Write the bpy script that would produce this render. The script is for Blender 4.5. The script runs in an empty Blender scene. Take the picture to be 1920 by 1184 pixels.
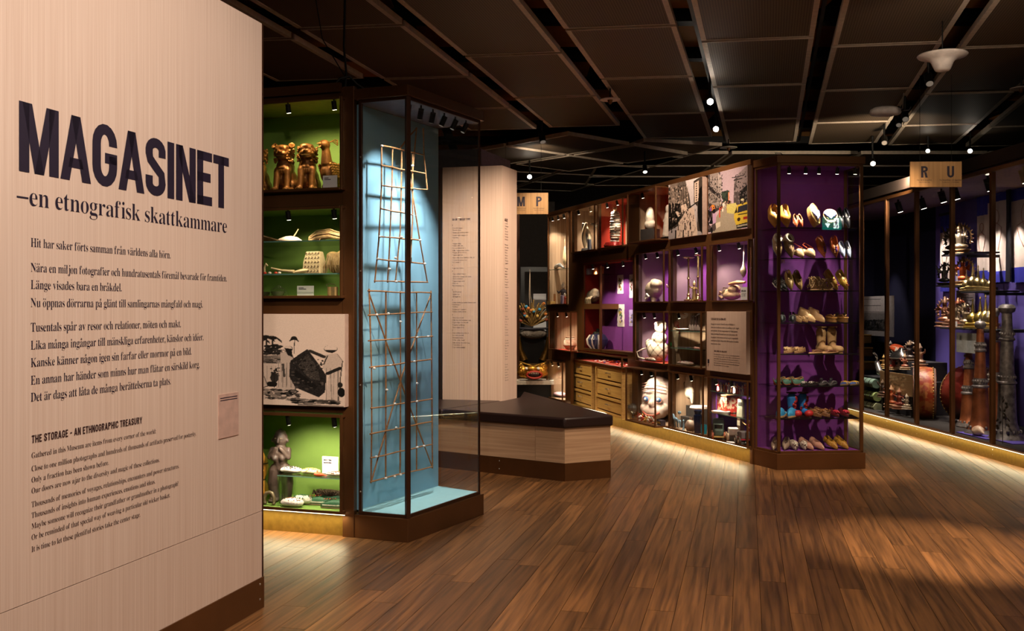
import bpy, bmesh, math, random
import numpy as np
from mathutils import Vector, Matrix, Euler
PI = math.pi
rnd = random.Random(7)
F = 1867.0; EYE = 1.5; CX = 960.0; CY = 580.0
sc = bpy.context.scene
COL = sc.collection

def S2L(c):
    return c/12.92 if c <= .04045 else ((c+.055)/1.055)**2.4
def H(h):
    h = h.lstrip('#')
    return tuple(S2L(int(h[i:i+2], 16)/255) for i in (0, 2, 4))

# ------------------------------------------------------------ camera, world, exposure
cam_d = bpy.data.cameras.new('camera'); cam_d.sensor_width = 36; cam_d.lens = F/1920*36
cam_d.shift_y = (CY-592)/1920; cam_d.clip_start = .05
cam = bpy.data.objects.new('camera', cam_d); COL.objects.link(cam)
cam.location = (0, 0, EYE); cam.rotation_euler = (PI/2, 0, 0)
sc.camera = cam
sc.view_settings.view_transform = 'Standard'; sc.view_settings.look = 'None'
sc.view_settings.gamma = 1; sc.view_settings.use_curve_mapping = False
sc.view_settings.exposure = 0.0
wd = bpy.data.worlds.new('world'); sc.world = wd; wd.use_nodes = True
wd.node_tree.nodes['Background'].inputs[0].default_value = (1, .72, .5, 1)
wd.node_tree.nodes['Background'].inputs[1].default_value = .012
cy = sc.cycles
cy.max_bounces = 7; cy.diffuse_bounces = 4; cy.glossy_bounces = 4; cy.transmission_bounces = 6
cy.transparent_max_bounces = 24; cy.caustics_reflective = False; cy.caustics_refractive = False
cy.sample_clamp_indirect = 4

def light(kind, loc, energy, color=(1, .8, .6), target=None, size=.05, angle=60, blend=.6, sx=None, sy=None, rot=None, name='lamp_light', parent=None):
    d = bpy.data.lights.new(name, kind); d.energy = energy; d.color = color
    if kind == 'AREA':
        d.shape = 'RECTANGLE'; d.size = sx; d.size_y = sy
    else:
        d.shadow_soft_size = size
    if kind == 'SPOT':
        d.spot_size = math.radians(angle); d.spot_blend = blend
    o = bpy.data.objects.new(name, d); COL.objects.link(o); o.location = loc
    if target is not None:
        o.rotation_euler = (Vector(target)-Vector(loc)).to_track_quat('-Z', 'Y').to_euler()
    if rot is not None:
        o.rotation_euler = rot
    return o
WARM = (1, .74, .5); WARM2 = (1, .82, .62); WHITE = (1, .92, .8)
ROOM = [   # ceiling spots of the room, plus some added as fill: location, target, watts, cone
    ((-.2, 1.2, 3.75), (-2.0, 3.0, 1.9), 265, 95), ((.6, 3.6, 3.75), (-1.4, 4.4, 1.7), 150, 80),
    ((-.3, 0.3, 3.75), (-1.7, 2.9, .5), 270, 90),
    ((1.9, 6.0, 3.8), (.7, 8.9, .3), 330, 48), ((-.1, 7.9, 3.8), (-.35, 10.2, 1.3), 380, 62), ((1.6, 8.6, 3.8), (0, 10.6, 1.6), 520, 50),
    ((3.7, 4.7, 3.8), (2.75, 6.2, 0), 1500, 26), ((3.0, 7.0, 3.75), (4.95, 10.0, .9), 420, 30), ((3.4, 9.2, 3.75), (4.95, 12.0, .5), 300, 30), ((.7, 3.4, 3.75), (-1.35, 6.6, 1.15), 620, 18), ((4.4, 7.2, 3.8), (3.9, 7.9, 0), 260, 40), ((.8, 5.2, 3.8), (.6, 5.4, 0), 170, 75),  # the narrow spot at the market print is added to brighten it
    ((-.4, 4.3, 3.8), (-.3, 3.9, 0), 130, 70), ((2.3, 3.4, 3.8), (1.6, 3.6, 0), 190, 80),
    ((1.35, 7.6, 3.8), (1.4, 8.0, 0), 190, 64), ((1.1, 9.4, 3.8), (2.3, 11.2, 1.6), 300, 84), ((2.6, 7.2, 3.8), (2.9, 9.2, .55), 620, 30), ((2.7, 3.5, 3.7), (3.57, 8.25, 3.56), 70, 15), ((3.2, 6.0, 3.7), (3.95, 10.6, 3.64), 60, 10),  # shoe case spot and those aimed at the white devices are added fill
]
for k, (l, t, w, a) in enumerate(ROOM):
    light('SPOT', l, w, (1, .85, .72) if k < 3 else (1, .76, .55), t, .06, a, .8)
light('AREA', (1.5, 2.0, 3.7), 26, (1, .78, .58), (1.5, 5, 0), sx=5, sy=4)

# ------------------------------------------------------------ materials
def mat(name, col, rough=.6, metal=0, n=0, ns=20, bump=0, bs=60, emit=0, ecol=None, stretch=None, spec=.5, coat=0, col2=None, sharp=False, alpha=1, sheen=0, coords='Object'):
    m = bpy.data.materials.new(name); m.use_nodes = True
    nt = m.node_tree; N = nt.nodes; L = nt.links
    b = N['Principled BSDF']
    if isinstance(col, str): col = H(col)
    if isinstance(col2, str): col2 = H(col2)
    b.inputs['Base Color'].default_value = (*col, 1); b.inputs['Roughness'].default_value = rough
    b.inputs['Metallic'].default_value = metal; b.inputs['Specular IOR Level'].default_value = spec
    if coat: b.inputs['Coat Weight'].default_value = coat; b.inputs['Coat Roughness'].default_value = .15
    if sheen: b.inputs['Sheen Weight'].default_value = sheen
    tc = N.new('ShaderNodeTexCoord'); mp = N.new('ShaderNodeMapping'); L.new(tc.outputs[coords], mp.inputs[0])
    if stretch: mp.inputs['Scale'].default_value = stretch
    nz = N.new('ShaderNodeTexNoise'); nz.inputs['Scale'].default_value = ns; nz.inputs['Detail'].default_value = 5
    L.new(mp.outputs[0], nz.inputs['Vector'])
    if n == 0 and not col2: n = .12
    cr = N.new('ShaderNodeValToRGB')
    lo = col2 if col2 else tuple(c*(1-n) for c in col); hi = col if col2 else tuple(min(1, c*(1+n)) for c in col)
    cr.color_ramp.elements[0].color = (*lo, 1); cr.color_ramp.elements[1].color = (*hi, 1)
    cr.color_ramp.elements[0].position = .47 if sharp else .3; cr.color_ramp.elements[1].position = .53 if sharp else .7
    L.new(nz.outputs[0], cr.inputs[0]); L.new(cr.outputs[0], b.inputs['Base Color'])
    if bump:
        n2 = N.new('ShaderNodeTexNoise'); n2.inputs['Scale'].default_value = bs; n2.inputs['Detail'].default_value = 4
        L.new(mp.outputs[0], n2.inputs['Vector'])
        bp = N.new('ShaderNodeBump'); bp.inputs['Strength'].default_value = bump; bp.inputs['Distance'].default_value = .01
        L.new(n2.outputs[0], bp.inputs['Height']); L.new(bp.outputs[0], b.inputs['Normal'])
    if emit:
        b.inputs['Emission Color'].default_value = (*(ecol or col), 1); b.inputs['Emission Strength'].default_value = emit
    if alpha < 1: b.inputs['Alpha'].default_value = alpha
    return m

def glass_mat(name, tint=(.97, .985, .975), mul=1.0, rough=.0):
    m = bpy.data.materials.new(name); m.use_nodes = True
    nt = m.node_tree; N = nt.nodes; L = nt.links; N.clear()
    out = N.new('ShaderNodeOutputMaterial'); mx = N.new('ShaderNodeMixShader')
    tr = N.new('ShaderNodeBsdfTransparent'); gl = N.new('ShaderNodeBsdfGlossy')
    tr.inputs[0].default_value = (*tint, 1); gl.inputs['Roughness'].default_value = rough
    mu = N.new('ShaderNodeMath'); mu.operation = 'MULTIPLY'; mu.inputs[1].default_value = mul
    lw = N.new('ShaderNodeLayerWeight'); lw.inputs['Blend'].default_value = .5
    pw = N.new('ShaderNodeMath'); pw.operation = 'POWER'; pw.inputs[1].default_value = 5
    mn = N.new('ShaderNodeMath'); mn.operation = 'MULTIPLY_ADD'; mn.inputs[1].default_value = .9; mn.inputs[2].default_value = .035
    L.new(lw.outputs['Facing'], pw.inputs[0]); L.new(pw.outputs[0], mn.inputs[0]); L.new(mn.outputs[0], mu.inputs[0])
    L.new(mu.outputs[0], mx.inputs[0]); L.new(tr.outputs[0], mx.inputs[1]); L.new(gl.outputs[0], mx.inputs[2])
    L.new(mx.outputs[0], out.inputs[0])
    return m

def wood_mat(name, base, dark, stripe=(60, 60, 1.2), rough=.45, var=.25, bump=.05):
    m = bpy.data.materials.new(name); m.use_nodes = True
    nt = m.node_tree; N = nt.nodes; L = nt.links; b = N['Principled BSDF']
    tc = N.new('ShaderNodeTexCoord'); mp = N.new('ShaderNodeMapping'); mp.inputs['Scale'].default_value = stripe
    oi = N.new('ShaderNodeObjectInfo'); ad = N.new('ShaderNodeVectorMath'); ad.operation = 'ADD'
    sc_ = N.new('ShaderNodeMath'); sc_.operation = 'MULTIPLY'; sc_.inputs[1].default_value = 37
    L.new(oi.outputs['Random'], sc_.inputs[0]); L.new(tc.outputs['Object'], ad.inputs[0]); L.new(sc_.outputs[0], ad.inputs[1])
    L.new(ad.outputs[0], mp.inputs[0])
    nz = N.new('ShaderNodeTexNoise'); nz.inputs['Scale'].default_value = 1; nz.inputs['Detail'].default_value = 6; nz.inputs['Distortion'].default_value = .3
    L.new(mp.outputs[0], nz.inputs['Vector'])
    cr = N.new('ShaderNodeValToRGB'); cr.color_ramp.elements[0].position = .32; cr.color_ramp.elements[1].position = .68
    cr.color_ramp.elements[0].color = (*H(dark), 1); cr.color_ramp.elements[1].color = (*H(base), 1)
    L.new(nz.outputs[0], cr.inputs[0])
    hs = N.new('ShaderNodeHueSaturation'); mr = N.new('ShaderNodeMapRange')
    mr.inputs['To Min'].default_value = 1-var; mr.inputs['To Max'].default_value = 1+var
    L.new(oi.outputs['Random'], mr.inputs['Value']); L.new(mr.outputs[0], hs.inputs['Value']); L.new(cr.outputs[0], hs.inputs['Color'])
    L.new(hs.outputs[0], b.inputs['Base Color']); b.inputs['Roughness'].default_value = rough
    bp = N.new('ShaderNodeBump'); bp.inputs['Strength'].default_value = bump; bp.inputs['Distance'].default_value = .002
    L.new(nz.outputs[0], bp.inputs['Height']); L.new(bp.outputs[0], b.inputs['Normal'])
    return m

def vcol_mat(name, rough=.5, emit=0):
    m = bpy.data.materials.new(name); m.use_nodes = True
    N = m.node_tree.nodes; L = m.node_tree.links; b = N['Principled BSDF']
    a = N.new('ShaderNodeVertexColor'); a.layer_name = 'print'
    L.new(a.outputs[0], b.inputs['Base Color']); b.inputs['Roughness'].default_value = rough
    b.inputs['Specular IOR Level'].default_value = .3
    return m

M = {}
M['bronze'] = mat('brown_metal', '#6a4526', .42, .55, n=.12, ns=4, bump=.04, bs=250)
M['bronze_d'] = mat('dark_brown_metal', '#4a2c1a', .45, .5, n=.1, ns=4)
M['plinth'] = mat('brushed_brass_plinth', '#8a6c2c', .42, .6, n=.15, ns=30, bump=.1, bs=300)
M['black'] = mat('black_metal', '#0c0b0b', .5, .3)
M['steel'] = mat('steel_screw', '#b8b0a8', .3, 1)
M['grey'] = mat('grey_plaster', '#6d6a72', .8)
M['dark'] = mat('dark_paint', '#1c1512', .8)
M['darkwall'] = mat('dark_grey_wall', '#3a3634', .85)
M['soffit'] = mat('soffit_brown', '#2a1c14', .8)
M['wallwood'] = wood_mat('ash_veneer', '#dcc4b4', '#ccb09e', (150, 20, 1.1), .55, .03, .03)
M['wallwood_h'] = wood_mat('ash_veneer_horizontal', '#d8b490', '#bd9676', (1.1, 34, 45), .5, .05, .03)
M['drawerwood'] = wood_mat('oak_drawer', '#cda766', '#b48b4c', (2, 30, 60), .5, .06, .04)
M['plank'] = wood_mat('bamboo_plank', '#8c6038', '#503620', (1.6, 42, 42), .4, .30, .12)
M['floorbase'] = mat('floor_joint_dark', '#1e120b', .8)
M['panel'] = mat('ceiling_mesh', '#71604c', .6, .1, n=.1, ns=300)
def stripes(m, axis, per, dark):       # the fine ribs of the expanded metal
    N = m.node_tree.nodes; L = m.node_tree.links; b = N['Principled BSDF']; src = b.inputs['Base Color'].links[0].from_socket
    tc = N.new('ShaderNodeTexCoord'); mp = N.new('ShaderNodeMapping'); mp.inputs['Rotation'].default_value = (0, 0, axis); L.new(tc.outputs['Object'], mp.inputs[0])
    wv = N.new('ShaderNodeTexWave'); wv.inputs['Scale'].default_value = .314/per; L.new(mp.outputs[0], wv.inputs[0])
    mr = N.new('ShaderNodeMapRange'); mr.inputs['To Min'].default_value = dark; L.new(wv.outputs[1], mr.inputs[0])
    mx = N.new('ShaderNodeMix'); mx.data_type = 'RGBA'; mx.blend_type = 'MULTIPLY'; mx.inputs[0].default_value = 1; L.new(src, mx.inputs[6]); L.new(mr.outputs[0], mx.inputs[7]); L.new(mx.outputs[2], b.inputs['Base Color'])
stripes(M['panel'], math.radians(14.4), .022, .45)
M['rim'] = mat('ceiling_rim', '#d8cab8', .5, .1)
M['chan'] = mat('ceiling_channel', '#806248', .5, .3)
M['ply'] = mat('raw_plywood', '#b07c44', .8, ns=6)
M['white'] = mat('white_plastic', '#f2ebe8', .45)
M['lens'] = mat('lamp_lens', '#ffffff', .3, emit=14, ecol=(1, .86, .68))
M['lens_d'] = mat('lamp_lens_dim', '#8a8076', .3, emit=.12, ecol=(1, .86, .68))
M['lens_b'] = mat('lamp_lens_bright', '#ffffff', .3, emit=60, ecol=(1, .88, .72))
M['led'] = mat('led_strip', '#ffffff', .3, emit=3.2, ecol=(1, .85, .55))
M['glass'] = glass_mat('clear_glass', (.992, .996, .994), .9)
M['glass_s'] = glass_mat('shelf_glass', (.965, .99, .98), 1.6, .02)
M['acrylic'] = glass_mat('acrylic', (.93, .97, .93), 1.6)
M['glass_edge'] = mat('glass_edge_green', '#6c9a8c', .2, emit=0)
M['ink'] = mat('printing_ink', '#1e1228', .6)
M['ink_b'] = mat('brown_ink', '#3a2222', .6)
M['ink_l'] = mat('light_lettering', '#c9a888', .6)
M['green'] = mat('green_backing', '#7c9a44', .8, n=.06, ns=8, bump=.03, bs=400)
M['green_c'] = mat('olive_case_ceiling', '#8a8440', .7)
M['blue'] = mat('blue_backing', '#8cc0d8', .75, n=.04, ns=6, bump=.02, bs=400)
M['blue_f'] = mat('pale_blue_base', '#a8dce0', .6, n=.03)
M['purple'] = mat('purple_backing', '#76308c', .75, n=.08, ns=8)
M['lilac'] = mat('lilac_grey_backing', '#8c7484', .7, n=.06, ns=6)
M['purple_d'] = mat('deep_purple_backing', '#5c2c84', .8, n=.1, ns=8)
M['navy'] = mat('navy_backing', '#14153e', .8)
M['taupe'] = wood_mat('taupe_backing', '#b0967c', '#8c745c', (40, 40, 1), .6, .04, .02)
M['orange'] = mat('orange_backing', '#c2401c', .7, n=.12, ns=5)
M['redcloth'] = mat('red_cloth', '#b0301c', .8, n=.12, ns=8)
M['card'] = mat('white_card', '#e4e2e4', .6, n=.02)
M['vinyl'] = mat('black_vinyl', '#2e1f1d', .38, n=.15, ns=3, bump=.03, bs=20)
M['print'] = vcol_mat('photo_print')
M['photoedge'] = mat('photo_box_edge', '#c9ada0', .6)

# ------------------------------------------------------------ mesh building
class MB:
    def __init__(s): s.v = []; s.f = []; s.m = []; s.T = None
    def add(s, vs, fs, mi=0):
        n = len(s.v)
        if s.T is not None: vs = [tuple(s.T @ Vector(p)) for p in vs]
        s.v += [tuple(p) for p in vs]; s.f += [tuple(i+n for i in f) for f in fs]; s.m += [mi]*len(fs)
        return s
    def box(s, x0, x1, y0, y1, z0, z1, mi=0):
        return s.add([(x0, y0, z0), (x1, y0, z0), (x1, y1, z0), (x0, y1, z0), (x0, y0, z1), (x1, y0, z1), (x1, y1, z1), (x0, y1, z1)],
                     [(0, 3, 2, 1), (4, 5, 6, 7), (0, 1, 5, 4), (1, 2, 6, 5), (2, 3, 7, 6), (3, 0, 4, 7)], mi)
    def cbox(s, c, sz, rot=(0, 0, 0), mi=0):
        R = Euler(rot).to_matrix(); c = Vector(c); h = [d/2 for d in sz]
        vs = [c + R @ Vector((a*h[0], b*h[1], e*h[2])) for e in (-1, 1) for a, b in ((-1, -1), (1, -1), (1, 1), (-1, 1))]
        return s.add(vs, [(0, 3, 2, 1), (4, 5, 6, 7), (0, 1, 5, 4), (1, 2, 6, 5), (2, 3, 7, 6), (3, 0, 4, 7)], mi)
    def prism(s, poly, z0, z1, mi=0):
        n = len(poly)
        a = sum(poly[i][0]*poly[(i+1) % n][1]-poly[(i+1) % n][0]*poly[i][1] for i in range(n))
        if a < 0: poly = poly[::-1]
        vs = [(x, y, z0) for x, y in poly]+[(x, y, z1) for x, y in poly]
        fs = [tuple(range(n))[::-1], tuple(range(n, 2*n))]+[(i, (i+1) % n, n+(i+1) % n, n+i) for i in range(n)]
        return s.add(vs, fs, mi)
    def plate(s, poly, y, th=.002, mi=0):      # polygon in x-z, thin along y, facing -y
        n = len(poly)
        a = sum(poly[i][0]*poly[(i+1) % n][1]-poly[(i+1) % n][0]*poly[i][1] for i in range(n))
        if a < 0: poly = poly[::-1]
        vs = [(x, y-th, z) for x, z in poly]+[(x, y, z) for x, z in poly]
        fs = [tuple(range(n)), tuple(range(n, 2*n))[::-1]]+[(i, n+i, n+(i+1) % n, (i+1) % n) for i in range(n)]
        return s.add(vs, fs, mi)
    def rings(s, rs, caps=True, closed=True, mi=0):
        n = len(rs[0]); vs = [p for r in rs for p in r]; fs = []
        for k in range(len(rs)-1):
            for i in range(n if closed else n-1):
                j = (i+1) % n
                fs.append((k*n+i, k*n+j, (k+1)*n+j, (k+1)*n+i))
        if caps:
            fs.append(tuple(range(n))[::-1]); fs.append(tuple(range((len(rs)-1)*n, len(rs)*n)))
        return s.add(vs, fs, mi)
    def lathe(s, prof, seg=20, c=(0, 0, 0), sx=1, sy=1, mi=0, caps=True):
        rs = [[(c[0]+max(r, 1e-4)*sx*math.cos(2*PI*i/seg), c[1]+max(r, 1e-4)*sy*math.sin(2*PI*i/seg), c[2]+z) for i in range(seg)] for r, z in prof]
        return s.rings(rs, caps, True, mi)
    def tube(s, pts, r, seg=8, mi=0, closed=False, caps=True):
        pts = [Vector(p) for p in pts]; n = len(pts)
        rad = r if isinstance(r, (list, tuple)) else [r]*n
        rs = []; up = None
        for i, p in enumerate(pts):
            if closed: t = pts[(i+1) % n]-pts[i-1]
            else: t = pts[min(i+1, n-1)]-pts[max(i-1, 0)]
            if t.length < 1e-9: t = Vector((0, 0, 1))
            t.normalize()
            if up is None:
                up = Vector((0, 0, 1)) if abs(t.z) < .9 else Vector((1, 0, 0))
            a = t.cross(up)
            if a.length < 1e-6: a = t.orthogonal()
            a.normalize(); b = a.cross(t).normalized(); up = b
            rs.append([p+(a*math.cos(2*PI*k/seg)+b*math.sin(2*PI*k/seg))*rad[i] for k in range(seg)])
        if closed: rs.append(rs[0])
        return s.rings(rs, caps and not closed, True, mi)
    def ell(s, c, r, rot=(0, 0, 0), seg=12, rg=8, mi=0):
        R = Euler(rot).to_matrix(); c = Vector(c)
        if not hasattr(r, '__len__'): r = (r, r, r)
        rs = []
        for k in range(rg+1):
            ph = -PI/2+PI*k/rg; ph = max(-PI/2+.02, min(PI/2-.02, ph))
            rs.append([c+R @ Vector((r[0]*math.cos(ph)*math.cos(2*PI*i/seg), r[1]*math.cos(ph)*math.sin(2*PI*i/seg), r[2]*math.sin(ph))) for i in range(seg)])
        return s.rings(rs, True, True, mi)
    def cap(s, p0, p1, r0, r1, seg=10, mi=0):   # tapered capsule
        p0 = Vector(p0); p1 = Vector(p1); d = (p1-p0)
        if d.length < 1e-6: return s.ell(p0, r0, mi=mi)
        q = d.to_track_quat('Z', 'Y'); L = d.length; rs = []
        for z, r in [(-r0*.98, r0*.2), (-r0*.7, r0*.71), (0, r0), (L, r1), (L+r1*.7, r1*.71), (L+r1*.98, r1*.2)]:
            rs.append([p0+q @ Vector((r*math.cos(2*PI*i/seg), r*math.sin(2*PI*i/seg), z)) for i in range(seg)])
        return s.rings(rs, True, True, mi)
    def mesh(s, name='mesh'):
        me = bpy.data.meshes.new(name); me.from_pydata(s.v, [], s.f)
        if any(s.m): me.polygons.foreach_set('material_index', s.m)
        me.update(); return me
    def build(s, name, mats, parent=None, smooth=False, bevel=0, angle=40, sub=0):
        me = s.mesh(name)
        return mobj(name, me, mats, parent, smooth, bevel, angle, sub)

def mobj(name, me, mats, parent=None, smooth=False, bevel=0, angle=40, sub=0):
    if not isinstance(mats, (list, tuple)): mats = [mats]
    if len(me.materials) == 0:
        for m in mats: me.materials.append(M[m] if isinstance(m, str) else m)
    if smooth:
        me.polygons.foreach_set('use_smooth', [True]*len(me.polygons)); me.set_sharp_from_angle(angle=math.radians(angle))
    o = bpy.data.objects.new(name, me); COL.objects.link(o)
    if parent is not None: o.parent = parent
    if bevel:
        b = o.modifiers.new('bevel', 'BEVEL'); b.width = bevel; b.segments = 2; b.limit_method = 'ANGLE'
    if sub:
        u = o.modifiers.new('sub', 'SUBSURF'); u.levels = sub; u.render_levels = sub
    return o

def blob(mb, voxel, it=4, name='body'):     # unite overlapping volumes into one continuous skin
    me = mb.mesh('tmp'); o = bpy.data.objects.new('tmp', me); COL.objects.link(o)
    r = o.modifiers.new('r', 'REMESH'); r.mode = 'VOXEL'; r.voxel_size = voxel
    if it:
        q = o.modifiers.new('s', 'SMOOTH'); q.iterations = it; q.factor = .5
    dg = bpy.context.evaluated_depsgraph_get(); dg.update()
    out = bpy.data.meshes.new_from_object(o.evaluated_get(dg)); out.name = name
    bpy.data.objects.remove(o); bpy.data.meshes.remove(me)
    out.polygons.foreach_set('use_smooth', [True]*len(out.polygons)); out.materials.clear()
    return out

def tag(o, label=None, cat=None, group=None, kind=None):
    if label: o['label'] = label
    if cat: o['category'] = cat
    if group: o['group'] = group
    if kind: o['kind'] = kind
    return o
def thing(name, label, cat, loc=(0, 0, 0), rz=0, group=None, rot=None):
    o = bpy.data.objects.new(name, None); COL.objects.link(o); o.empty_display_size = .1
    o.location = loc; o.rotation_euler = rot if rot else (0, 0, rz)
    return tag(o, label, cat, group)
def single(o, label, cat, loc=(0, 0, 0), rz=0, group=None, rot=None):
    o.location = loc; o.rotation_euler = rot if rot else (0, 0, rz)
    return tag(o, label, cat, group)
def dup(root, loc, rz=None, label=None, rot=None, group=None, scale=None):
    r = root.copy(); COL.objects.link(r); r.location = loc
    if rz is not None: r.rotation_euler = (0, 0, rz)
    if rot is not None: r.rotation_euler = rot
    if scale is not None: r.scale = (scale,)*3 if not hasattr(scale, '__len__') else scale
    if label: r['label'] = label
    if group: r['group'] = group
    for ch in list(root.children):
        c = ch.copy(); COL.objects.link(c); c.parent = r
        for g in list(ch.children):
            d = g.copy(); COL.objects.link(d); d.parent = c
    return r

class Fr:       # a vertical working plane: x along it, y into it
    def __init__(s, x, y, ang): s.o = Vector((x, y, 0)); s.a = ang; s.ux = Vector((math.cos(ang), math.sin(ang), 0)); s.uy = Vector((-math.sin(ang), math.cos(ang), 0))
    def w(s, lx, ly, z=0): return s.o+s.ux*lx+s.uy*ly+Vector((0, 0, z))
    def pick(s, ly, px, py=CY):
        d = Vector(((px-CX)/F, 1, (CY-py)/F)); n = s.uy
        t = (s.o.dot(n)+ly)/Vector((d.x, d.y, 0)).dot(n)
        p = d*t; q = Vector((p.x, p.y, 0))-s.o
        return q.dot(s.ux), EYE+p.z
def floor_at(px, py, h=0):
    Y = F*(EYE-h)/(py-CY); return Vector(((px-CX)/F*Y, Y, h))
def ceil_at(px, py, h): 
    Y = F*(h-EYE)/(CY-py); return Vector(((px-CX)/F*Y, Y, h))
TW = Fr(-1.256, 5.0, math.atan2(.9672, .2538))            # text wall
LW = Fr(-1.036, 6.534, math.atan2(-.311, .950))           # green showcase wall
BC = Fr(-.667, 6.386, math.atan2(.884, .461))             # blue case long face
CW = Fr(2.33, 9.62, math.atan2(-.9498, .3129))            # centre showcase wall
RW = Fr(4.82, 9.37, math.atan2(-1, .0428))                # glazed vitrine on the right
CWZ = [(.156, .805), (.864, 1.476), (1.572, 2.177), (2.282, 2.893)]

# ------------------------------------------------------------ lettering
_G = {}
def _txt(s, off=0):
    c = bpy.data.curves.new('t', 'FONT'); c.body = s; c.size = 1; c.resolution_u = 2; c.offset = off
    o = bpy.data.objects.new('t', c); COL.objects.link(o)
    dg = bpy.context.evaluated_depsgraph_get(); dg.update()
    me = bpy.data.meshes.new_from_object(o.evaluated_get(dg))
    r = ([tuple(v.co) for v in me.vertices], [tuple(p.vertices) for p in me.polygons])
    bpy.data.objects.remove(o); bpy.data.curves.remove(c); bpy.data.meshes.remove(me)
    return r
def _ser(ch):       # the serif face is the mathematical alphabet every install draws by itself
    if 'A' <= ch <= 'Z': return chr(0x1D400+ord(ch)-65)
    if 'a' <= ch <= 'z': return chr(0x1D41A+ord(ch)-97)
    if '0' <= ch <= '9': return chr(0x1D7CE+ord(ch)-48)
    return ch
BASE = {'å': ('a', 'o'), 'ä': ('a', '..'), 'ö': ('o', '..'), 'é': ('e', "'"), 'Å': ('A', 'o'), 'Ä': ('A', '..'), 'Ö': ('O', '..')}
def glyph(ch):
    if ch in _G: return _G[ch]
    if ch == ' ': _G[ch] = ([], [], .25); return _G[ch]
    b, dia = BASE.get(ch, (ch, None)); g = _ser(b)
    v, f = _txt(g, -.01 if g != b else 0)
    w0 = max(p[0] for p in v)-min(p[0] for p in v); x0 = min(p[0] for p in v)
    adv = w0+.045; v = [(p[0]-x0+.02, p[1]) for p in v]; f = list(f)
    if dia:
        mid = w0/2+.02; top = .56 if b.islower() else .78
        def disc(cx, cyy, r, hole=0):
            n = len(v); k = 10
            for i in range(k): v.append((cx+r*math.cos(2*PI*i/k), cyy+r*math.sin(2*PI*i/k)))
            if hole:
                for i in range(k): v.append((cx+hole*math.cos(2*PI*i/k), cyy+hole*math.sin(2*PI*i/k)))
                for i in range(k): f.append((n+i, n+(i+1) % k, n+k+(i+1) % k, n+k+i))
            else: f.append(tuple(range(n, n+k)))
        if dia == '..': disc(mid-.11, top+.05, .055); disc(mid+.11, top+.05, .055)
        elif dia == 'o': disc(mid, top+.07, .09, .045)
        else:
            n = len(v); v += [(mid-.03, top), (mid+.03, top), (mid+.13, top+.15), (mid+.05, top+.17)]; f.append((n, n+1, n+2, n+3))
    _G[ch] = (v, f, adv); return _G[ch]
def line_text(mb, s, x0, z, em, width=None, y=-.0012, xs=.8):
    tot = sum(glyph(c)[2] for c in s)
    k = em*xs if width is None else width/tot
    x = x0
    for c in s:
        v, f, a = glyph(c)
        if v: mb.add([(x+p[0]*k, y, z+p[1]*em) for p in v], f)
        x += a*k
    return x
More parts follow.
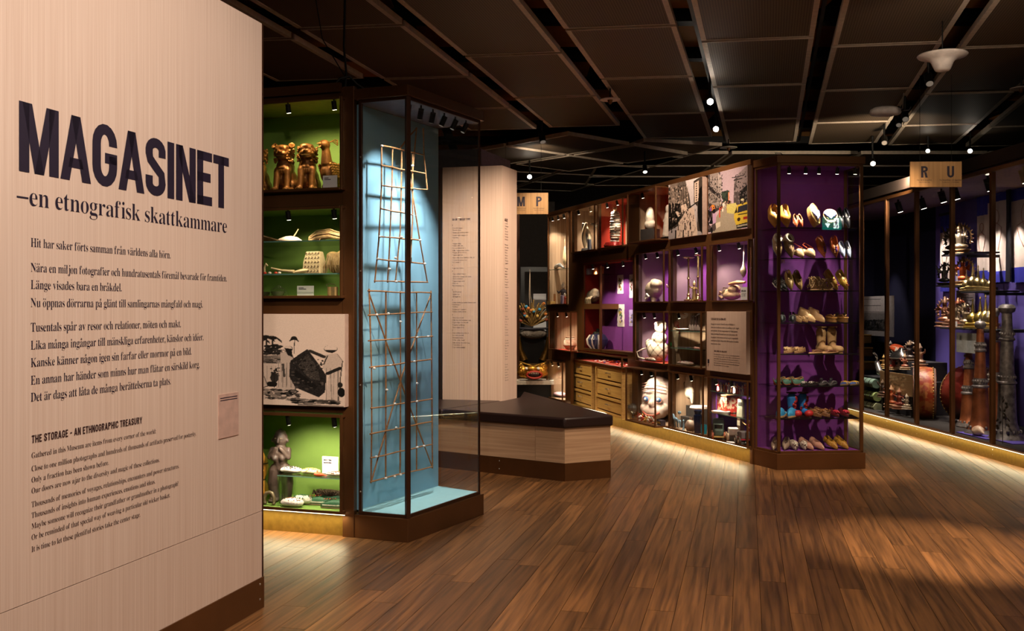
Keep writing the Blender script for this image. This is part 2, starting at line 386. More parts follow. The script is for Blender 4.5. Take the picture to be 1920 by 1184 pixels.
# condensed grotesque capitals drawn with a broad pen: stems s, bars b, cap height 1
def arc(cx, cyy, rx, ry, a0, a1, n=9):
    return [(cx+rx*math.cos(math.radians(a0+(a1-a0)*i/n)), cyy+ry*math.sin(math.radians(a0+(a1-a0)*i/n))) for i in range(n+1)]
def caps_glyph(ch, s=.2, b=.165):
    P = []; hs = s/2; hb = b/2
    def V(x, y0=0, y1=1): P.append([(x-hs, y0), (x+hs, y0), (x+hs, y1), (x-hs, y1)])
    def Hh(y, x0, x1): P.append([(x0, y-hb), (x1, y-hb), (x1, y+hb), (x0, y+hb)])
    def D(p, q, w=s): P.append([(p[0]-w/2, p[1]), (p[0]+w/2, p[1]), (q[0]+w/2, q[1]), (q[0]-w/2, q[1])])
    def C(pts):
        n = len(pts)
        for i in range(n-1):
            qs = []
            for j in (i, i+1):
                a = pts[max(j-1, 0)]; c = pts[min(j+1, n-1)]; tx, ty = c[0]-a[0], c[1]-a[1]; l = math.hypot(tx, ty)
                nx, ny = -ty/l*hs, tx/l*hb; qs.append(((pts[j][0]-nx, pts[j][1]-ny), (pts[j][0]+nx, pts[j][1]+ny)))
            P.append([qs[0][0], qs[1][0], qs[1][1], qs[0][1]])
    if ch == 'M': w = .8; V(hs); V(w-hs); D((.16, 1), (w/2, 0), .19); D((w-.16, 1), (w/2, 0), .19)
    elif ch == 'A': w = .66; D((w/2, 1), (hs-.01, 0)); D((w/2, 1), (w-hs+.01, 0)); P.append([(.16, .2), (w-.16, .2), (w-.2, .35), (.2, .35)])
    elif ch in 'GCOQ':
        w = .6; r = w/2-hs; t = .5-hb; c1 = 1-hb-.24; c0 = hb+.24
        if ch in 'OQ': C(arc(w/2, c1, r, .24, 0, 180)+arc(w/2, c0, r, .24, 180, 360)+[(w-hs, c1)])
        else:
            C([(w-hs, .66)]+arc(w/2, c1, r, .24, 0, 180)+arc(w/2, c0, r, .24, 180, 360)+[(w-hs, .34 if ch == 'C' else .5)])
            if ch == 'G': Hh(.46, w/2, w)
    elif ch == 'S':
        w = .57; r = w/2-hs
        C([(w-hs, .68)]+arc(w/2, .78, r, .22-hb, 10, 180)+[(hs, .72)]+[(hs+.03, .62), (w/2, .5), (w-hs-.02, .38)]+arc(w/2, .22, r, .22-hb, 0, -180)+[(hs, .34)])
    elif ch == 'I': w = .22; V(w/2)
    elif ch == 'N': w = .62; V(hs); V(w-hs); D((hs+.01, 1), (w-hs-.01, 0))
    elif ch == 'E': w = .5; V(hs); Hh(1-hb, 0, w); Hh(hb, 0, w); Hh(.52, 0, w-.05)
    elif ch == 'F': w = .5; V(hs); Hh(1-hb, 0, w); Hh(.52, 0, w-.05)
    elif ch == 'T': w = .55; V(w/2); Hh(1-hb, 0, w)
    elif ch == 'H': w = .62; V(hs); V(w-hs); Hh(.5, 0, w)
    elif ch == 'L': w = .48; V(hs); Hh(hb, 0, w)
    elif ch == 'U': w = .6; r = w/2-hs; C([(hs, 1), (hs, .3)]+arc(w/2, hb+.22, r, .22, 180, 360)+[(w-hs, .3), (w-hs, 1)])
    elif ch == 'Y': w = .6; V(w/2, 0, .45); D((hs, 1), (w/2, .42)); D((w-hs, 1), (w/2, .42))
    elif ch in 'PRB':
        w = .58; V(hs); C([(hs, 1-hb), (w-hs-.12, 1-hb)]+arc(w-hs-.14, .75-.005, .14, .25-hb, 90, -90)+[(hs, .5)])
        if ch == 'R': D((w-.22, .48), (w-hs, 0))
        if ch == 'B': C([(hs, .5), (w-hs-.12, .5)]+arc(w-hs-.14, .27, .14, .27-hb, 90, -90)+[(hs, hb)])
    elif ch == '-': w = .4; Hh(.45, .02, w-.02)
    elif ch == '/': w = .3; D((.22, 1), (.08, 0), .1)
    else: w = .22
    return P, w
def caps_text(mb, s, x0, z, h, width=None, y=-.0015, gap=.045, th=.001, st=.2, ba=.165):
    gl = [caps_glyph(c, st, ba) for c in s]; tot = sum(w for _, w in gl)+gap*(len(s)-1)
    k = h if width is None else width/tot; x = x0
    for P, w in gl:
        for q in P: mb.add([(x+p[0]*k, y, z+p[1]*h) for p in q], [tuple(range(len(q)))])
        x += (w+gap)*k
    return x

# ------------------------------------------------------------ the floor, its planks
fa = math.atan2(1867, 440)-PI/2       # planks run this way
floor = MB().box(-9, 11, -5, 24, -.12, -.02).build('floor', 'floorbase'); tag(floor, kind='structure')
PW, PL = .1385, 1.83
plank_me = MB().box(-PW/2+.0012, PW/2-.0012, -PL/2+.0012, PL/2-.0012, -.02, 0).mesh('plank'); plank_me.materials.append(M['plank'])
cells = []
ca, sa = math.cos(fa), math.sin(fa)
def fw(u, v): return (u*ca-v*sa, u*sa+v*ca)
for i in range(-60, 75):
    offs = (i*0.617 % 1)*PL+.3*math.sin(i*3.3)
    for j in range(-6, 14):
        x, y = fw(i*PW, j*PL+offs)
        if not (-7 < x < 9 and -3 < y < 20): continue
        # does the photograph show it?
        vis = 0; hidden = y < 3.6
        xs = 960+F*x/max(y, .5); ys = CY+F*1.5/max(y, .5)
        seen = (-80 < xs < 2050 and y > 3.9) or (3 < y <= 3.9 and 250 < xs < 2200)
        if x < -1.256+(y-5)*.2624-.12 and y < 5.6: seen = False
        if xs < 1030 and y > 9: seen = False
        if y > 13.4: seen = False
        if xs < 660 and y > 6.9: seen = False
        cells.append((seen, y, x, i))
cells.sort(key=lambda c: (not c[0], c[1]))
rest = MB()
for k, (seen, y, x, i) in enumerate(cells):
    if seen and k < 300:
        o = bpy.data.objects.new('plank', plank_me); COL.objects.link(o); o.parent = floor
        o.location = (x, y, 0); o.rotation_euler = (0, 0, fa)
    else:
        hx, hy = PW/2-.0012, PL/2-.0012
        cs = [(x+a*hx*ca-b*hy*sa, y+a*hx*sa+b*hy*ca) for a, b in ((-1, -1), (1, -1), (1, 1), (-1, 1))]
        rest.prism(cs, -.02, 0)
M['plank_far'] = wood_mat('bamboo_plank_far', '#8c6038', '#503620', (1.6, 42, 42), .4, .0, .12)
# the far boards keep their run: rotate the mesh into board space so the grain follows them
Rm = Matrix.Rotation(-fa, 4, 'Z')
rest.v = [tuple(Rm @ Vector(p)) for p in rest.v]
far = rest.build('plank_field', 'plank_far', floor); far.rotation_euler = (0, 0, fa); tag(far, kind='stuff')
for m_ in ('plank', 'plank_far'):
    for nd in M[m_].node_tree.nodes:
        if nd.type == 'MAPPING': nd.inputs['Scale'].default_value = (42, 1.6, 10)

# outer shell
for nm, a in (('wall_back', (-9, 11, 23.8, 24)), ('wall_left', (-9, -8.8, -5, 24)), ('wall_right', (10.8, 11, -5, 24)), ('wall_front', (-9, 11, -5, -4.8))):
    tag(MB().box(a[0], a[1], a[2], a[3], 0, 4.8).build(nm, 'dark'), kind='structure')
# ------------------------------------------------------------ ceiling: slab, beams, hung mesh panels
ZC = 3.9
ceiling = MB().box(-9, 11, -5, 24, 4.7, 4.8).build('ceiling', 'soffit'); tag(ceiling, kind='structure')
bm_ = MB()
for y in np.arange(-3, 23, 1.37): bm_.box(-9, 11, y, y+.16, 4.2, 4.35)
tag(bm_.build('beam', 'black', ceiling), kind='stuff')
pm = MB()
for y in np.arange(-3, 23, 1.37):
    for x in range(-9, 11, 2): pm.box(x+.05, x+1.9, y+.22, y+1.3, 4.3, 4.32)
tag(pm.build('plywood_board', 'ply', ceiling), kind='stuff')
d1 = Vector((480, F, 0)).normalized(); d2 = Vector((12960, -F, 0)).normalized()
def uv(p, a=d1, b=d2):
    det = b.x*a.y-b.y*a.x
    return (p.x*a.y-p.y*a.x)/det, (b.x*p.y-b.y*p.x)/det
npanel = 0
def ceiling_panel(u0, u1, v0, v1, a=d1, b=d2, z=ZC):
    global npanel
    npanel += 1
    def q(u, v): p = b*u+a*v; return (p.x, p.y)
    rw = .045
    fld = MB().prism([q(u0+rw, v0+.012), q(u1-rw, v0+.012), q(u1-rw, v1-.012), q(u0+rw, v1-.012)], z+.006, z+.03).build('ceiling_panel', 'panel', ceiling)
    r = MB()
    r.prism([q(u0, v0), q(u0+rw, v0), q(u0+rw, v1), q(u0, v1)], z, z+.05); r.prism([q(u1-rw, v0), q(u1, v0), q(u1, v1), q(u1-rw, v1)], z, z+.05)
    r.prism([q(u0+rw, v0), q(u1-rw, v0), q(u1-rw, v0+.012), q(u0+rw, v0+.012)], z, z+.05)
    r.prism([q(u0+rw, v1-.012), q(u1-rw, v1-.012), q(u1-rw, v1), q(u0+rw, v1)], z, z+.05)
    r.build('rim', 'rim', fld)
    MB().prism([q(u0+.01, v1+.004), q(u1-.01, v1+.004), q(u1-.01, v1+.056), q(u0+.01, v1+.056)], z+.012, z+.06).build('cross_channel', 'chan', fld)
def col_(xl, xr, gaps, ext=2):
    ul = uv(ceil_at(xl, 0, ZC))[0]; ur = uv(ceil_at(xr, 0, ZC))[0]
    vs = [uv(ceil_at(x, y, ZC))[1] for x, y in gaps]
    step = 1.9
    first = vs[0]
    vs = [first-step*k for k in range(ext, 0, -1)]+vs
    for a, b in zip(vs, vs[1:]): ceiling_panel(ul, ur, a+.03, b-.03)
ext_ = lambda g, y0, n: g
col_(188, 422, [(560, 72), (640, 150)], 1)
col_(468, 696, [(660, 51), (806, 146), (870, 205), (905, 245)])
col_(743, 972, [(964, 102.5), (1042, 182), (1100, 238)])
col_(1018, 1252, [(1164, 52), (1213, 146), (1240, 214), (1270, 259)])
col_(1296, 1538, [(1460, 73), (1450, 160), (1445, 224), (1430, 268)])
col_(1582, 1819, [(1660, 84), (1618, 169), (1590, 230), (1570, 270)])
col_(1865, 2098, [(1850, 89), (1812, 175), (1756, 235), (1719, 272)])
col_(2146, 2380, [(2010, 120), (1960, 180), (1884, 238), (1858, 275)])
col_(2425, 2660, [(2170, 100), (2080, 180), (2010, 240)])
# the field over the middle aisle lies at another angle
a2 = Vector((345-960, F, 0)).normalized(); b2 = Vector((F, 615, 0)).normalized()
p0 = ceil_at(1354, 274, ZC); U0, V0 = uv(p0, a2, b2)
for i, (ua, ub) in enumerate(((-1.27, 0), (-2.6, -1.33))):
    for k in range(5):
        ceiling_panel(U0+ua, U0+ub, V0+k*1.2-(.0 if i == 0 else -1.2), V0+k*1.2+1.14-(.0 if i == 0 else -1.2), a2, b2, ZC)
a3 = Vector((-736-960, F, 0)).normalized(); b3 = Vector((F, 1696, 0)).normalized()
p0 = ceil_at(1018, 271, ZC); U0, V0 = uv(p0, a3, b3)
for i in range(2):
    for k in range(2): ceiling_panel(U0-.1+i*1.35-.4, U0+1.15+i*1.35-.4, V0-1.0+k*1.3, V0+.2+k*1.3, a3, b3, ZC-.05)
for k in range(3):      # pale boards far back, above the hanging sign
    for i in range(4):
        ceiling_panel(1.4+i*2.0, 3.35+i*2.0, 15.4+k*1.35, 16.65+k*1.35, Vector((0, 1, 0)), Vector((1, 0, 0)), ZC)
# lighting tracks in the joints of the panel field
def track(x, y, n, label):
    p = ceil_at(x, y, ZC+.08)
    o = MB().box(-.017, .017, 0, n, 0, .035).build('lighting_track', 'black')
    single(o, label, 'track', (p.x, p.y, ZC+.12), math.atan2(d1.y, d1.x)-PI/2)
track(718, -40, 8.2, 'black lighting track in the ceiling joint over the blue glass case')
track(1274, -60, 8, 'black lighting track in the ceiling joint that carries two bright spots')
track(995, -60, 8, 'black lighting track in the ceiling joint holding the white disc')
track(1560, -60, 8, 'black lighting track in the ceiling joint over the shoe case')
track(1842, -60, 8, 'black lighting track in the joint by the white bell pendant')
track(2122, -60, 8, 'black lighting track near the glazed vitrine with banners')

# ------------------------------------------------------------ text wall
tw_root = thing('wall_text', None, None, TW.o, TW.a); tw_root['kind'] = 'structure'
WT = 2.935
zj = .487
MB().box(-6.5, 0, 0, .018, zj+.0015, WT).build('wall_panel', 'wallwood', tw_root)
MB().box(-6.5, 0, 0, .018, .155, zj-.0015).build('wall_panel', 'wallwood', tw_root)
MB().box(-6.5, .0, .018, .5, 0, WT-.03).build('wall_core', 'dark', tw_root)
MB().box(.0, .012, -.002, .5, 0, WT).build('corner_profile', 'bronze_d', tw_root)
MB().box(-6.5, .013, -.006, .012, 0, .155).build('baseboard', 'bronze', tw_root)
for x, z in ((-.03, .05), (-.03, .125), (-.92, .06), (-1.85, .06), (-1.85, .125)):
    MB().lathe([(.0001, 0), (.006, 0), (.005, .003), (.0001, .004)], 10).build('screw', 'steel', tw_root).matrix_local = Matrix.Translation((x, -.006, z)) @ Matrix.Rotation(PI/2, 4, 'X')
def twp(px, py): return TW.pick(0, px, py)
t = MB()
xl, zb = twp(35, 320.5); _, zt = twp(35, 188.3); xr, _ = twp(428.6, 300)
caps_text(t, 'MAGASINET', xl, zb, zt-zb, xr-xl)
t.build('lettering', 'ink', tw_root)
t = MB()
_, z = twp(56, 386); xl, _ = twp(30, 370); xr, _ = twp(425.7, 400)
line_text(t, '–en etnografisk skattkammare', xl, z, .098, xr-xl)
for s, y0, x1 in (('Hit har saker förts samman från världens alla hörn.', 463, 319.7), ('Nära en miljon fotografier och hundratusentals föremål bevarade för framtiden.', 509.7, 425),
                  ('Länge visades bara en bråkdel.', 542, 228), ('Nu öppnas dörrarna på glänt till samlingarnas mångfald och magi.', 576, 380),
                  ('Tusentals spår av resor och relationer, möten och makt.', 622.4, 339), ('Lika många ingångar till mänskliga erfarenheter, känslor och idéer.', 656, 381.3),
                  ('Kanske känner någon igen sin farfar eller mormor på en bild.', 688.8, 359), ('En annan har händer som minns hur man flätar en särskild korg.', 722, 374),
                  ('Det är dags att låta de många berättelserna ta plats.', 754, 320)):
    xl, z = twp(57, y0); xr, _ = twp(x1, y0); line_text(t, s, xl, z, .046, xr-xl)
t.build('lettering', 'ink', tw_root)
t = MB()
xl, z = twp(58.9, 831.7); xr, _ = twp(266, 800); caps_text(t, 'THE STORAGE - AN ETHNOGRAPHIC TREASURY', xl, z, .0268, xr-xl, gap=.1)
for s, y0, x1 in (('Gathered in this Museum are items from every corner of the world:', 860, 292), ('Close to one million photographs and hundreds of thousands of artifacts preserved for posterity.', 884.8, 367.7),
                  ('Only a fraction has been shown before.', 906, 203.5), ('Our doors are now ajar to the diversity and magic of these collections.', 926.4, 298.7),
                  ('Thousands of memories of voyages, relationships, encounters and power structures.', 952, 335.4), ('Thousands of insights into human experiences, emotions and ideas.', 972.4, 290.7),
                  ('Maybe someone will recognize their grandfather or grandmother in a photograph?', 992.8, 334), ('Or be reminded of that special way of weaving a particular old wicker basket.', 1013.6, 318.6),
                  ('It is time to let these plentiful stories take the center stage.', 1036, 262.8)):
    xl, z = twp(58.5, y0); xr, _ = twp(x1, y0); line_text(t, s, xl, z, .0285, xr-xl)
t.build('lettering', 'ink_b', tw_root)
xa, za = twp(409, 741); xb, zb = twp(446, 828); xa2, za2 = twp(409, 828)
plate = MB().box(xa, xb, -.004, 0, za2+.01, za).build('sticker', mat('sticker_film', '#c9a698', .3), tw_root)
t = MB(); t.box(xa+.012, xb-.012, -.0045, -.004, za-.02, za-.016); t.box(xa+.012, xb-.012, -.0045, -.004, za-.031, za-.027)
t.build('printed_line', 'ink', plate)

# ------------------------------------------------------------ bronze walls with openings
def holed_wall(root, mb, x0, x1, z0, z1, holes, th=.05, y=0):
    xs = sorted({x0, x1}|{h[0] for h in holes}|{h[1] for h in holes}); zs = sorted({z0, z1}|{h[2] for h in holes}|{h[3] for h in holes})
    for a, b in zip(xs, xs[1:]):
        run = None
        for c, d in zip(zs, zs[1:]):
            mx, mz = (a+b)/2, (c+d)/2
            solid = not any(h[0] < mx < h[1] and h[2] < mz < h[3] for h in holes) and x0 <= a and b <= x1
            if solid: run = [c, d] if run is None else [run[0], d]
            else:
                if run: mb.box(a, b, y, y+th, *run)
                run = None
        if run: mb.box(a, b, y, y+th, *run)
def spotlight_parts(root, x, y, z, tilt=.5, s=1, lens='lens', aim=None):
    st = MB().tube([(x, y, z), (x, y, z-.03*s)], .006*s, 6)
    c0 = Vector((x, y, z-.03*s)); d = Vector((0, math.sin(tilt), -math.cos(tilt)))
    st.tube([c0-d*.015*s, c0+d*.05*s], .019*s, 10); o = st.build('spotlight', 'black', root, True)
    MB().tube([c0+d*.048*s, c0+d*.052*s], .015*s, 10).build('lens', lens, o)
    return c0+d*.07*s
ncase = 0
def case(fr, x0, x1, z0, z1, p, depth, back, label, group=None, shelves=(), spots=(), front=True, base=None, side=None, name='display_case', en=6, lcol=(1, .82, .62), aim=.25, top=None, tgtz=.2, lining=True):
    side = side or back
    xm = (x0+x1)/2; w = (x1-x0)/2
    r = thing(name, label, 'display case', fr.w(xm, 0, z0), fr.a, group); h = z1-z0
    b = .017
    f = MB()
    for sx in (-1, 1):
        xa, xb = sorted((sx*w, sx*(w-b)))
        f.box(xa, xb, -p, -p+b, 0, h)
        f.box(xa, xb, -p+b, 0, 0, b); f.box(xa, xb, -p+b, 0, h-b, h)
    f.box(-w+b, w-b, -p, -p+b, 0, b); f.box(-w+b, w-b, -p, -p+b, h-b, h)
    f.box(-w+b, w-b, -p+b, 0, 0, .006); f.box(-w+b, w-b, -p+b, .0, h-.006, h)
    f.build('frame', 'bronze', r, bevel=.002)
    if lining:
        MB().box(-w, w, depth-.012, depth, 0, h).build('back_panel', back, r)
        MB().box(-w-.01, -w, .0, depth, 0, h).build('side_panel', side, r); MB().box(w, w+.01, .0, depth, 0, h).build('side_panel', side, r)
        MB().box(-w, w, 0, depth-.012, -.01, 0.006).build('base_panel', base or back, r)
        MB().box(-w, w, 0, depth-.012, h-.006, h+.01).build('top_panel', top or side, r)
    if front: MB().box(-w+b, w-b, -p+.006, -p+.010, b, h-b).build('glass_front', 'glass', r)
    for sx in (-1, 1):
        xa, xb = sorted((sx*(w-.004), sx*(w-.008)))
        if p > .04: MB().box(xa, xb, -p+b, -.002, b, h-b).build('glass_side', 'glass', r)
    for zz in shelves:
        s = MB().box(-w+.01, w-.01, -p+.03, depth-.02, zz-z0-.008, zz-z0).build('shelf', 'glass_s', r)
        MB().box(-w+.01, w-.01, -p+.0285, -p+.0299, zz-z0-.008, zz-z0).build('shelf_edge', 'glass_edge', s)
    for i, sx in enumerate(spots):
        q = spotlight_parts(r, sx*w, -p*.45, h-.008, aim, .9)
        wp = fr.w(xm, 0, z0); wl = fr.w(xm+q.x, q.y, z0+q.z)
        light('SPOT', wl, en*(1.15 if fr is LW else 3.8), lcol, fr.w(xm+sx*w*.75, depth*.55+aim*.15, z0+tgtz*h), .012, 105, .7, name='case_spot_light')
    return r

def pk(fr, ly, px): return fr.pick(ly, px)[0]
# ------------------------------------------------------------ green showcase wall
lroot = thing('wall_showcase', None, None, LW.o, LW.a); lroot['kind'] = 'structure'
LX1 = pk(LW, -.055, 641); LX0 = LX1-.9
mb = MB(); holed_wall(lroot, mb, -2.0, 0, .15, 2.96, [(LX0, LX1, a, b) for i, (a, b) in enumerate(CWZ) if i != 1], .04)
mb.build('wall_face', 'bronze', lroot, bevel=.002)
MB().box(-2.0, 0, .02, .5, .0, .15).build('plinth', 'plinth', lroot)
MB().box(-2.0, 0, .52, .6, 0, 2.96).build('wall_rear', 'dark', lroot)
MB().box(-.083, 0, -.004, .04, 0, 2.965).build('corner_post', 'bronze', lroot, bevel=.002)
MB().box(-2.0, -.09, -.03, .0, 2.93, 2.99).build('cornice', 'bronze', lroot)
GRP = None
LSP = [(pk(LW, -.025, x)-(LX0+LX1)/2)/.45 for x in (540, 626)]
lc_bird = case(LW, LX0, LX1, *CWZ[3], .055, .46, 'green', 'glass case with green back holding the bronze lions and bird', spots=LSP, top='green_c', side='green', en=11, lcol=(1, .8, .5))
lc_mid = case(LW, LX0, LX1, *CWZ[2], .055, .46, 'green', 'glass case with green back and two glass shelves above the market photograph', shelves=(1.957, 1.737), spots=LSP, side='green', en=6, lcol=(1, .85, .6))
lc_low = case(LW, LX0, LX1, *CWZ[0], .055, .46, 'green', 'lowest green glass case holding the dark wooden figure', spots=LSP, side='green', en=15, lcol=(1, .88, .65))

def led_strip(root, fr, x0, x1, y, z, en, col=(1, .84, .5)):
    n = max(1, int((x1-x0)/1.6)); L = (x1-x0)/n
    MB().box(x0, x1, y-.004, y+.004, z, z+.003).build('led_strip', 'led', root)
    for k in range(n):
        c = fr.w(x0+L*(k+.5), y, z-.004)
        light('AREA', c, en*L, col, sx=L, sy=.012, rot=(math.radians(-12), 0, fr.a), name='plinth_light')
led_strip(lroot, LW, -1.3, LX1+.01, -.035, .148, 5)

# ------------------------------------------------------------ blue case with the stick chart
L_ = Vector((-1.036, 6.534)); F_ = Vector((-.667, 6.386)); R_ = Vector((-.206, 7.27)); B_ = Vector((-.538, 7.49))
def inset(poly, d):
    n = len(poly); out = []
    for i in range(n):
        a, b, c = poly[i-1], poly[i], poly[(i+1) % n]
        e1 = (b-a).normalized(); e2 = (c-b).normalized(); n1 = Vector((-e1.y, e1.x)); n2 = Vector((-e2.y, e2.x))
        k = 1+n1.dot(n2); out.append(b+(n1+n2)*(d/k))
    return out
def area2(p): return sum(p[i].x*p[(i+1) % len(p)].y-p[(i+1) % len(p)].x*p[i].y for i in range(len(p)))
def T2(p): return [(q.x, q.y) for q in p]
def edge_bar(mb, a, b, w, z0, z1):
    e = (b-a).normalized(); n = Vector((-e.y, e.x))
    mb.prism([tuple(a), tuple(b), tuple(b+n*w), tuple(a+n*w)], z0, z1)
def wall_pane(mb, a, b, off, th, z0, z1):
    e = (b-a).normalized(); n = Vector((-e.y, e.x)); a = a+n*off; b = b+n*off
    mb.prism([tuple(a), tuple(b), tuple(b+n*th), tuple(a+n*th)], z0, z1)
bc = thing('tall_display_case', 'tall glass display case with a pale blue back behind a stick chart', 'display case', (F_.x, F_.y, 0))
def P4(d=0): 
    p = [L_-F_, F_-F_, R_-F_, B_-F_]
    return inset(p, d)
MB().prism(T2(P4(0)), 0, .15).build('base', 'bronze', bc, bevel=.003)
MB().prism(T2(P4(0)), 2.875, 2.945).build('cornice', 'bronze', bc, bevel=.003)
q = P4(.02)
f = MB()
for i in (0, 1): 
    edge_bar(f, q[i], q[i+1], .016, .15, .17); edge_bar(f, q[i], q[i+1], .016, 2.855, 2.875)
def post(mb, c, s, z0, z1, a=0):
    mb.cbox((c.x, c.y, (z0+z1)/2), (s, s, z1-z0), (0, 0, a))
post(f, q[1]+Vector((.004, .012)), .03, .15, 2.875, .5); post(f, q[2]+Vector((-.008, -.004)), .014, .15, 2.875, .5)
post(f, q[0]+Vector((.012, .012)), .022, .15, 2.875, -.32)
f.build('frame', 'bronze_d', bc, bevel=.002)
for z in (.3, 1.0, 1.75, 2.5):
    MB().lathe([(.0001, 0), (.006, 0), (.0001, .004)], 8).build('screw', 'steel', bc).matrix_local = Matrix.Translation((q[0].x+.013, q[0].y-.008, z)) @ Matrix.Rotation(PI/2, 4, 'X')
g = MB(); wall_pane(g, q[0], q[1], .005, .004, .17, 2.855); g.build('glass_front', 'glass', bc)
g = MB(); wall_pane(g, q[1], q[2], .005, .004, .17, 2.855); g.build('glass_side', 'glass', bc)
g = MB(); wall_pane(g, q[2], q[3], .005, .004, .17, 2.855); g.build('glass_end', 'glass', bc)
bp0 = BC.pick(.44, 668)[0]; bp1 = BC.pick(.44, 824)[0]
def toF(v): return (v.x-F_.x, v.y-F_.y)
a = BC.w(-.1, .425); a = LW.w(.02, .35); 
# the back panel stands parallel to the long face
n0 = Vector(toF(BC.w(pk(BC, .42, 672), .42))); n1 = Vector(toF(BC.w(pk(BC, .42, 822), .42)))
g = MB(); wall_pane(g, n0, n1, 0, .02, .165, 2.86); back_blue = g.build('back_panel', 'blue', bc)
in_ = P4(.03)
MB().prism([tuple(in_[0]), tuple(in_[1]), tuple(in_[2]), tuple(n1), tuple(n0)], .151, .166).build('base_board', 'blue_f', bc)
MB().prism([tuple(in_[0]), tuple(in_[1]), tuple(in_[2]), tuple(n1), tuple(n0)], 2.862, 2.874).build('top_board', 'grey', bc)
for k in range(6):
    tt = .1+k*.155; c = q[1].lerp(q[2], tt); nn = Vector((-(q[2]-q[1]).normalized().y, (q[2]-q[1]).normalized().x)); c = c+nn*.05
    st = MB().tube([(c.x, c.y, 2.865), (c.x, c.y, 2.83)], .006, 6)
    tgt = (n0.lerp(n1, .35+.1*(k % 3))); d = Vector((tgt.x-c.x, tgt.y-c.y, -.9)).normalized(); p = Vector((c.x, c.y, 2.825))
    st.tube([p-d*.015, p+d*.055], .019, 10); o = st.build('spotlight', 'black', bc, True)
    MB().tube([p+d*.054, p+d*.058], .015, 10).build('lens', 'lens_d', o)
    if k in (0, 2, 4):
        w0 = Vector((F_.x, F_.y, 0))
        light('SPOT', w0+p+d*.075, (38, 0, 75, 0, 80, 0)[k], (1, .98, .95), w0+Vector((tgt.x, tgt.y, (2.0, 0, 1.3, 0, .5, .5)[k])), 0.012, 78, 1, name='case_spot_light')
cb = thing('power_cable', 'black power cable dropping from the ceiling joint onto the showcase top', 'cable', LW.w(-.12, .1, 2.96))
MB().tube([(0, 0, .02), (.01, 0, .12), (-.01, .02, .3), (.0, .05, 1.0)], .008, 6).build('cord', 'black', cb, True)
MB().tube([(-.1, 0, .01), (-.03, -.02, .08), (.03, 0, .1), (.08, .02, .05), (.14, .02, .01)], .008, 6).build('loop', 'black', cb, True)
MB().tube([(0, 0, .1), (-.15, 0, .35), (-.25, .05, .9)], .004, 6).build('thin_wire', 'black', cb, True)
bcl = MB(); lx, lz = BC.pick(0.022, 767, 493)
caps_text(bcl, 'BI', 0, 0, .036, y=-.001)
o = bcl.build('lettering', 'ink', bc); o.location = (*toF(BC.w(lx, .022)), lz); o.rotation_euler = (0, 0, BC.a)

# ------------------------------------------------------------ directory column and the bench around it
cl, ccn, cr_ = Vector((-.728, 10.44)), Vector((-.099, 10.28)), Vector((.0515, 10.68))
c4 = Vector((-.45, 11.0)); c5 = Vector((-.85, 10.85))
colpoly = [cl, ccn, cr_, c4, c5]
ct = thing('directory_column', 'pale wood veneer column printed with lists, standing behind the bench', 'column', (ccn.x, ccn.y, 0))
pp = [v-ccn for v in colpoly]
MB().prism(T2(inset(pp, .02)), 0, 2.97).build('core', 'dark', ct)
for i, nm in enumerate(('front', 'side')):
    a, b = pp[i], pp[i+1]; L = (b-a).length; an = math.atan2((b-a).y, (b-a).x)
    o = MB().box(0, L, 0, .018, .0, 2.985).build('veneer_panel', 'wallwood', ct); o.location = (a.x, a.y, 0); o.rotation_euler = (0, 0, an)
for i in (2, 3, 4):
    a, b = pp[i], pp[(i+1) % 5]; L = (b-a).length; an = math.atan2((b-a).y, (b-a).x)
    o = MB().box(0, L, 0, .018, .0, 2.985).build('veneer_panel', 'wallwood', ct); o.location = (a.x, a.y, 0); o.rotation_euler = (0, 0, an)
fr_ = Fr(cl.x, cl.y, math.atan2((ccn-cl).y, (ccn-cl).x)); fs_ = Fr(ccn.x, ccn.y, math.atan2((cr_-ccn).y, (cr_-ccn).x))
t = MB(); x0, z0 = fr_.pick(0, 848, 414); x1_, _ = fr_.pick(0, 882, 414)
caps_text(t, 'SAKORD / OBJECT TYPE', x0, z0, .022, x1_-x0)
rr = random.Random(3)
DIR = [(423.5, 'U', 0)]
yy = 429; ent = [['Ukulele', 'Urna'], ['Underkläder', 'Uniform'], ['Undervisningsplansch', ''], ['Ur', '']]
rows = [(423, 'h'), (428, 20), (432, 17), (436.5, 31), (441.5, 30), (446, 12), (452, 'h'), (457, 17), (461, 21), (465.5, 26), (470, 33), (474, 28), (478.5, 21), (483.5, 43), (488, 29), (492, 17), (498, 'h'), (503, 22), (509, 'h'), (514, 27), (519, 37), (523, 21), (527.5, 24), (531.5, 11), (536, 22),
        (544, 'h'), (547.5, 18), (552, 14), (556.5, 16), (563, 'h'), (567.5, 46), (571.5, 16), (575.5, 11), (580.5, 27), (584.5, 27), (591, 'h'), (596, 22), (600.5, 36), (605, 31), (609.5, 24), (614, 23), (620, 'h'), (624.5, 32), (629, 22), (633.5, 21), (638, 24), (643, 34), (647, 19), (651.5, 25)]
words_ = 'vapen textil verktyg urna ur vagn vas yxa ugn tyg trumma tavla ylle väska ved vante visp vagga ål åra ämne öse öra'.split()
heads = iter('TUVYZÅÄÖ')
for y, n in rows:
    x, z = fr_.pick(0, 848.2, y+1.2)
    if n == 'h': caps_text(t, {'Å': 'A', 'Ä': 'A', 'Ö': 'O'}.get(next(heads), 'U') if False else 'I', x, z, .016); continue
    s = ''; want = n*.0056/.55/.0145*.8
    while len(s) < n*.62: s += (' ' if s else '')+rr.choice(words_)
    line_text(t, s[:max(3, int(n*.62))].strip().capitalize(), x, z, .019, n*.0056)
o = t.build('lettering', 'ink_b', ct); o.location = (*(cl-ccn), 0); o.rotation_euler = (0, 0, fr_.a)
t = MB()
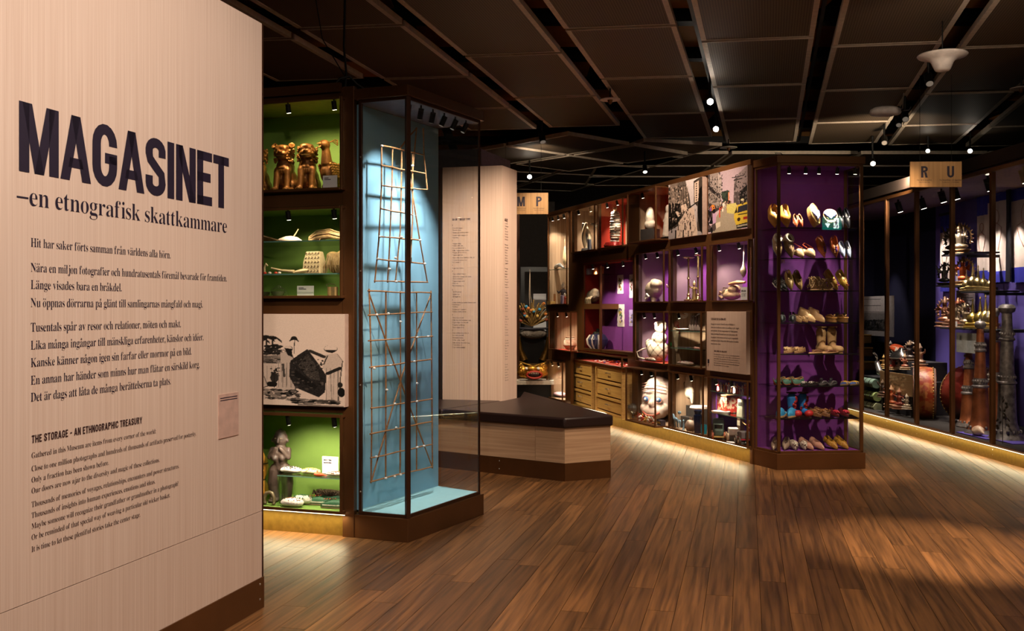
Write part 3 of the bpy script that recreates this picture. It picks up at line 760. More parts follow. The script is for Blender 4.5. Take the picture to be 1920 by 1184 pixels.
for k in range(62):
    if k % 9 == 0: continue
    x, z = fs_.pick(0, 946.5, 410+k*5.0)
    if z < .7: break
    line_text(t, rr.choice(words_).capitalize()+' '+rr.choice(words_), x, z, .019, rr.uniform(.06, .11))
x, z = fs_.pick(0, 946.5, 415); caps_text(t, 'OBJECTS', x, z, .03, .08)
o = t.build('lettering', 'ink_b', ct); o.rotation_euler = (0, 0, fs_.a)
MB().prism([(-1.0, 11.4), (-.35, 11.3), (-.02, 12.2), (-1.0, 12.2)], 0, 3.32).build('wall_pillar', 'grey'); tag(bpy.data.objects['wall_pillar'], kind='structure')
bench = thing('bench', 'low polygonal bench with dark padded top and pale wood sides around the column', 'bench', (.459, 8.657, 0))
A_ = Vector((-.95, 9.59)); C_ = Vector((.459, 8.657)); A_ = C_+(Vector((-.677, 9.43))-C_)*1.35; D_ = Vector((.876, 8.86)); E_ = Vector((.117, 11.45)); O_ = C_.copy()
bpoly = [A_, C_, D_, E_, Vector((-.3, 11.6)), Vector((-1.3, 10.6))]
bl = [v-O_ for v in bpoly]
MB().prism(T2(inset(bl, .012)), 0, .46).build('core', 'dark', bench)
def side_panel(a, b, x0, x1, z0, z1, nm, m, bev=0, off=0, th=.014):
    an = math.atan2((b-a).y, (b-a).x); L = (b-a).length
    o = MB().box(x0*L if x0 <= 1 else x0, x1*L, -off, th, z0, z1).build(nm, m, bench); o.location = (a.x, a.y, 0); o.rotation_euler = (0, 0, an); return o
jt = .835
side_panel(bl[0], bl[1], 0, jt-.001, .156, .462, 'side_panel', 'wallwood_h'); side_panel(bl[0], bl[1], jt+.001, .9995, .156, .462, 'side_panel', 'wallwood_h')
side_panel(bl[1], bl[2], 0.0005, 1, .156, .462, 'side_panel', 'wallwood_h'); side_panel(bl[2], bl[3], 0, 1, .156, .462, 'side_panel', 'wallwood_h')
for i in (0, 1, 2): side_panel(bl[i], bl[i+1], 0, 1, 0, .154, 'kickboard', 'bronze', off=.003)
for px, pz in ((936, .05), (936, .12)):
    fb = Fr(C_.x, C_.y, math.atan2((C_-A_).y, (C_-A_).x)); lx = pk(fb, -.003, px); v = fb.w(lx, -.003)
    MB().lathe([(.0001, 0), (.006, 0), (.0001, .004)], 8).build('screw', 'steel', bench).matrix_local = Matrix.Translation((v.x-O_.x, v.y-O_.y, pz)) @ Matrix.Rotation(fb.a, 4, 'Z') @ Matrix.Rotation(PI/2, 4, 'X')
ov = [v-O_ for v in inset(bpoly, -.022)]
cc_ = [v-O_ for v in (cl, ccn, cr_)]
ccn2 = ccn-O_; cr2 = cr_-O_; cl2 = cl-O_
seam = ov[0].lerp(ov[1], .28)
s1 = Vector((seam.x, seam.y))
g = .006
right = [s1+Vector((g, -g*.5)), ov[1], ov[2], ov[3], cr2+Vector((.03, .0)), ccn2+Vector((.01, -.006))]
left = [ov[0], s1, ccn2+Vector((-.01, -.006)), cl2+Vector((-.01, -.006)), ov[5]]
for poly in (right, left):
    MB().prism(T2(poly), .462, .556).build('seat_pad', 'vinyl', bench, bevel=.018, smooth=True)

# ------------------------------------------------------------ purple shoe tower
tFL = Vector((2.468, 9.27)); tFR = Vector((3.32, 9.35)); tL = Vector((2.33, 9.62)); tBR = Vector((3.30, 9.74)); tBL = Vector((2.36, 9.76))
TWR = Fr(tFL.x, tFL.y, math.atan2((tFR-tFL).y, (tFR-tFL).x))
tower = thing('shoe_display_case', 'tall glass display case with purple back and seven shelves of footwear', 'display case', (tFL.x, tFL.y, 0), TWR.a)
def tl(v): 
    d = Vector((v.x, v.y, 0))-TWR.o; return Vector((d.dot(TWR.ux), d.dot(TWR.uy)))
tp = [tl(v) for v in (tL, tFL, tFR, tBR, tBL)]
MB().prism(T2(tp), 0, .15).build('base', 'bronze', tower, bevel=.003)
MB().prism(T2(tp), 2.865, 2.935).build('cornice', 'bronze', tower, bevel=.003)
q = inset(tp, .015); TW_ = tp[2].x
f = MB()
for i in (0, 1, 2):
    edge_bar(f, q[i], q[i+1], .02, .15, .172); edge_bar(f, q[i], q[i+1], .02, 2.843, 2.865)
f.box(q[1].x, q[1].x+.028, q[1].y, q[1].y+.026, .15, 2.865); f.box(q[2].x-.03, q[2].x, q[2].y, q[2].y+.026, .15, 2.865)
f.box(q[3].x-.055, q[3].x-.025, q[3].y-.03, q[3].y, .15, 2.865); f.box(q[0].x-.0, q[0].x+.02, q[0].y-.02, q[0].y, .15, 2.865)
f.build('frame', 'bronze', tower, bevel=.002)
g = MB().box(q[1].x+.028, q[2].x-.03, q[1].y+.008, q[1].y+.012, .172, 2.843).build('glass_front', 'glass', tower)
g = MB(); wall_pane(g, q[0], q[1], .008, .004, .172, 2.843); g.build('glass_bevel', 'glass', tower)
g = MB(); wall_pane(g, q[2], q[3], .008, .004, .172, 2.843); g.build('glass_side', 'glass', tower)
yb = q[3].y-.02
bx1 = TWR.pick(yb, 1590)[0]
MB().box(q[0].x+.0, bx1, yb, yb+.015, .165, 2.85).build('back_panel', 'purple', tower)
MB().prism([(q[0].x+.02, q[0].y), (q[1].x+.03, .03), (q[2].x-.03, .03), (q[2].x-.03, yb), (q[0].x+.02, yb)], .151, .17).build('base_board', 'purple', tower)
MB().prism([(q[0].x+.02, q[0].y), (q[1].x+.03, .03), (q[2].x-.03, .03), (q[2].x-.03, yb), (q[0].x+.02, yb)], 2.85, 2.863).build('top_board', 'purple_d', tower)
SH = [2.264, 1.978, 1.674, 1.372, 1.08, .778, .475, .17]
for k, z in enumerate(SH[:-1]):
    o = MB().prism([(q[0].x+.03, q[0].y+.03), (q[1].x+.035, .035), (q[2].x-.035, .035), (bx1+.03, yb-.005), (q[0].x+.03, yb-.005)], z-.008, z).build('shelf', 'glass_s', tower)
    MB().box(q[1].x+.03, q[2].x-.035, .030, .034, z-.009, z+.001).build('shelf_edge', 'black', o)
for i, px in enumerate((1480, 1511, 1536, 1570, 1604)):
    lx = TWR.pick(.09, px)[0]
    qd = spotlight_parts(tower, lx, .09, 2.85, .15, .9, 'lens_b' if i == 1 else 'lens')
for lx in (.08, .33, .58, .78):     # fine spots thread light down past the glass shelves
    light('SPOT', TWR.w(lx, .06, 2.80), 150, (1, .84, .62), TWR.w(lx, .22, .6), .006, 40, .7, name='case_spot_light')
for z in SH[1:]:
    pass
tt = MB(); lx, lz = TWR.pick(.006, 1466.5, 493.5); caps_text(tt, 'PI', lx, lz, .032, y=.018); tt.build('lettering', 'ink_l', tower)
lp = MB().tube([(TW_*.06, .2, 2.935), (TW_*.09, .2, 2.965), (TW_*.06, .2, 2.985), (TW_*.13, .2, 2.985), (TW_*.16, .2, 2.96)], .004, 6).build('cable_loop', 'black', tower, True)

# ------------------------------------------------------------ centre showcase wall
croot = thing('wall_centre', None, None, CW.o, CW.a); croot['kind'] = 'structure'
def cx_(p, a, b): return pk(CW, -p, a), pk(CW, -p, b)
Z1, Z2, Z3, Z4 = CWZ[3], CWZ[2], CWZ[1], CWZ[0]
bays = {}
dx0, dx1 = cx_(.05, 1064, 1170)
def bay(key, p, a, b, z): x0, x1 = cx_(p, a, b); bays[key] = (x0, x1, z[0], z[1], p)
bay('photo_b', .055, 1327.5, 1401.5, Z1); bay('photo_a', .055, 1253.5, 1317, Z1)
bay('t2', .17, 1175, 1229, Z1); bay('t3', .06, 1119.5, 1167, Z1); bay('t4', .06, 1069.5, 1114, Z1)
bay('u0', .055, 1328.5, 1403, Z2); bay('u1', .055, 1254, 1315.5, Z2); bay('u2', .06, 1189, 1244, Z2)
bay('text', .055, 1325, 1399, Z3); bay('v1', .055, 1252.5, 1314, Z3); bay('v2', .06, 1189.5, 1244, Z3)
bay('w0', .055, 1326, 1401, Z4); bay('w1', .055, 1252.5, 1317.5, Z4); bay('w2', .17, 1172.5, 1228, Z4)
nx0, nx1 = cx_(0, 1094, 1187.5)
holes = [bays[k][:4] for k in bays if k not in ('photo_a', 'photo_b', 'text')]+[(nx0, nx1, .95, 2.12), (dx0, dx1, .15, .93)]
fx0, fx1 = cx_(0, 1030, 1066)
holes += [(fx0, fx1, 1.56, 2.893)]
ex0, ex1 = cx_(0, 1040, 1082); holes += [(ex0, ex1, .9, 1.47)]
sx0, sx1 = cx_(0, 1030, 1060); holes += [(sx0, sx1, .17, .74)]
dx0, dx1 = cx_(.05, 1066, 1168)
mb = MB(); holed_wall(croot, mb, fx0-.05, -.02, .15, 2.935, holes, .045); mb.build('wall_face', 'bronze', croot)
MB().box(fx0-.05, -.02, .02, .5, 0, .15).build('plinth', 'plinth', croot)
MB().box(fx0-.05, .0, -.03, .0, 2.9, 2.95).build('cornice', 'bronze', croot, bevel=.003)
MB().box(fx0-.05, .0, .8, .9, 0, 2.94).build('wall_rear', 'dark', croot)
MB().box(-.045, 0, -.01, .05, 0, 2.95).build('corner_post', 'bronze', croot, bevel=.002)
for z in (.5, 1.2, 1.9, 2.6):
    MB().lathe([(.0001, 0), (.006, 0), (.0001, .004)], 8).build('screw', 'steel', croot).matrix_local = Matrix.Translation((-.02, -.01, z)) @ Matrix.Rotation(PI/2, 4, 'X')
for z in (2.23, 1.524, .834):      # post caps dividing the bays
    pass
led_strip(croot, CW, dx1+.05, -.06, -.04, .149, 3.4)
led_strip(croot, CW, dx0-.3, dx1, -.04, .149, 2.5)
CC = {}
def mkcase(k, label, back, **kw):
    x0, x1, z0, z1, p = bays[k]; CC[k] = case(CW, x0, x1, z0, z1, p, kw.pop('depth', .36), back, label, **kw)
mkcase('t2', 'projecting glass case with orange back, beside the black and white street photograph', 'orange', spots=(-.4,), side='taupe', en=2.6)
mkcase('t3', 'top row glass case holding the spiral horn', 'taupe', spots=(-.4, .4), side='redcloth', en=9)
mkcase('t4', 'top row glass case holding masks, second from the far end', 'taupe', spots=(-.5, .5), en=9)
mkcase('u0', 'glass case with purple back holding a wrapped bundle and numbered card', 'purple', side='lilac', spots=(-.6, .4), en=6)
mkcase('u1', 'glass case with purple back holding tall brass candlesticks', 'purple', side='lilac', spots=(-.6, .5), en=6)
mkcase('u2', 'glass case holding the pale animal skull above the plaid doll', 'purple', side='lilac', spots=(-.4, .4), en=6)
mkcase('v1', 'glass case with two shelves of pale utensils beside the wooden text panel', 'taupe', shelves=(1.262, 1.07), spots=(-.5,), en=11)
mkcase('v2', 'glass case holding the plaid cloth doll', 'purple', side='lilac', base='orange', spots=(-.5, .2), en=6)
mkcase('w0', 'lowest glass case with toy vehicles and two glass shelves', 'purple_d', base='dark', shelves=(.655, .43), spots=(-.7, .1), en=7)
mkcase('w1', 'lowest glass case holding the white headless figure', 'taupe', spots=(-.6, .2), en=6)
mkcase('w2', 'projecting lowest glass case holding the large white mask', 'taupe', spots=(-.4, .25), en=3.6)

def led_back(): pass
# wide niche with embroidered bands
case(CW, nx0, nx1, .95, 2.12, 0, .28, 'purple', 'wide purple niche hung with embroidered bands behind glass', spots=(-.6, 0, .6), side='redcloth', en=9, base='bronze', name='niche_case')
xm = (nx0+nx1)/2
niche = [o for o in COL.objects if o.name == 'niche_case'][0]
px_ = pk(CW, .0, 1127)-xm
MB().box(px_-.012, px_+.012, -.02, .01, 0, 1.12).build('mullion', 'bronze', niche)
MB().box(nx0-xm, px_-.02, .0, .26, .55, .62).build('divider_shelf', 'bronze', niche)
MB().box(nx0-xm, px_+.0, .0, .26, 1.01, 1.017).build('shelf', 'glass_s', niche)
# far glazed corner
case(CW, fx0, fx1, 1.56, 2.893, .03, .45, 'taupe', 'tall far-end glass case with one glass shelf, next to the hanging sign', shelves=(2.09,), spots=(-.6, 0, .6), en=10)
case(CW, ex0, ex1, .9, 1.47, .10, .42, 'taupe', 'small projecting glass case with a clay pot at the far end of the wall', base='redcloth', spots=(-.5, .3), en=7)
case(CW, sx0, sx1, .17, .74, .05, .42, 'taupe', 'lowest far-end glass case holding folded pink cloth', spots=(-.5, .3), en=5)
# drawer cabinets and the table case on top
dA = CW.w(*(lambda t: (t, -.13))(pk(CW, -.13, 1166)), 0); dB = CW.w(pk(CW, .10, 1067.6), .10, 0)
DR = Fr(dB.x, dB.y, math.atan2((dA-dB).y, (dA-dB).x)); DL = (dA-dB).length
u = [(pk(DR, 0, 1067.6), pk(DR, 0, 1109.5), 'nearer the padded bench'), (pk(DR, 0, 1116), pk(DR, 0, 1166), 'beside the large white mask')]
for k, (a, b, wh) in enumerate(u):
    w = b-a; r = thing('drawer_cabinet', 'oak cabinet of three drawers, '+('farther one, left unit by the pink cloth' if k == 0 else 'nearer one, beside the large white mask'), 'cabinet', DR.w(a, 0, .15), DR.a, 'oak drawer cabinets under the table case')
    H_ = .612
    c = MB(); c.box(0, .035, 0, .4, 0, H_); c.box(w-.035, w, 0, .4, 0, H_); c.box(.035, w-.035, .02, .4, 0, .03); c.box(.035, w-.035, 0, .4, H_-.03, H_)
    c.box(.035, w-.035, .38, .4, .03, H_-.03)
    for j in (1, 2): c.box(.035, w-.035, 0, .3, j*H_/3-.015, j*H_/3+.015)
    c.build('body', 'drawerwood', r)
    for j in range(3):
        z0 = .03+j*H_/3+.004-(.0 if j == 0 else .012); z1 = (j+1)*H_/3-.02
        d = MB().box(.045, w-.045, .015, .3, z0+.012, z1-.008).build('drawer', 'drawerwood', r, bevel=.003)
        zc = (z0+z1)/2+.02
        MB().tube([(w/2-.06, .015, zc), (w/2-.06, -.02, zc), (w/2+.05, -.02, zc), (w/2+.05, .015, zc)], .006, 6).build('handle', 'steel', d, True)
        MB().box(.06, .10, .012, .015, zc-.03, zc+.03).build('label_holder', 'drawerwood', d)
MB().box(u[0][1]+.005, u[1][0]-.005, .03, .3, .08, .88)
tc_ = thing('table_case', 'low glass table case of small red objects above the drawers', 'display case', DR.w(u[0][0]-.05, -.03, .775), DR.a)
w = u[1][1]-u[0][0]+.12; hh = .14
f = MB()
for x in (0, w-.02):
    for y in (0, .48): f.box(x, x+.02, y, y+.02, 0, hh)
for z in (0, hh-.018):
    f.box(.02, w-.02, 0, .018, z, z+.018); f.box(.02, w-.02, .482, .5, z, z+.018); f.box(0, .018, .02, .48, z, z+.018); f.box(w-.018, w, .02, .48, z, z+.018)
f.build('frame', 'bronze', tc_)
MB().box(.01, w-.01, .01, .49, -.005, .012).build('base_panel', 'redcloth', tc_)
MB().box(.01, w-.01, .01, .49, hh-.004, hh+.002).build('glass_top', 'glass_s', tc_); MB().box(.02, w-.02, .005, .009, .018, hh-.018).build('glass_front', 'glass', tc_)
light('AREA', DR.w(w/2, .1, .775+hh-.01), 3, (1, .8, .6), sx=w*.8, sy=.1, rot=(0, 0, DR.a), name='case_light')
light('SPOT', DR.w(w/2-.2, -1.6, 2.9), 260, (1, .8, .45), DR.w(w/2, 0, .45), .05, 50, .8)  # added spot without a fixture, brightens the drawer fronts

# ------------------------------------------------------------ glazed vitrine on the right
rroot = thing('long_vitrine', 'long glazed vitrine with purple lining, drums, horns and hanging banners', 'display case', RW.o, RW.a)
RX0, RX1 = -6.2, 2.2; RD = 1.15
MB().box(RX0, RX1, .0, RD, .0, .135).build('plinth', 'plinth', rroot)
rp = [pk(RW, 0, x) for x in (1616, 1663, 1719, 1785.5, 1861)]+[.98]
f = MB(); f.box(RX0, RX1, -.02, .02, .135, .155); f.box(RX0, RX1, -.02, .02, 2.87, 2.91)
f.build('frame', 'bronze', rroot)
for x in rp: MB().box(x-.022, x+.022, -.022, .022, .155, 2.87).build('post', 'bronze', rroot, bevel=.002)
for a, b in zip([RX0]+rp, rp+[RX1]): MB().box(a+.022, b-.022, -.003, .003, .155, 2.87).build('glass_pane', 'glass', rroot)
xq = pk(RW, RD, 1757); MB().box(xq, RX1, RD-.02, RD, .14, 2.9).build('back_panel', mat('violet_backing', '#6a5ab8', .75, n=.1, ns=3), rroot); MB().box(RX0, xq-.003, RD-.02, RD, .14, 2.9).build('back_panel', 'navy', rroot)
MB().box(RX0-.02, RX0, .02, RD, .14, 2.9).build('end_panel', 'navy', rroot)
MB().box(RX0, RX1, .02, RD-.02, .136, .15).build('base_board', 'dark', rroot)
MB().box(RX0, RX1, .02, RD, 2.89, 2.93).build('top_board', mat('lilac_grey_board', '#8a7890', .7), rroot)
b_ = MB().box(RX0-1, RX1+1, -.05, RD+.3, 2.93, 3.06).build('wall_bulkhead', 'soffit'); b_.location = RW.o; b_.rotation_euler = (0, 0, RW.a); tag(b_, kind='structure')
for x in rp[1:]:
    for z in (.045, .095): MB().lathe([(.0001, 0), (.006, 0), (.0001, .004)], 8).build('screw', 'steel', rroot).matrix_local = Matrix.Translation((x, 0, z)) @ Matrix.Rotation(PI/2, 4, 'X')
led_strip(rroot, RW, RX0, RX1, -.03, .134, 2.7)
for i, (px, ly) in enumerate(((1684, .2), (1728, .3), (1765, .2), (1790, .2), (1852, .15), (1918, .15))):
    lx = pk(RW, ly, px)
    spotlight_parts(rroot, lx, ly, 2.885, .3, 2.0, 'lens')
for px, ly, z, e in ((1888, .34, 1.0, 60), (1862, .5, .9, 40), (1838, .3, .8, 60), (1912, 1.08, 2.0, 40), (1872, 1.08, 2.0, 40), (1842, 1.08, 1.9, 32), (1803, .72, 2.2, 50), (1795, .65, 1.75, 50), (1832, .58, 1.8, 60), (1800, .5, 1.35, 60),
                      (1846, .5, 1.4, 60), (1735, .42, .5, 90), (1826, .8, .5, 60), (1690, .5, .9, 130), (1668, .25, .75, 110), (1640, .3, .6, 100), (1772, 1.08, 2.0, 50), (1650, .9, 1.6, 25)):
    lx = pk(RW, ly, px); light('SPOT', RW.w(lx-.1, max(.15, ly-.35), 2.8), e*2, (1, .87, .74), RW.w(lx, ly, z), .012, 44, .8, name='case_spot_light')

# ------------------------------------------------------------ hanging signs
def sign(x, y, zb, w, h, letters, subs, label, gx):
    r = thing('hanging_sign', label, 'sign', (x, y, zb), math.radians(-1.5))
    MB().box(0, w, 0, .02, 0, h).build('board', 'wallwood_s', r)
    t = MB()
    for (L, lx), (s1_, s2_) in zip(letters, subs):
        P, lw = caps_glyph(L); caps_text(t, L, lx*w-lw*h*.43/2, h*.37, h*.45, y=-.0015)
        line_text(t, s1_, lx*w-len(s1_)*.0041, h*.25, .021, len(s1_)*.0083); line_text(t, s2_, lx*w-len(s2_)*.0033, h*.17, .016, len(s2_)*.0066)
    t.build('lettering', 'ink', r)
    for xx in (.1, w-.1): MB().tube([(xx, .01, h), (xx, .01, ZC-zb-.0)], .002, 5).build('wire', 'black', r)
M['wallwood_s'] = wood_mat('sign_veneer', '#b98e5c', '#9c7446', (34, 34, .7), .55, .04, .03)
sg = floor_at(1028, 900); 
sx = lambda px, Y: (px-CX)/F*Y
sign(sx(1707, 10.2), 10.2, EYE+(CY-351)*10.2/F, .52, .26, (('R', .27), ('U', .78)), (('Om tid & insamling', 'Time & collecting'), ('En insamling - ett lagerhus', 'A collection - a warehouse')), 'hanging wooden sign lettered R and U above the long vitrine', 0)
sign(sx(1028, 14)-.70, 14.0, EYE+(CY-402)*14/F, .70, .30, (('M', .45+.0), ('P', .81)), (('Makt, gåvor, varor', 'Power, gifts, goods'), ('Platser & samlingar', 'Places & collections')), 'hanging wooden sign lettered M and P beside the directory column', 0)

# ------------------------------------------------------------ ceiling devices
p = ceil_at(1767, 104, 3.62)
r = thing('pendant_speaker', 'white bell-shaped pendant with a wide flat brim hanging from the ceiling', 'pendant', p)
MB().lathe([(.001, .012), (.195, .008), (.2, 0), (.19, -.012), (.12, -.028), (.09, -.055), (.065, -.115), (.055, -.128), (.001, -.13)], 40).build('bell', 'white', r, True, angle=60)
MB().tube([(0, 0, .01), (0, 0, ZC-3.62+.3)], .006, 6).build('cord', 'black', r)
p = ceil_at(1660, 209, 3.66); r = thing('wireless_access_point', 'white rounded oblong wireless unit clipped under the ceiling track', 'device', p)
MB().lathe([(.001, .045), (.12, .042), (.16, .02), (.17, -.012), (.155, -.034), (.1, -.046), (.001, -.048)], 32, sy=.8).build('shell', 'white', r, True, angle=60)
MB().tube([(.12, 0, .02), (.19, 0, .03), (.2, 0, .2)], .008, 6).build('bracket', 'steel', r, True)
MB().tube([(.17, -.03, .0), (.25, -.02, .01), (.28, 0, .05)], .004, 6).build('cable', 'grey', r, True)
for px, py, lab, s in ((1144, 187, 'thin white disc hanging in the ceiling joint above the blue case side', 1.1), (1366, 277, 'thin white disc hanging at the edge of the ceiling field by the shoe case', 1.2), (1915, 166, 'thin white disc hanging near the white bell pendant', 1.1)):
    p = ceil_at(px, py, 3.78); r = thing('ceiling_sensor', lab, 'sensor', p)
    MB().lathe([(.001, .004), (.1*s, .004), (.1*s, -.004), (.001, -.004)], 32).build('disc', 'white', r, True)
    MB().lathe([(.001, 0), (.03, 0), (.022, -.03), (.01, -.045), (.001, -.045)], 14, (0, 0, -.004)).build('detector', 'bronze', r, True)
    MB().tube([(0, 0, .004), (0, 0, .2)], .008, 6).build('stem', 'black', r)
def track_spot(px, py, z, target, label, lens, s=1.0):
    p = ceil_at(px, py, z); d = (Vector(target)-p).normalized()
    r = thing('track_spotlight', label, 'spotlight', p)
    b = MB(); b.tube([-d*.06*s, d*.085*s], .042*s, 16); b.build('housing', 'black', r, True)
    MB().tube([d*.084*s, d*.088*s], .036*s, 16).build('lens', lens, r)
    y = MB(); y.tube([-d*.0, (0, 0, .09)], .01, 6); y.tube([(0, 0, .09), (0, 0, ZC+.12-z)], .014, 8); y.build('yoke', 'black', r, True)
camp = (0, 0, EYE)
def near_cam(k): return (k*3.0, 0, .4)
track_spot(1331, 189, 3.72, (1.0, 3, 1.0), 'brightly shining black track spotlight, upper of the two between the panels', 'lens_b', .9)
track_spot(1342, 241, 3.72, (1.0, 3, 1.0), 'brightly shining black track spotlight, lower of the two between the panels', 'lens_b', .9)
track_spot(993, 331, 3.6, (0, 4, 1.0), 'shining track spotlight behind the directory column', 'lens_b', .9)
track_spot(1016, 256, 3.7, (1.0, 11, 0), 'black cylindrical track spotlight pointing down beside the blue case', 'lens_d', 1.0)
track_spot(1740, 281, 3.72, (2.2, 6, 0), 'shining spotlight above the letter R of the hanging sign', 'lens_b', .7)
track_spot(1819, 281, 3.72, (2.6, 6, 0), 'shining spotlight above the letter U of the hanging sign', 'lens_b', .8)
track_spot(1636, 303, 3.55, (3.5, 8, 0), 'small shining track spotlight between the shoe case and the hanging sign', 'lens', .9)
track_spot(1209, 316, 3.6, (2, 13, .5), 'small track spotlight above the centre showcase wall', 'lens', .8)
track_spot(1741, 147, 3.68, (3.6, 7.4, 1), 'unlit black track spotlight just under the white bell pendant', 'lens_d', .9)
track_spot(1697, 217, 3.68, (3.6, 8.4, 1), 'black track spotlight beside the white oblong wireless unit', 'lens_d', .9)
track_spot(1658, 262, 3.7, (3.5, 9.0, 0), 'dim black track spotlight at the lower end of the ceiling joint', 'lens_d', .9)
track_spot(1685, 228, 3.72, (3.4, 8.6, 0), 'black track spotlight hanging just behind the white wireless unit', 'lens_d', .8)
for l, t, w, a in (((4.3, 8.6, 3.75), (4.35, 10.2, 2.85), 50, 26), ((.9, 11.5, 3.8), (.3, 14, 2.95), 60, 30), ((2.15, 8.4, 3.7), (1.5, 7.7, 0), 40, 60), ((4.6, 11.6, 3.0), (5.2, 16.5, 3.9), 170, 100), ((.4, 14, 3.7), (.5, 17, 3.3), 50, 90), ((4.9, 12.0, 3.6), (4.9, 13, 3.2), 20, 70),  # the upward spot is added to brighten the far ceiling boards
                   ((.5, 13.0, 3.6), (.3, 16.2, .8), 120, 50), ((3.3, 7.0, 3.3), (3.8, 9.5, 3.9), 12, 100), ((1, 5, 1.2), (1.5, 8, 3.9), 0, 150)):
    if w: light('SPOT', l, w, (1, .78, .55), t, .06, a, .9)

# exit sign on the wall side behind the camera: only its reflection is seen
#EX
ex = thing('exit_sign', 'lit green emergency exit sign reflected in the shoe case glass', 'sign', (0, 0, 0))

# ============================================================ the things on show
_mc = {}
def mm(hx, rough=.6, metal=0, n=.15, ns=25, bump=.1, bs=80, col2=None, **k):
    key = (hx, rough, metal, ns, col2, bump)
    if key not in _mc: _mc[key] = mat('m_'+hx.strip('#')+('_metal' if metal else ''), hx, rough, metal, n=n, ns=ns, bump=bump, bs=bs, col2=col2, **k)
    return _mc[key]
def on(fr, ly, px, z): return fr.w(pk(fr, ly, px), ly, z)
def card(fr, ly, px0, px1, z, h, label, lines=((.3, .78), (.45, .66)), hx='card', text=None):
    a, b = pk(fr, ly, px0), pk(fr, ly, px1); w = b-a
    r = thing('label_card', label, 'card', fr.w(a, ly, z), fr.a)
    MB().box(0, w, 0, .004, 0, h).build('card', hx, r)
    MB().box(w*.4, w*.6, .004, .03, 0, h*.6).build('stand', 'acrylic', r)
    t = MB()
    if text:
        for (s, zz, e, ww) in text: (caps_text if e > 0 else line_text)(t, s, w*.1, h*zz, abs(e), ww*w, y=-.001)
    else:
        for q, zz in lines: t.box(w*.1, w*(.1+q), -.001, -.0005, h*zz, h*(zz+.06))
    t.build('lettering', 'ink', r)
    return r
# ---- bronze lions and bird
def lion(ears, seed, h=.35):
    r = thing('lion_statue', '', 'statue'); k = h/.35; rn = random.Random(seed)
    b = MB()
    b.ell((0, .03, .09), (.075, .085, .09)); b.ell((0, -.005, .165), (.062, .06, .085)); b.ell((-.058, .03, .05), (.03, .07, .045)); b.ell((.058, .03, .05), (.03, .07, .045))
    for s in (-1, 1):
        b.cap((s*.036, -.045, .15), (s*.04, -.07, .02), .026, .019); b.ell((s*.042, -.088, .014), (.024, .035, .015)); b.ell((s*.062, -.045, .014), (.02, .035, .014))
    b.ell((0, -.02, .265), (.062, .06, .062)); b.ell((0, -.065, .258), (.046, .035, .022)); b.ell((0, -.06, .232), (.036, .03, .014)); b.ell((0, -.1, .27), (.016, .012, .011))
    b.ell((0, -.045, .305), (.05, .04, .02)); b.cap((0, .1, .04), (.0, .12, .2), .016, .02)
    for s in (-1, 1): b.ell((s*.027, -.076, .29), (.013, .01, .011))
    for i in range(9): b.ell(((i % 3-1)*.014, -.062-.003*(i//3), .13+.018*(i//3)), (.012, .01, .008), seg=8, rg=5)
    me = blob(b, .0065, 2, 'body'); mobj('body', me, BRZ, r)
    c = MB()
    for i in range(90):
        a = rn.uniform(.55, 5.73)-PI/2; z = rn.uniform(.2, .3); rr_ = .062+.008*rn.random()
        c.ell((math.cos(a)*rr_*.95, -.015+math.sin(a)*rr_*.95, z), (.009, .009, .009), seg=7, rg=4)
    tag(c.build('mane_curls', BRZ2, r, True), kind='stuff')
    t = MB()
    for i in range(7): t.box(-.028+i*.008, -.028+i*.008+.006, -.096+abs(i-3)*.003, -.08, .240, .249)
    t.build('teeth', mm('#c89850', .35, .8), r)
    if ears:
        for s in (-1, 1):
            e = MB(); e.lathe([(.001, 0), (.012, .002), (.02, .012), (.021, .03), (.016, .028), (.001, .006)], 14)
            o = e.build('ear', BRZ2, r, True); o.location = (s*.055, -.02, .305); o.rotation_euler = (.9, s*.5, 0)
    MB().box(-.08, .08, -.11, .12, -.002, .008).build('plinth_plate', BRZ2, r)
    r.scale = (k, k, k); return r
BRZ = mm('#94602a', .42, .55, ns=14, bump=.25, bs=90, col2='#6a4018'); BRZ2 = mm('#9c682e', .42, .55, ns=14, bump=.2)
zt = 2.3
r = lion(False, 1); r.location = on(LW, .12, 484, zt); r.rotation_euler = (0, 0, LW.a+.3); r['label'] = 'bronze seated lion half hidden behind the edge of the text wall'; r['group'] = 'bronze guardian lions'
r = lion(True, 2); r.location = on(LW, .14, 535, zt); r.rotation_euler = (0, 0, LW.a+.15); r['label'] = 'bronze seated guardian lion with round cupped ears'; r['group'] = 'bronze guardian lions'
r = lion(False, 3); r.location = on(LW, .14, 577, zt); r.rotation_euler = (0, 0, LW.a+.35); r['label'] = 'bronze seated guardian lion with bared teeth, beside the bronze bird'; r['group'] = 'bronze guardian lions'
r = thing('bird_statue', 'bronze bird statue with feathered wings standing beside the lions', 'statue', on(LW, .14, 617, zt), LW.a-.35)
b = MB(); b.ell((0, 0, .03), (.05, .05, .03)); b.ell((0, .02, .12), (.062, .085, .085), (.5, 0, 0)); b.cap((0, -.02, .18), (0, -.03, .29), .042, .026); b.ell((0, -.04, .31), (.034, .045, .034)); b.cap((0, .09, .07), (0, .17, .03), .035, .02)
mobj('body', blob(b, .006, 3, 'body'), BRZ, r)
b = MB(); b.cap((0, -.07, .315), (0, -.105, .31), .014, .004); b.cap((0, -.07, .30), (0, -.095, .285), .009, .003); b.build('beak', BRZ2, r, True)
b = MB()
for i in range(3): b.tube([(0, 0, .33), (0, .03+.01*i, .34+.008*i), (0, .07, .325+.014*i)], .003, 6); b.ell((0, .074, .325+.014*i), .007, seg=8, rg=5)
b.build('crest', BRZ2, r, True)
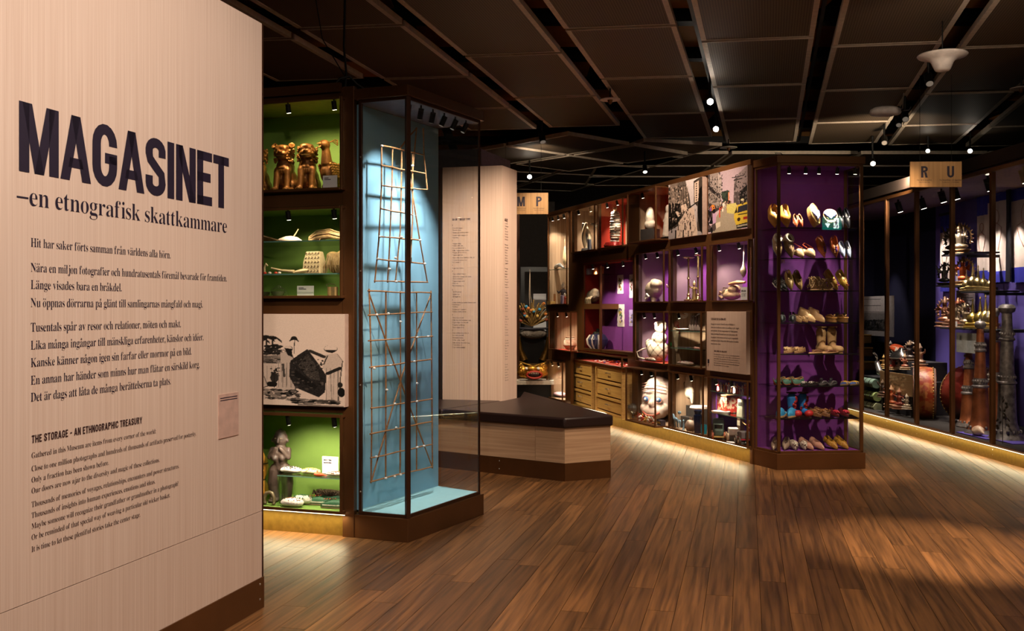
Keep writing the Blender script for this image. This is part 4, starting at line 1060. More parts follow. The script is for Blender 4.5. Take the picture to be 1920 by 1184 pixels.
for s in (-1, 1):
    b = MB()
    for i in range(6):
        for j in range(5): b.ell((s*(.058-.0*i), -.035+j*.022+i*.006, .175-i*.016), (.007, .014, .012), seg=8, rg=5)
    tag(b.build('wing_feathers', BRZ2, r, True), kind='stuff')
card(LW, .0, 605.5, 632, zt, .085, 'small white label card in front of the bronze bird')
# ---- middle left case
z1s, z2s, z0s = 1.957, 1.737, 1.585
STR = mm('#c8a878', .7, ns=40, col2='#8a6a40')
r = thing('fish_lure', 'pale carved fish with a curved tail on the upper glass shelf', 'carving', on(LW, .12, 545, z1s), LW.a)
b = MB(); b.tube([(-.09, 0, .02), (-.04, 0, .022), (0, 0, .022), (.05, 0, .018), (.085, 0, .01)], [.008, .02, .023, .017, .004], 12); b.build('body', mm('#e0c8b0', .5, ns=30), r, True)
MB().tube([(.0, .01, .02), (.04, .0, .06), (.06, 0, .09)], [.006, .004, .003], 7).build('fin', mm('#d0b080', .5), r, True)
for i in range(4): pass
r = thing('stick_bundle', 'bundle of thin curved sticks beside the pale carved fish', 'sticks', on(LW, .14, 503, z1s), LW.a)
for i in range(7): MB().tube([(-.1, .01*i-.03, .01+.006*i), (-.03, .01*i-.03, .05-.005*i), (.12-.01*i, .006*i, .008)], .005, 6).build('stick', STR, r, True)
r = thing('raffia_bundle', 'tied bundle of straw-coloured raffia on the upper glass shelf', 'raffia', on(LW, .14, 612, z1s), LW.a)
rn = random.Random(4); b = MB()
for i in range(60):
    y = rn.uniform(-.04, .04); z = abs(rn.gauss(.02, .014))+.004; b.tube([(-.13, y*.3, z*.5+.002), (-.06, y, z+.01), (.04, y*1.1, z+.02), (.13, y, z*.8+.003)], .0025, 5)
tag(b.build('raffia', STR, r, True), kind='stuff')
MB().tube([(-.03, .05, .0), (-.03, .0, .06), (-.03, -.05, .0)], .004, 6).build('binding', mm('#7a5a34'), r, True)
r = thing('wooden_ladle', 'pale wooden ladle with a long handle on the lower glass shelf', 'ladle', on(LW, .10, 552, z2s), LW.a)
b = MB(); b.ell((.06, 0, .018), (.07, .04, .018), (0, -.15, 0)); b.tube([(.0, 0, .018), (-.1, 0, .028), (-.18, 0, .045)], [.012, .007, .006], 8); b.build('ladle_body', mm('#d8bc90', .5), r, True)
r = thing('hooked_handle', 'small pale hooked wooden handle at the end of the lower shelf', 'handle', on(LW, .1, 499, z2s), LW.a)
MB().tube([(-.01, 0, .0), (-.012, 0, .05), (.0, 0, .075), (.012, 0, .06)], .007, 8).build('hook', mm('#d8bc90', .5), r, True)
for i, px in enumerate((497, 506, 517, 524)):
    o = MB().ell((0, 0, .009), (.012, .01, .009)).build('bead', mm('#d8482c' if i % 2 == 0 else '#e8d8cc', .4), None, True)
    single(o, ('orange' if i % 2 == 0 else 'white')+' bead on the lower glass shelf, '+('by the hooked handle' if i < 2 else 'beneath the ladle handle'), 'bead', on(LW, .05, px, z2s), 0, 'beads on the lower glass shelf')
r = thing('woven_basket', 'pale woven basket with a stitched lattice pattern', 'basket', on(LW, .13, 591, z2s), LW.a)
MB().rings([[(x, y, z) for x, y in ((-w, -d), (w*.85, -d), (w*.85, d), (-w, d))] for z, w, d in ((0, .075, .05), (.08, .07, .045), (.155, .055, .03))]).build('basket_body', mm('#d2b98c', .8, ns=120, bump=.4, bs=260), r, bevel=.008)
b = MB()
for i in range(5):
    for j in range(5):
        b.tube([(-.055+i*.024, -.052+j*.0035, .015+j*.03), (-.043+i*.024, -.054+j*.0035, .022+j*.03), (-.055+i*.024+.004, -.051+j*.0035, .028+j*.03)], .0025, 5)
tag(b.build('stitching', mm('#5a3a20'), r, True), kind='stuff')
r = thing('grass_bag', 'crumpled grass fibre bag slumped against the case side', 'bag', on(LW, .15, 634, z2s), LW.a)
b = MB(); b.ell((0, 0, .06), (.075, .06, .062)); b.ell((.03, .0, .1), (.06, .05, .06)); b.ell((-.04, 0, .12), (.045, .045, .035)); mobj('bag_body', blob(b, .006, 3), mm('#a8854e', .8, ns=60, bump=.8, bs=60), r)
rn = random.Random(5); b = MB()
for i in range(40):
    a = rn.uniform(-1, 1)*.08; b.tube([(a, -.062, .0+rn.random()*.05), (a*.8, -.075, .06), (a*.5, -.055, .14)], .0022, 5)
tag(b.build('fibres', STR, r, True), kind='stuff')
r = thing('mesh_dish', 'fine wire mesh food cover on the floor of the middle green case', 'cover', on(LW, .3, 522, z0s), LW.a)
b = MB()
for i in range(9):
    b.tube([(-.08+i*.02, 0, 0), (-.06+i*.015, 0, .05), (0+(i-4)*.006, 0, .085*math.cos((i-4)*.15))], .0012, 4)
for j in range(5): b.tube([(-.08+j*.008, -.002, .015*j), (.08-j*.008, -.002, .015*j)], .0012, 4)
b.build('wire_mesh', mm('#6a6a50', .5, .4), r)
def bowl(r_, h, m, name='bowl', th=.006):
    return MB().lathe([(.001, 0), (r_*.5, 0), (r_*.85, h*.4), (r_, h), (r_-th, h), (r_*.8, h*.45), (r_*.4, th), (.001, th)], 28)
o = bowl(.048, .036, None).build('bowl', mm('#5c6048', .45, ns=20, col2='#3a3a28'), None, True); single(o, 'mottled green stone bowl beside the white card', 'bowl', on(LW, .1, 521, z0s))
o = bowl(.046, .034, None).build('bowl', mm('#33301e', .45), None, True); single(o, 'dark stone bowl partly behind the text wall edge', 'bowl', on(LW, .12, 494, z0s))
card(LW, .12, 557, 588, z0s, .074, 'pale label card standing in the middle green case')
o = MB().rings([[(x, y-w, 0) for y in (0,)]+[(x, w, 0), (x, w, .006), (x, -w, .006)] for x, w in ((-.14, .006), (-.06, .014), (.05, .014), (.15, .006))]).build('wooden_paddle', mm('#c09a3c', .5), None)
single(o, 'flat yellow wooden paddle lying before the white card', 'paddle', on(LW, .03, 570, z0s), LW.a)
r = thing('birch_pot', 'small cylindrical bark pot with a cord handle', 'pot', on(LW, .09, 624, z0s), LW.a)
MB().lathe([(.001, 0), (.036, 0), (.036, .064), (.031, .064), (.031, .01), (.001, .01)], 24).build('pot_body', mm('#b08c5c', .7, ns=50), r, True)
MB().tube([(-.036, 0, .055), (-.05, 0, .08), (-.02, 0, .085), (.02, -.01, .08), (.034, -.01, .05)], .002, 6).build('cord_handle', mm('#5a3a20'), r, True)
# ---- lowest left case
zb = .165
r = thing('ancestor_figure', 'dark carved wooden standing figure with hands raised to its chin', 'statue', on(LW, .18, 526, zb), LW.a+.2)
b = MB()
for s in (-1, 1):
    b.cap((s*.042, 0, .02), (s*.05, .0, .12), .034, .04); b.cap((s*.05, 0, .12), (s*.036, 0, .22), .042, .046); b.ell((s*.042, -.02, .012), (.036, .055, .014))
    b.cap((s*.058, 0, .36), (s*.068, -.03, .31), .02, .018); b.cap((s*.068, -.03, .31), (s*.018, -.055, .375), .018, .014)
    b.ell((s*.028, -.048, .305), (.022, .02, .022)); b.ell((s*.056, -.01, .425), (.008, .012, .016))
b.ell((0, 0, .235), (.062, .045, .04)); b.cap((0, 0, .24), (0, 0, .34), .044, .056); b.cap((0, 0, .36), (0, 0, .40), .03, .022)
b.ell((0, 0, .435), (.052, .045, .06)); b.cap((0, -.045, .45), (0, -.053, .42), .008, .012); b.ell((0, 0, .47), (.04, .042, .03)); b.ell((0, 0, .497), (.01, .02, .012))
mobj('body', blob(b, .006, 3), mm('#55443c', .5, ns=10, bump=.3, col2='#3a2c26'), r)
for s in (-1, 1): MB().ell((s*.02, -.042, .442), (.01, .004, .004), seg=10, rg=6).build('eye', mm('#9a8470', .4), r, True)
r = thing('gourd_bottle', 'orange-brown gourd with cord binding partly behind the text wall edge', 'gourd', on(LW, .2, 489, zb), LW.a)
MB().lathe([(.001, 0), (.04, .01), (.055, .06), (.045, .11), (.03, .14), (.045, .18), (.055, .23), (.045, .28), (.02, .33), (.015, .36), (.001, .36)], 26).build('gourd_body', mm('#c88a34', .4, ns=8), r, True)
for z in (.255, .14): MB().tube([(.052*math.cos(a)*(.95 if z > .2 else .6), .052*math.sin(a)*(.95 if z > .2 else .6), z) for a in np.linspace(0, 2*PI, 20)[:-1]], .004, 6, closed=True).build('binding', mm('#3a2818'), r, True)
r = thing('horseshoe_bracelet', 'thick pale horseshoe-shaped bracelet standing on its ends', 'bracelet', on(LW, .05, 505, zb), LW.a)
MB().tube([(-.034, 0, .012), (-.038, 0, .05), (-.02, 0, .08), (0, 0, .086), (.02, 0, .08), (.038, 0, .05), (.034, 0, .012)], [.009, .012, .013, .013, .013, .012, .009], 12).build('ring', mm('#8c7a5c', .4, .2), r, True)
for s in (-1, 1): MB().ell((s*.034, 0, .012), (.014, .014, .012)).build('end_knob', mm('#6c5c44', .4, .3), r, True)
RZ = .375; xa, xb = pk(LW, .03, 520), LX1-.01
r = thing('acrylic_riser', 'clear acrylic riser table spanning the lowest green case', 'riser', LW.w(xa, .03, zb), LW.a)
w = xb-xa; MB().box(0, w, 0, .24, RZ-zb-.006, RZ-zb).build('top', 'acrylic', r); MB().box(0, .005, 0, .24, 0, RZ-zb-.006).build('side', 'acrylic', r); MB().box(w-.005, w, 0, .24, 0, RZ-zb-.006).build('side', 'acrylic', r)
MB().box(0, w, -.0006, 0, RZ-zb-.006, RZ-zb).build('top_edge', 'glass_edge', r)
def pouch(name, label, loc, rz, L, W, Hh, c1, c2, n, seed, group=None, cat='pouch'):
    r = thing(name, label, cat, loc, rz, group); rn = random.Random(seed)
    b = MB(); b.ell((0, 0, Hh*.5), (L/2, W/2, Hh*.5)); b.ell((L*.2, 0, Hh*.45), (L*.32, W*.45, Hh*.45)); b.ell((-L*.25, 0, Hh*.4), (L*.28, W*.42, Hh*.4)); mobj('pouch_body', blob(b, L/26, 3), mm(c1, .7, ns=40, bump=.5, bs=120), r)
    b = MB()
    for i in range(n):
        a = rn.uniform(0, 2*PI); q = rn.uniform(.1, .95)
        x, y = math.cos(a)*q*L/2, math.sin(a)*q*W/2; z = Hh*.5+Hh*.5*math.sqrt(max(0, 1-q*q))
        b.ell((x, y, z), (.005, .004, .003), seg=6, rg=4)
    tag(b.build('beads', mm(c2, .35), r, True), kind='stuff'); return r
pouch('beaded_pouch', 'small white pouch with dark beadwork at the end of the acrylic riser', on(LW, .14, 546, RZ), LW.a, .16, .09, .045, '#e0d4c8', '#3a3c28', 60, 1, 'beaded pouches on the acrylic riser')
pouch('beaded_pouch', 'yellowish beaded pouch in the middle of the acrylic riser', on(LW, .14, 583, RZ), LW.a, .14, .09, .04, '#d8cf98', '#a8964c', 70, 2, 'beaded pouches on the acrylic riser')
pouch('beaded_pouch', 'long pale beaded pouch before the white card on the riser', on(LW, .12, 632, RZ), LW.a, .16, .06, .03, '#dcc8b4', '#8c5c44', 50, 3, 'beaded pouches on the acrylic riser')
r = thing('red_ribbon', 'crumpled orange-red ribbon on the acrylic riser', 'ribbon', on(LW, .07, 598, RZ), LW.a)
b = MB(); b.ell((0, 0, .012), (.04, .02, .012)); b.cap((0, 0, .015), (-.015, 0, .04), .01, .004); b.cap((.01, 0, .01), (.05, .01, .006), .01, .005); mobj('ribbon_body', blob(b, .004, 1), mm('#e04a20', .6), r)
card(LW, .2, 604, 634, RZ, .115, 'white label card standing on the acrylic riser', text=(('INSETTINS', .74, .011, .5), ('MARGUING', .58, .011, .5)))
pouch('rolled_textile', 'rolled white beaded textile nearest the acrylic riser side', on(LW, .05, 548, zb), LW.a, .17, .09, .06, '#e8dcd0', '#8a5c40', 30, 4, cat='textile')
pouch('rolled_textile', 'folded white cloth with green and red beads behind the rolled textile', on(LW, .16, 568, zb), LW.a, .17, .1, .06, '#d8d0c0', '#2c5c3c', 60, 5, cat='textile')
r = thing('fur_bundle', 'dark brown fur bundle behind the green moccasins', 'fur', on(LW, .26, 618, zb), LW.a)
b = MB(); rn = random.Random(8)
for i in range(90):
    x = rn.uniform(-.1, .1); y = rn.uniform(-.03, .03); b.tube([(x, y, .05), (x+rn.uniform(-.02, .02), y-.02, .085), (x+rn.uniform(-.04, .04), y-.04, .06)], .003, 5)
b.ell((0, 0, .045), (.11, .05, .045)); tag(b.build('fur', mm('#4a3424', .8), r, True), kind='stuff')
# ---- shoes: toe at the origin, heel towards +y
def shoe_mesh(L, W, toe_h, heel_h, vamp, open_w=.72, curl=0, point=.3, sole=.008, heel=0, back=1.0, side_h=None):
    """upper as one shell that is open from the vamp backwards"""
    N = 16; rings = []; hs = side_h if side_h is not None else heel_h*.8
    def half(s):
        w = math.sin(PI*min(1, (s+.02)/.62)/2)**(.55+point) if s < .6 else 1
        if s > .45: w *= 1-.22*math.sin(PI*min(1, (s-.45)/.4)/2)
        if s > .86: w *= max(.30, math.sqrt(max(0, 1-((s-.86)/.145)**2)))
        return max(.06, w)*W/2
    def zb(s): return sole+heel*max(0, (s-.45)/.55)+curl*max(0, (.22-s)/.22)**2
    for k in range(N+1):
        s = k/N; w = half(s); z0 = zb(s)
        if s < vamp: o = 0; h = toe_h*(.35+.65*math.sin(PI/2*min(1, s/(vamp*.8)))); 
        else:
            q = min(1, (s-vamp)/.10); o = w*open_w*math.sqrt(q)
            h = toe_h*(1-q)+(hs+(heel_h-hs)*max(0, (s-.7)/.3))*q
            if s > .94: o *= .7
        if back < 1 and s > back: h = .006; 
        y = s*L
        if s < vamp:
            pr = [(-w*.96, z0), (-w, z0+h*.35), (-w*.75, z0+h*.75), (-w*.35, z0+h*.97), (-w*.1, z0+h), (-.0005, z0+h*.99), (0, z0+h*.985)]
        else:
            pr = [(-w*.96, z0), (-w*1.02, z0+h*.35), (-(w*.6+o*.4), z0+h*.8), (-o*1.02, z0+h), (-o*.94, z0+h*.97), (-min(o*.9, w*.85), z0+max(.004, h*.3)), (0, z0+.004)]
        pr = pr+[(-x, z) for x, z in pr[:-1][::-1]]
        rings.append([(x, y, z) for x, z in pr])
    m = MB(); m.rings(rings, caps=True, closed=True); return m, half, zb
def shoe(name, L=.23, W=.08, toe_h=.05, heel_h=.06, vamp=.45, cu='#8a6a40', cs='#3a281c', cl=None, sole=.008, heel=0, curl=0, point=.3, back=1.0, open_w=.72, side_h=None, metal=0, rough=.5, extra=None, bump=.15):
    r = thing(name, '', 'shoe')
    m, half, zb = shoe_mesh(L, W, toe_h, heel_h, vamp, open_w, curl, point, sole, heel, back, side_h)
    m.build('upper', mm(cu, rough, metal, ns=30, bump=bump), r, True, angle=50)
    N = 14; pts = [(half(k/N)*1.04, k/N*L) for k in range(N+1)]
    s = MB(); rs = []
    for k in range(N+1):
        w, y = pts[k]; z = zb(k/N); z0 = curl*max(0, (.22-k/N)/.22)**2; zl = z0 if k/N > .62 or heel < .02 else max(z0, z-sole*1.0)
        rs.append([(-w, y, zl), (w, y, zl), (w, y, z+.001), (-w, y, z+.001)])
    s.rings(rs); s.build('sole', mm(cs, .6), r, bevel=.0015)
    if cl:
        q = MB(); k0 = int(vamp*N)+1
        q.rings([[(-pts[k][0]*.62, pts[k][1], zb(k/N)+.006), (pts[k][0]*.62, pts[k][1], zb(k/N)+.006), (pts[k][0]*.6, pts[k][1], zb(k/N)+.009), (-pts[k][0]*.6, pts[k][1], zb(k/N)+.009)] for k in range(k0, N)])
        q.build('insole', mm(cl, .7), r)
    if extra: extra(r, L, W, toe_h, half, zb)
    return r
def x_tassel(col, z=.03):
    def f(r, L, W, th, half, zb):
        b = MB(); b.ell((0, L*.35, th+.018), (.009, .012, .009)); b.cap((0, L*.34, th+.016), (0, L*.2, th+.008), .006, .012); b.build('tassel', mm(col, .7), r, True)
        b = MB()
        for i in range(3): b.tube([(-.02, L*(.15+.08*i), th*.75+.012), (0, L*(.12+.08*i), th+.012), (.02, L*(.15+.08*i), th*.75+.012)], .0018, 5)
        b.build('embroidery', mm('#e0b050', .4), r, True)
    return f
def x_strap(col, n=1, w=.006):
    def f(r, L, W, th, half, zb):
        b = MB()
        for i in range(n):
            s = .35+.16*i; hw = half(s); b.tube([(-hw, s*L, zb(s)), (-hw*.9, s*L, zb(s)+th*.8), (0, s*L-.01, zb(s)+th*1.1), (hw*.9, s*L, zb(s)+th*.8), (hw, s*L, zb(s))], w, 6)
        b.build('strap', mm(col, .6), r, True)
    return f
def x_pom(col, n=30, rad=.007, nm='pompoms'):
    def f(r, L, W, th, half, zb):
        rn = random.Random(n); b = MB()
        for i in range(n):
            a = rn.uniform(-1, 1); s = rn.uniform(.05, .42); b.ell((a*half(s)*.8, s*L, zb(s)+th*math.sqrt(max(.1, 1-a*a*.7))+.002), rad*rn.uniform(.7, 1.2), seg=7, rg=5)
        tag(b.build(nm, mm(col, .5), r, True), kind='stuff')
    return f
def x_rim(col, w=.004):
    def f(r, L, W, th, half, zb):
        b = MB(); pts = []
        b.tube([(-half(s)*.74*(1 if s > .6 else 1), s*L, zb(s)+th*.95) for s in (.5, .6, .7, .8, .9)]+[(0, L*.985, zb(1)+th*1.1)]+[(half(s)*.74, s*L, zb(s)+th*.95) for s in (.9, .8, .7, .6, .5)]+[(0, .42*L, zb(.4)+th)], w, 6, closed=True)
        b.build('trim', mm(col, .6), r, True)
    return f
def thong(name, L=.24, W=.09, cs='#b89460', strap='#5a6ab0', th=.012, block=0, rim=None):
    r = thing(name, '', 'shoe')
    out = []
    for k in range(24):
        a = 2*PI*k/24; out.append((math.sin(a)*W/2*(1-.10*math.cos(a)), L/2-math.cos(a)*L/2))
    MB().prism(out, block, block+th).build('sole', mm(cs, .6, ns=60), r, bevel=.002)
    if block:
        MB().prism([(x*.94, L/2+(y-L/2)*.95) for x, y in out], 0, block-.001).build('platform', mm('#9c7444', .6, ns=40), r, bevel=.003)
    b = MB()
    for s in (-1, 1): b.tube([(0, L*.22, block+th), (s*W*.2, L*.34, block+th+.018), (s*W*.38, L*.58, block+th+.01), (s*W*.42, L*.66, block+th)], [.006, .009, .008, .005], 8)
    b.build('strap', mm(strap, .7), r, True)
    if rim:
        b = MB(); b.tube([(x*.9, L/2+(y-L/2)*.93, block+th+.001) for x, y in out], .003, 6, closed=True); b.build('rim', mm(rim, .6), r, True)
    return r
def boot(name, H_=.25, L=.22, W=.085, cu='#b89468', cs='#6a4c30', shaft=.052, pat=None, toe=None):
    r = thing(name, '', 'shoe'); b = MB()
    b.ell((0, L*.22, .036), (W*.46, L*.24, .036)); b.cap((0, L*.35, .04), (0, L*.72, .05), W*.36, W*.42); b.ell((0, L*.78, .045), (W*.42, L*.2, .045))
    b.cap((0, L*.68, .08), (0, L*.70, H_-.02), shaft*.82, shaft)
    me = blob(b, .007, 3, 'boot'); mobj('upper', me, mm(cu, .65, ns=20, bump=.3, bs=40), r)
    MB().lathe([(shaft*.96, 0), (shaft*1.05, 0), (shaft*1.05, .012), (shaft*.9, .012), (shaft*.88, -.0)], 20, (0, L*.70, H_+shaft*.66-.012)).build('cuff', mm(cs, .7), r, True)
    m, half, zb = shoe_mesh(L, W, .01, .01, .9)
    s = MB(); s.prism([(half(k/14)*1.04, k/14*L) for k in range(15)]+[(-half(k/14)*1.04, k/14*L) for k in range(14, -1, -1)], 0, .012); s.build('sole', mm(cs, .6), r)
    if toe: b = MB(); b.ell((0, L*.19, .036), (W*.48, L*.22, .034)); b.build('toe_cap', mm(toe, .5), r, True)
    if pat:
        rn = random.Random(2); b = MB()
        for i in range(8):
            a = rn.uniform(-2.6, -.5); z = rn.uniform(.07, H_-.02); b.ell((math.cos(a)*shaft*.92, L*.7+math.sin(a)*shaft*.92, z), (.014, .008, .018), seg=8, rg=5)
        b.build('patches', mm(pat, .5), r, True)
    return r
NS = 0
SHOEZ = SH
def pair(mk, row, pxs, labels, tilt=0, ly=.13, rz=0, group=None, splay=.0, name=None, lift=0, size=1.0):
    first = None
    for i, px in enumerate(pxs):
        r = mk if first is None else dup(first, (0, 0, 0))
        lx, _ = TWR.pick(ly, px); r.location = TWR.w(lx, ly, SHOEZ[row]+.001+lift); r.rotation_euler = (math.radians(tilt), 0, TWR.a+rz+(splay if i else -splay))
        r['label'] = labels[i]; r.scale = (size,)*3
        if group: r['group'] = group
        first = first or r
    return first
def two(s, a='nearer the case edge', b='inner one'): return (s+', '+a, s+', '+b)
# top shelf
pair(shoe('wooden_clog', .23, .105, .075, .065, .42, '#b8843c', '#a8742c', rough=.42, sole=.014, point=.5, cl='#7a5228'), 0, (1453, 1476), ('polished tan wooden clog at the outer end of the top shelf', 'polished tan wooden clog beside the small red slippers'), 58, .10, 0, 'tan wooden clogs on the top shelf', .08)
pair(shoe('small_slipper', .15, .05, .03, .035, .5, '#a8502c', '#5c2818', extra=x_rim('#d89468', .003), cl='#3a1810', point=.5), 0, (1494, 1504), two('small red and cream slipper between the clogs and the platform sandal', 'left of its pair', 'right of its pair'), 50, .10, 0, 'small red slippers', .08)
pair(thong('platform_sandal', .23, .085, '#c8ac74', '#7c82c8', .02, .055, '#8a6c3c'), 0, (1527,), ('tall platform sandal with a blue thong strap, tilted upright',), 66, .10, .25)
r = pair(thong('wedge_sandal', .18, .13, '#c09a58', '#5c6cb8', .02, .06), 0, (1557,), ('wide tan wooden wedge sandal above the exit sign reflection',), 50, .10, -.25)
pair(shoe('black_shoe', .22, .06, .035, .05, .45, '#17171d', '#0e0e10', rough=.3, cl='#2a2a34', extra=x_rim('#3a3c50', .003)), 0, (1580, 1592), two('narrow black shoe with a grey rim', 'nearer the wedge sandal', 'at the end of the top shelf'), 55, .12, 0, 'narrow black shoes', 0)
# second shelf
def x_fur(r, L, W, th, half, zb):
    b = MB(); b.tube([(math.cos(a)*.032, L*.72+math.sin(a)*.045, .085) for a in np.linspace(0, 2*PI, 16)[:-1]], .012, 7, closed=True); b.build('fur_cuff', mm('#c8bcb0', .9, ns=80, bump=1, bs=150), r, True)
pair(shoe('beaded_shoe', .25, .09, .06, .085, .5, '#9a7c5c', '#5c6c90', extra=x_fur, cl='#4a3a2c', bump=.6), 1, (1461, 1485), two('tall beige beaded shoe with a pale fur cuff', 'outer one', 'beside the cream mules'), 52, .10, 0, 'beige shoes with fur cuffs', .1)
pair(shoe('cream_mule', .2, .105, .06, .03, .5, '#c8a484', '#8c3c24', back=.55, cl='#d8bc98', rough=.4, extra=x_rim('#c84c2c', .003)), 1, (1506, 1527), two('shiny cream mule with red edging', 'beside the fur cuffed shoes', 'beside the orange babouches'), 26, .09, .3, 'shiny cream mules')
pair(shoe('embroidered_slipper', .25, .088, .045, .045, .48, '#a85424', '#7c3418', cl='#c87840', point=.75, extra=x_tassel('#6c2c90')), 1, (1546, 1568), two('orange leather slipper with a purple tassel', 'inner one', 'nearer the pale blue shoes'), 52, .09, -.1, 'orange tasselled slippers', -.1)
pair(shoe('ballet_shoe', .2, .055, .03, .04, .38, '#8088a8', '#6c7088', cl='#c8c0c0', point=.4, extra=x_rim('#b8b0b8', .003)), 1, (1583, 1594), two('small pale blue shoe at the end of the second shelf', 'inner one', 'outermost'), 48, .10, -.1, 'pale blue shoes')
# third shelf
pair(shoe('black_sneaker', .22, .075, .045, .05, .45, '#18161a', '#d8d0cc', cl='#2c282c', extra=x_strap('#d8d0cc', 3, .002)), 2, (1466, 1475), two('black shoe with white laces on the third shelf', 'outer one', 'inner one'), 22, .12, 0, 'black laced shoes on the third shelf')
pair(shoe('woven_shoe', .22, .078, .04, .05, .38, '#94703c', '#6a4c28', cl='#b08c58', bump=.8, extra=x_rim('#b89860', .004)), 2, (1484, 1502), two('woven bark shoe with a pale rim', 'outer one', 'beside the knotted rope'), 48, .09, 0, 'woven bark shoes', .06)
for i, (px, lab) in enumerate(((1527, 'tangled knotted rope sandal, higher of the two'), (1549, 'tangled knotted rope sandal beside the yellow moccasins'))):
    r = thing('rope_sandal', lab, 'shoe', TWR.w(pk(TWR, .12, px), .12, SH[2]), TWR.a, 'rope sandals'); rn = random.Random(i+3); b = MB()
    for k in range(16):
        a0 = rn.uniform(0, 6.3); R_r = rn.uniform(.03, .065)
        b.tube([(math.cos(a0+t)*R_r*(1+.3*math.sin(3*t+k)), math.sin(a0+t)*R_r*.5, .07-.02*i+math.sin(t*2+k)*.05+rn.uniform(-.01, .02)) for t in np.linspace(0, 4.5, 12)], .0052, 6)
    tag(b.build('rope', mm('#b08864', .8, ns=120, bump=.8, bs=200), r, True), kind='stuff')
    MB().prism([(-.05, -.05), (.05, -.05), (.05, .05), (-.05, .05)], 0, .015).build('sole', mm('#8c6844', .8), r, bevel=.006)
pair(shoe('yellow_moccasin', .24, .085, .05, .05, .5, '#b8903c', '#8c6c28', cl='#7c5c28', point=.7, extra=x_pom('#b83020', 8, .006, 'red_beads')), 2, (1569, 1588), two('pointed yellow moccasin with red beads', 'inner one', 'at the end of the third shelf'), 46, .09, .25, 'yellow moccasins', -.1)
# fourth shelf
pair(shoe('dark_sneaker', .2, .075, .05, .055, .45, '#14141c', '#2c2c3a', cl='#26262c', extra=x_strap('#b8b8c0', 1, .002)), 3, (1467, 1487), two('low black shoe on the fourth shelf', 'outer one', 'beside the tan slippers'), 12, .07, -.3, 'low black shoes on the fourth shelf')
pair(shoe('tan_slipper', .18, .07, .04, .045, .5, '#b08c64', '#8c6c48', cl='#8a6844', bump=1.0, extra=x_pom('#c8a880', 26, .006, 'fringe')), 3, (1502, 1514), two('fringed tan slipper on the fourth shelf', 'beside the low black shoe', 'beside the tan half boots'), 10, .07, 0, 'fringed tan slippers')
pair(shoe('half_boot', .21, .075, .055, .09, .42, '#b8946c', '#94704c', cl='#6a4c30', side_h=.08), 3, (1528, 1546), two('tan leather half boot on the fourth shelf', 'inner one', 'beside the wooden clog sandals'), 15, .06, .5, 'tan half boots')
pair(thong('wood_sandal', .2, .085, '#b88448', '#7c5428', .014, .035), 3, (1567, 1588), two('wooden sandal on raised blocks at the end of the fourth shelf', 'inner one', 'outermost'), 4, .06, 0, 'wooden block sandals')
for px in (1570, 1583):
    o = MB().lathe([(.001, 0), (.008, 0), (.007, .02), (.014, .03), (.012, .042), (.001, .045)], 14).build('toe_knob', mm('#5a5450', .3, .6), None, True); single(o, 'small dark metal knob standing among the wooden sandals, '+('inner one' if px < 1575 else 'outer one'), 'knob', TWR.w(pk(TWR, .24, px), .24, SH[3]+.05), group='metal knobs')
    MB().box(-.02, .02, -.02, .02, -.05, .001).build('stand', 'acrylic', o)
# fifth shelf
pair(shoe('fur_slipper', .2, .08, .045, .04, .55, '#a07c58', '#7c5c3c', cl='#5c4028', bump=1.2, extra=x_pom('#b08c64', 40, .007, 'fur')), 4, (1470, 1490), two('fuzzy brown slipper on the shelf with the tall boots', 'outer one', 'inner one'), 4, .06, -.8, 'fuzzy brown slippers')
pair(thong('flat_sandal', .22, .085, '#a8805c', '#6c4430', .008), 4, (1517, 1543), two('flat leather sandal before the tall boots', 'inner one', 'nearer the boots'), 3, .05, -1.1, 'flat leather sandals')
pair(boot('felt_boot', .22, .21, .09, '#b8966c', '#8c6c44', .05), 4, (1560, 1580), two('tall beige felt boot', 'inner one', 'outermost'), 0, .09, .35, 'tall felt boots')
# sixth shelf
pair(shoe('curled_shoe', .2, .08, .045, .055, .5, '#4c7468', '#8c4c34', cl='#5c2c20', curl=.06, point=.7, extra=x_rim('#b08050', .005)), 5, (1450, 1466, 1484), ('green and brown curled-toe shoe nearest the angled glass pane', 'green and brown curled-toe shoe, middle of three', 'green and brown curled-toe shoe beside the black beaded sandals'), 5, .08, -.9, 'curled-toe shoes')
pair(shoe('beaded_sandal', .2, .08, .025, .02, .5, '#1c181a', '#2a2420', back=.5, cl='#5a4a44', extra=x_pom('#d8d0cc', 26, .0035, 'beads')), 5, (1502, 1516), two('flat black sandal dotted with white beads', 'beside the curled-toe shoe', 'beside the knob sandals'), 3, .05, -.8, 'black beaded sandals')
for i, px in enumerate((1538, 1556)):
    r = thong('knob_sandal', .22, .08, '#4c4a4c', '#6a686c', .014); r['label'] = 'flat grey metal sandal with a toe knob, '+('inner one' if i == 0 else 'beside the yellow and blue sandals'); r['group'] = 'grey knob sandals'
    r.location = TWR.w(pk(TWR, .08, px), .08, SH[5]); r.rotation_euler = (.05, 0, TWR.a-.6)
    MB().lathe([(.001, 0), (.006, 0), (.006, .03), (.016, .04), (.014, .052), (.001, .055)], 14, (0, .05, .014)).build('toe_knob', mm('#8a888c', .25, .9), r, True)
pair(shoe('strappy_sandal', .2, .075, .022, .02, .5, '#3c4c84', '#8c7448', back=.5, cl='#c8a860', extra=x_strap('#d8a830', 2, .004)), 5, (1576, 1594), two('blue sandal with yellow straps', 'inner one', 'at the end of the sixth shelf'), 3, .07, -.9, 'blue and yellow sandals')
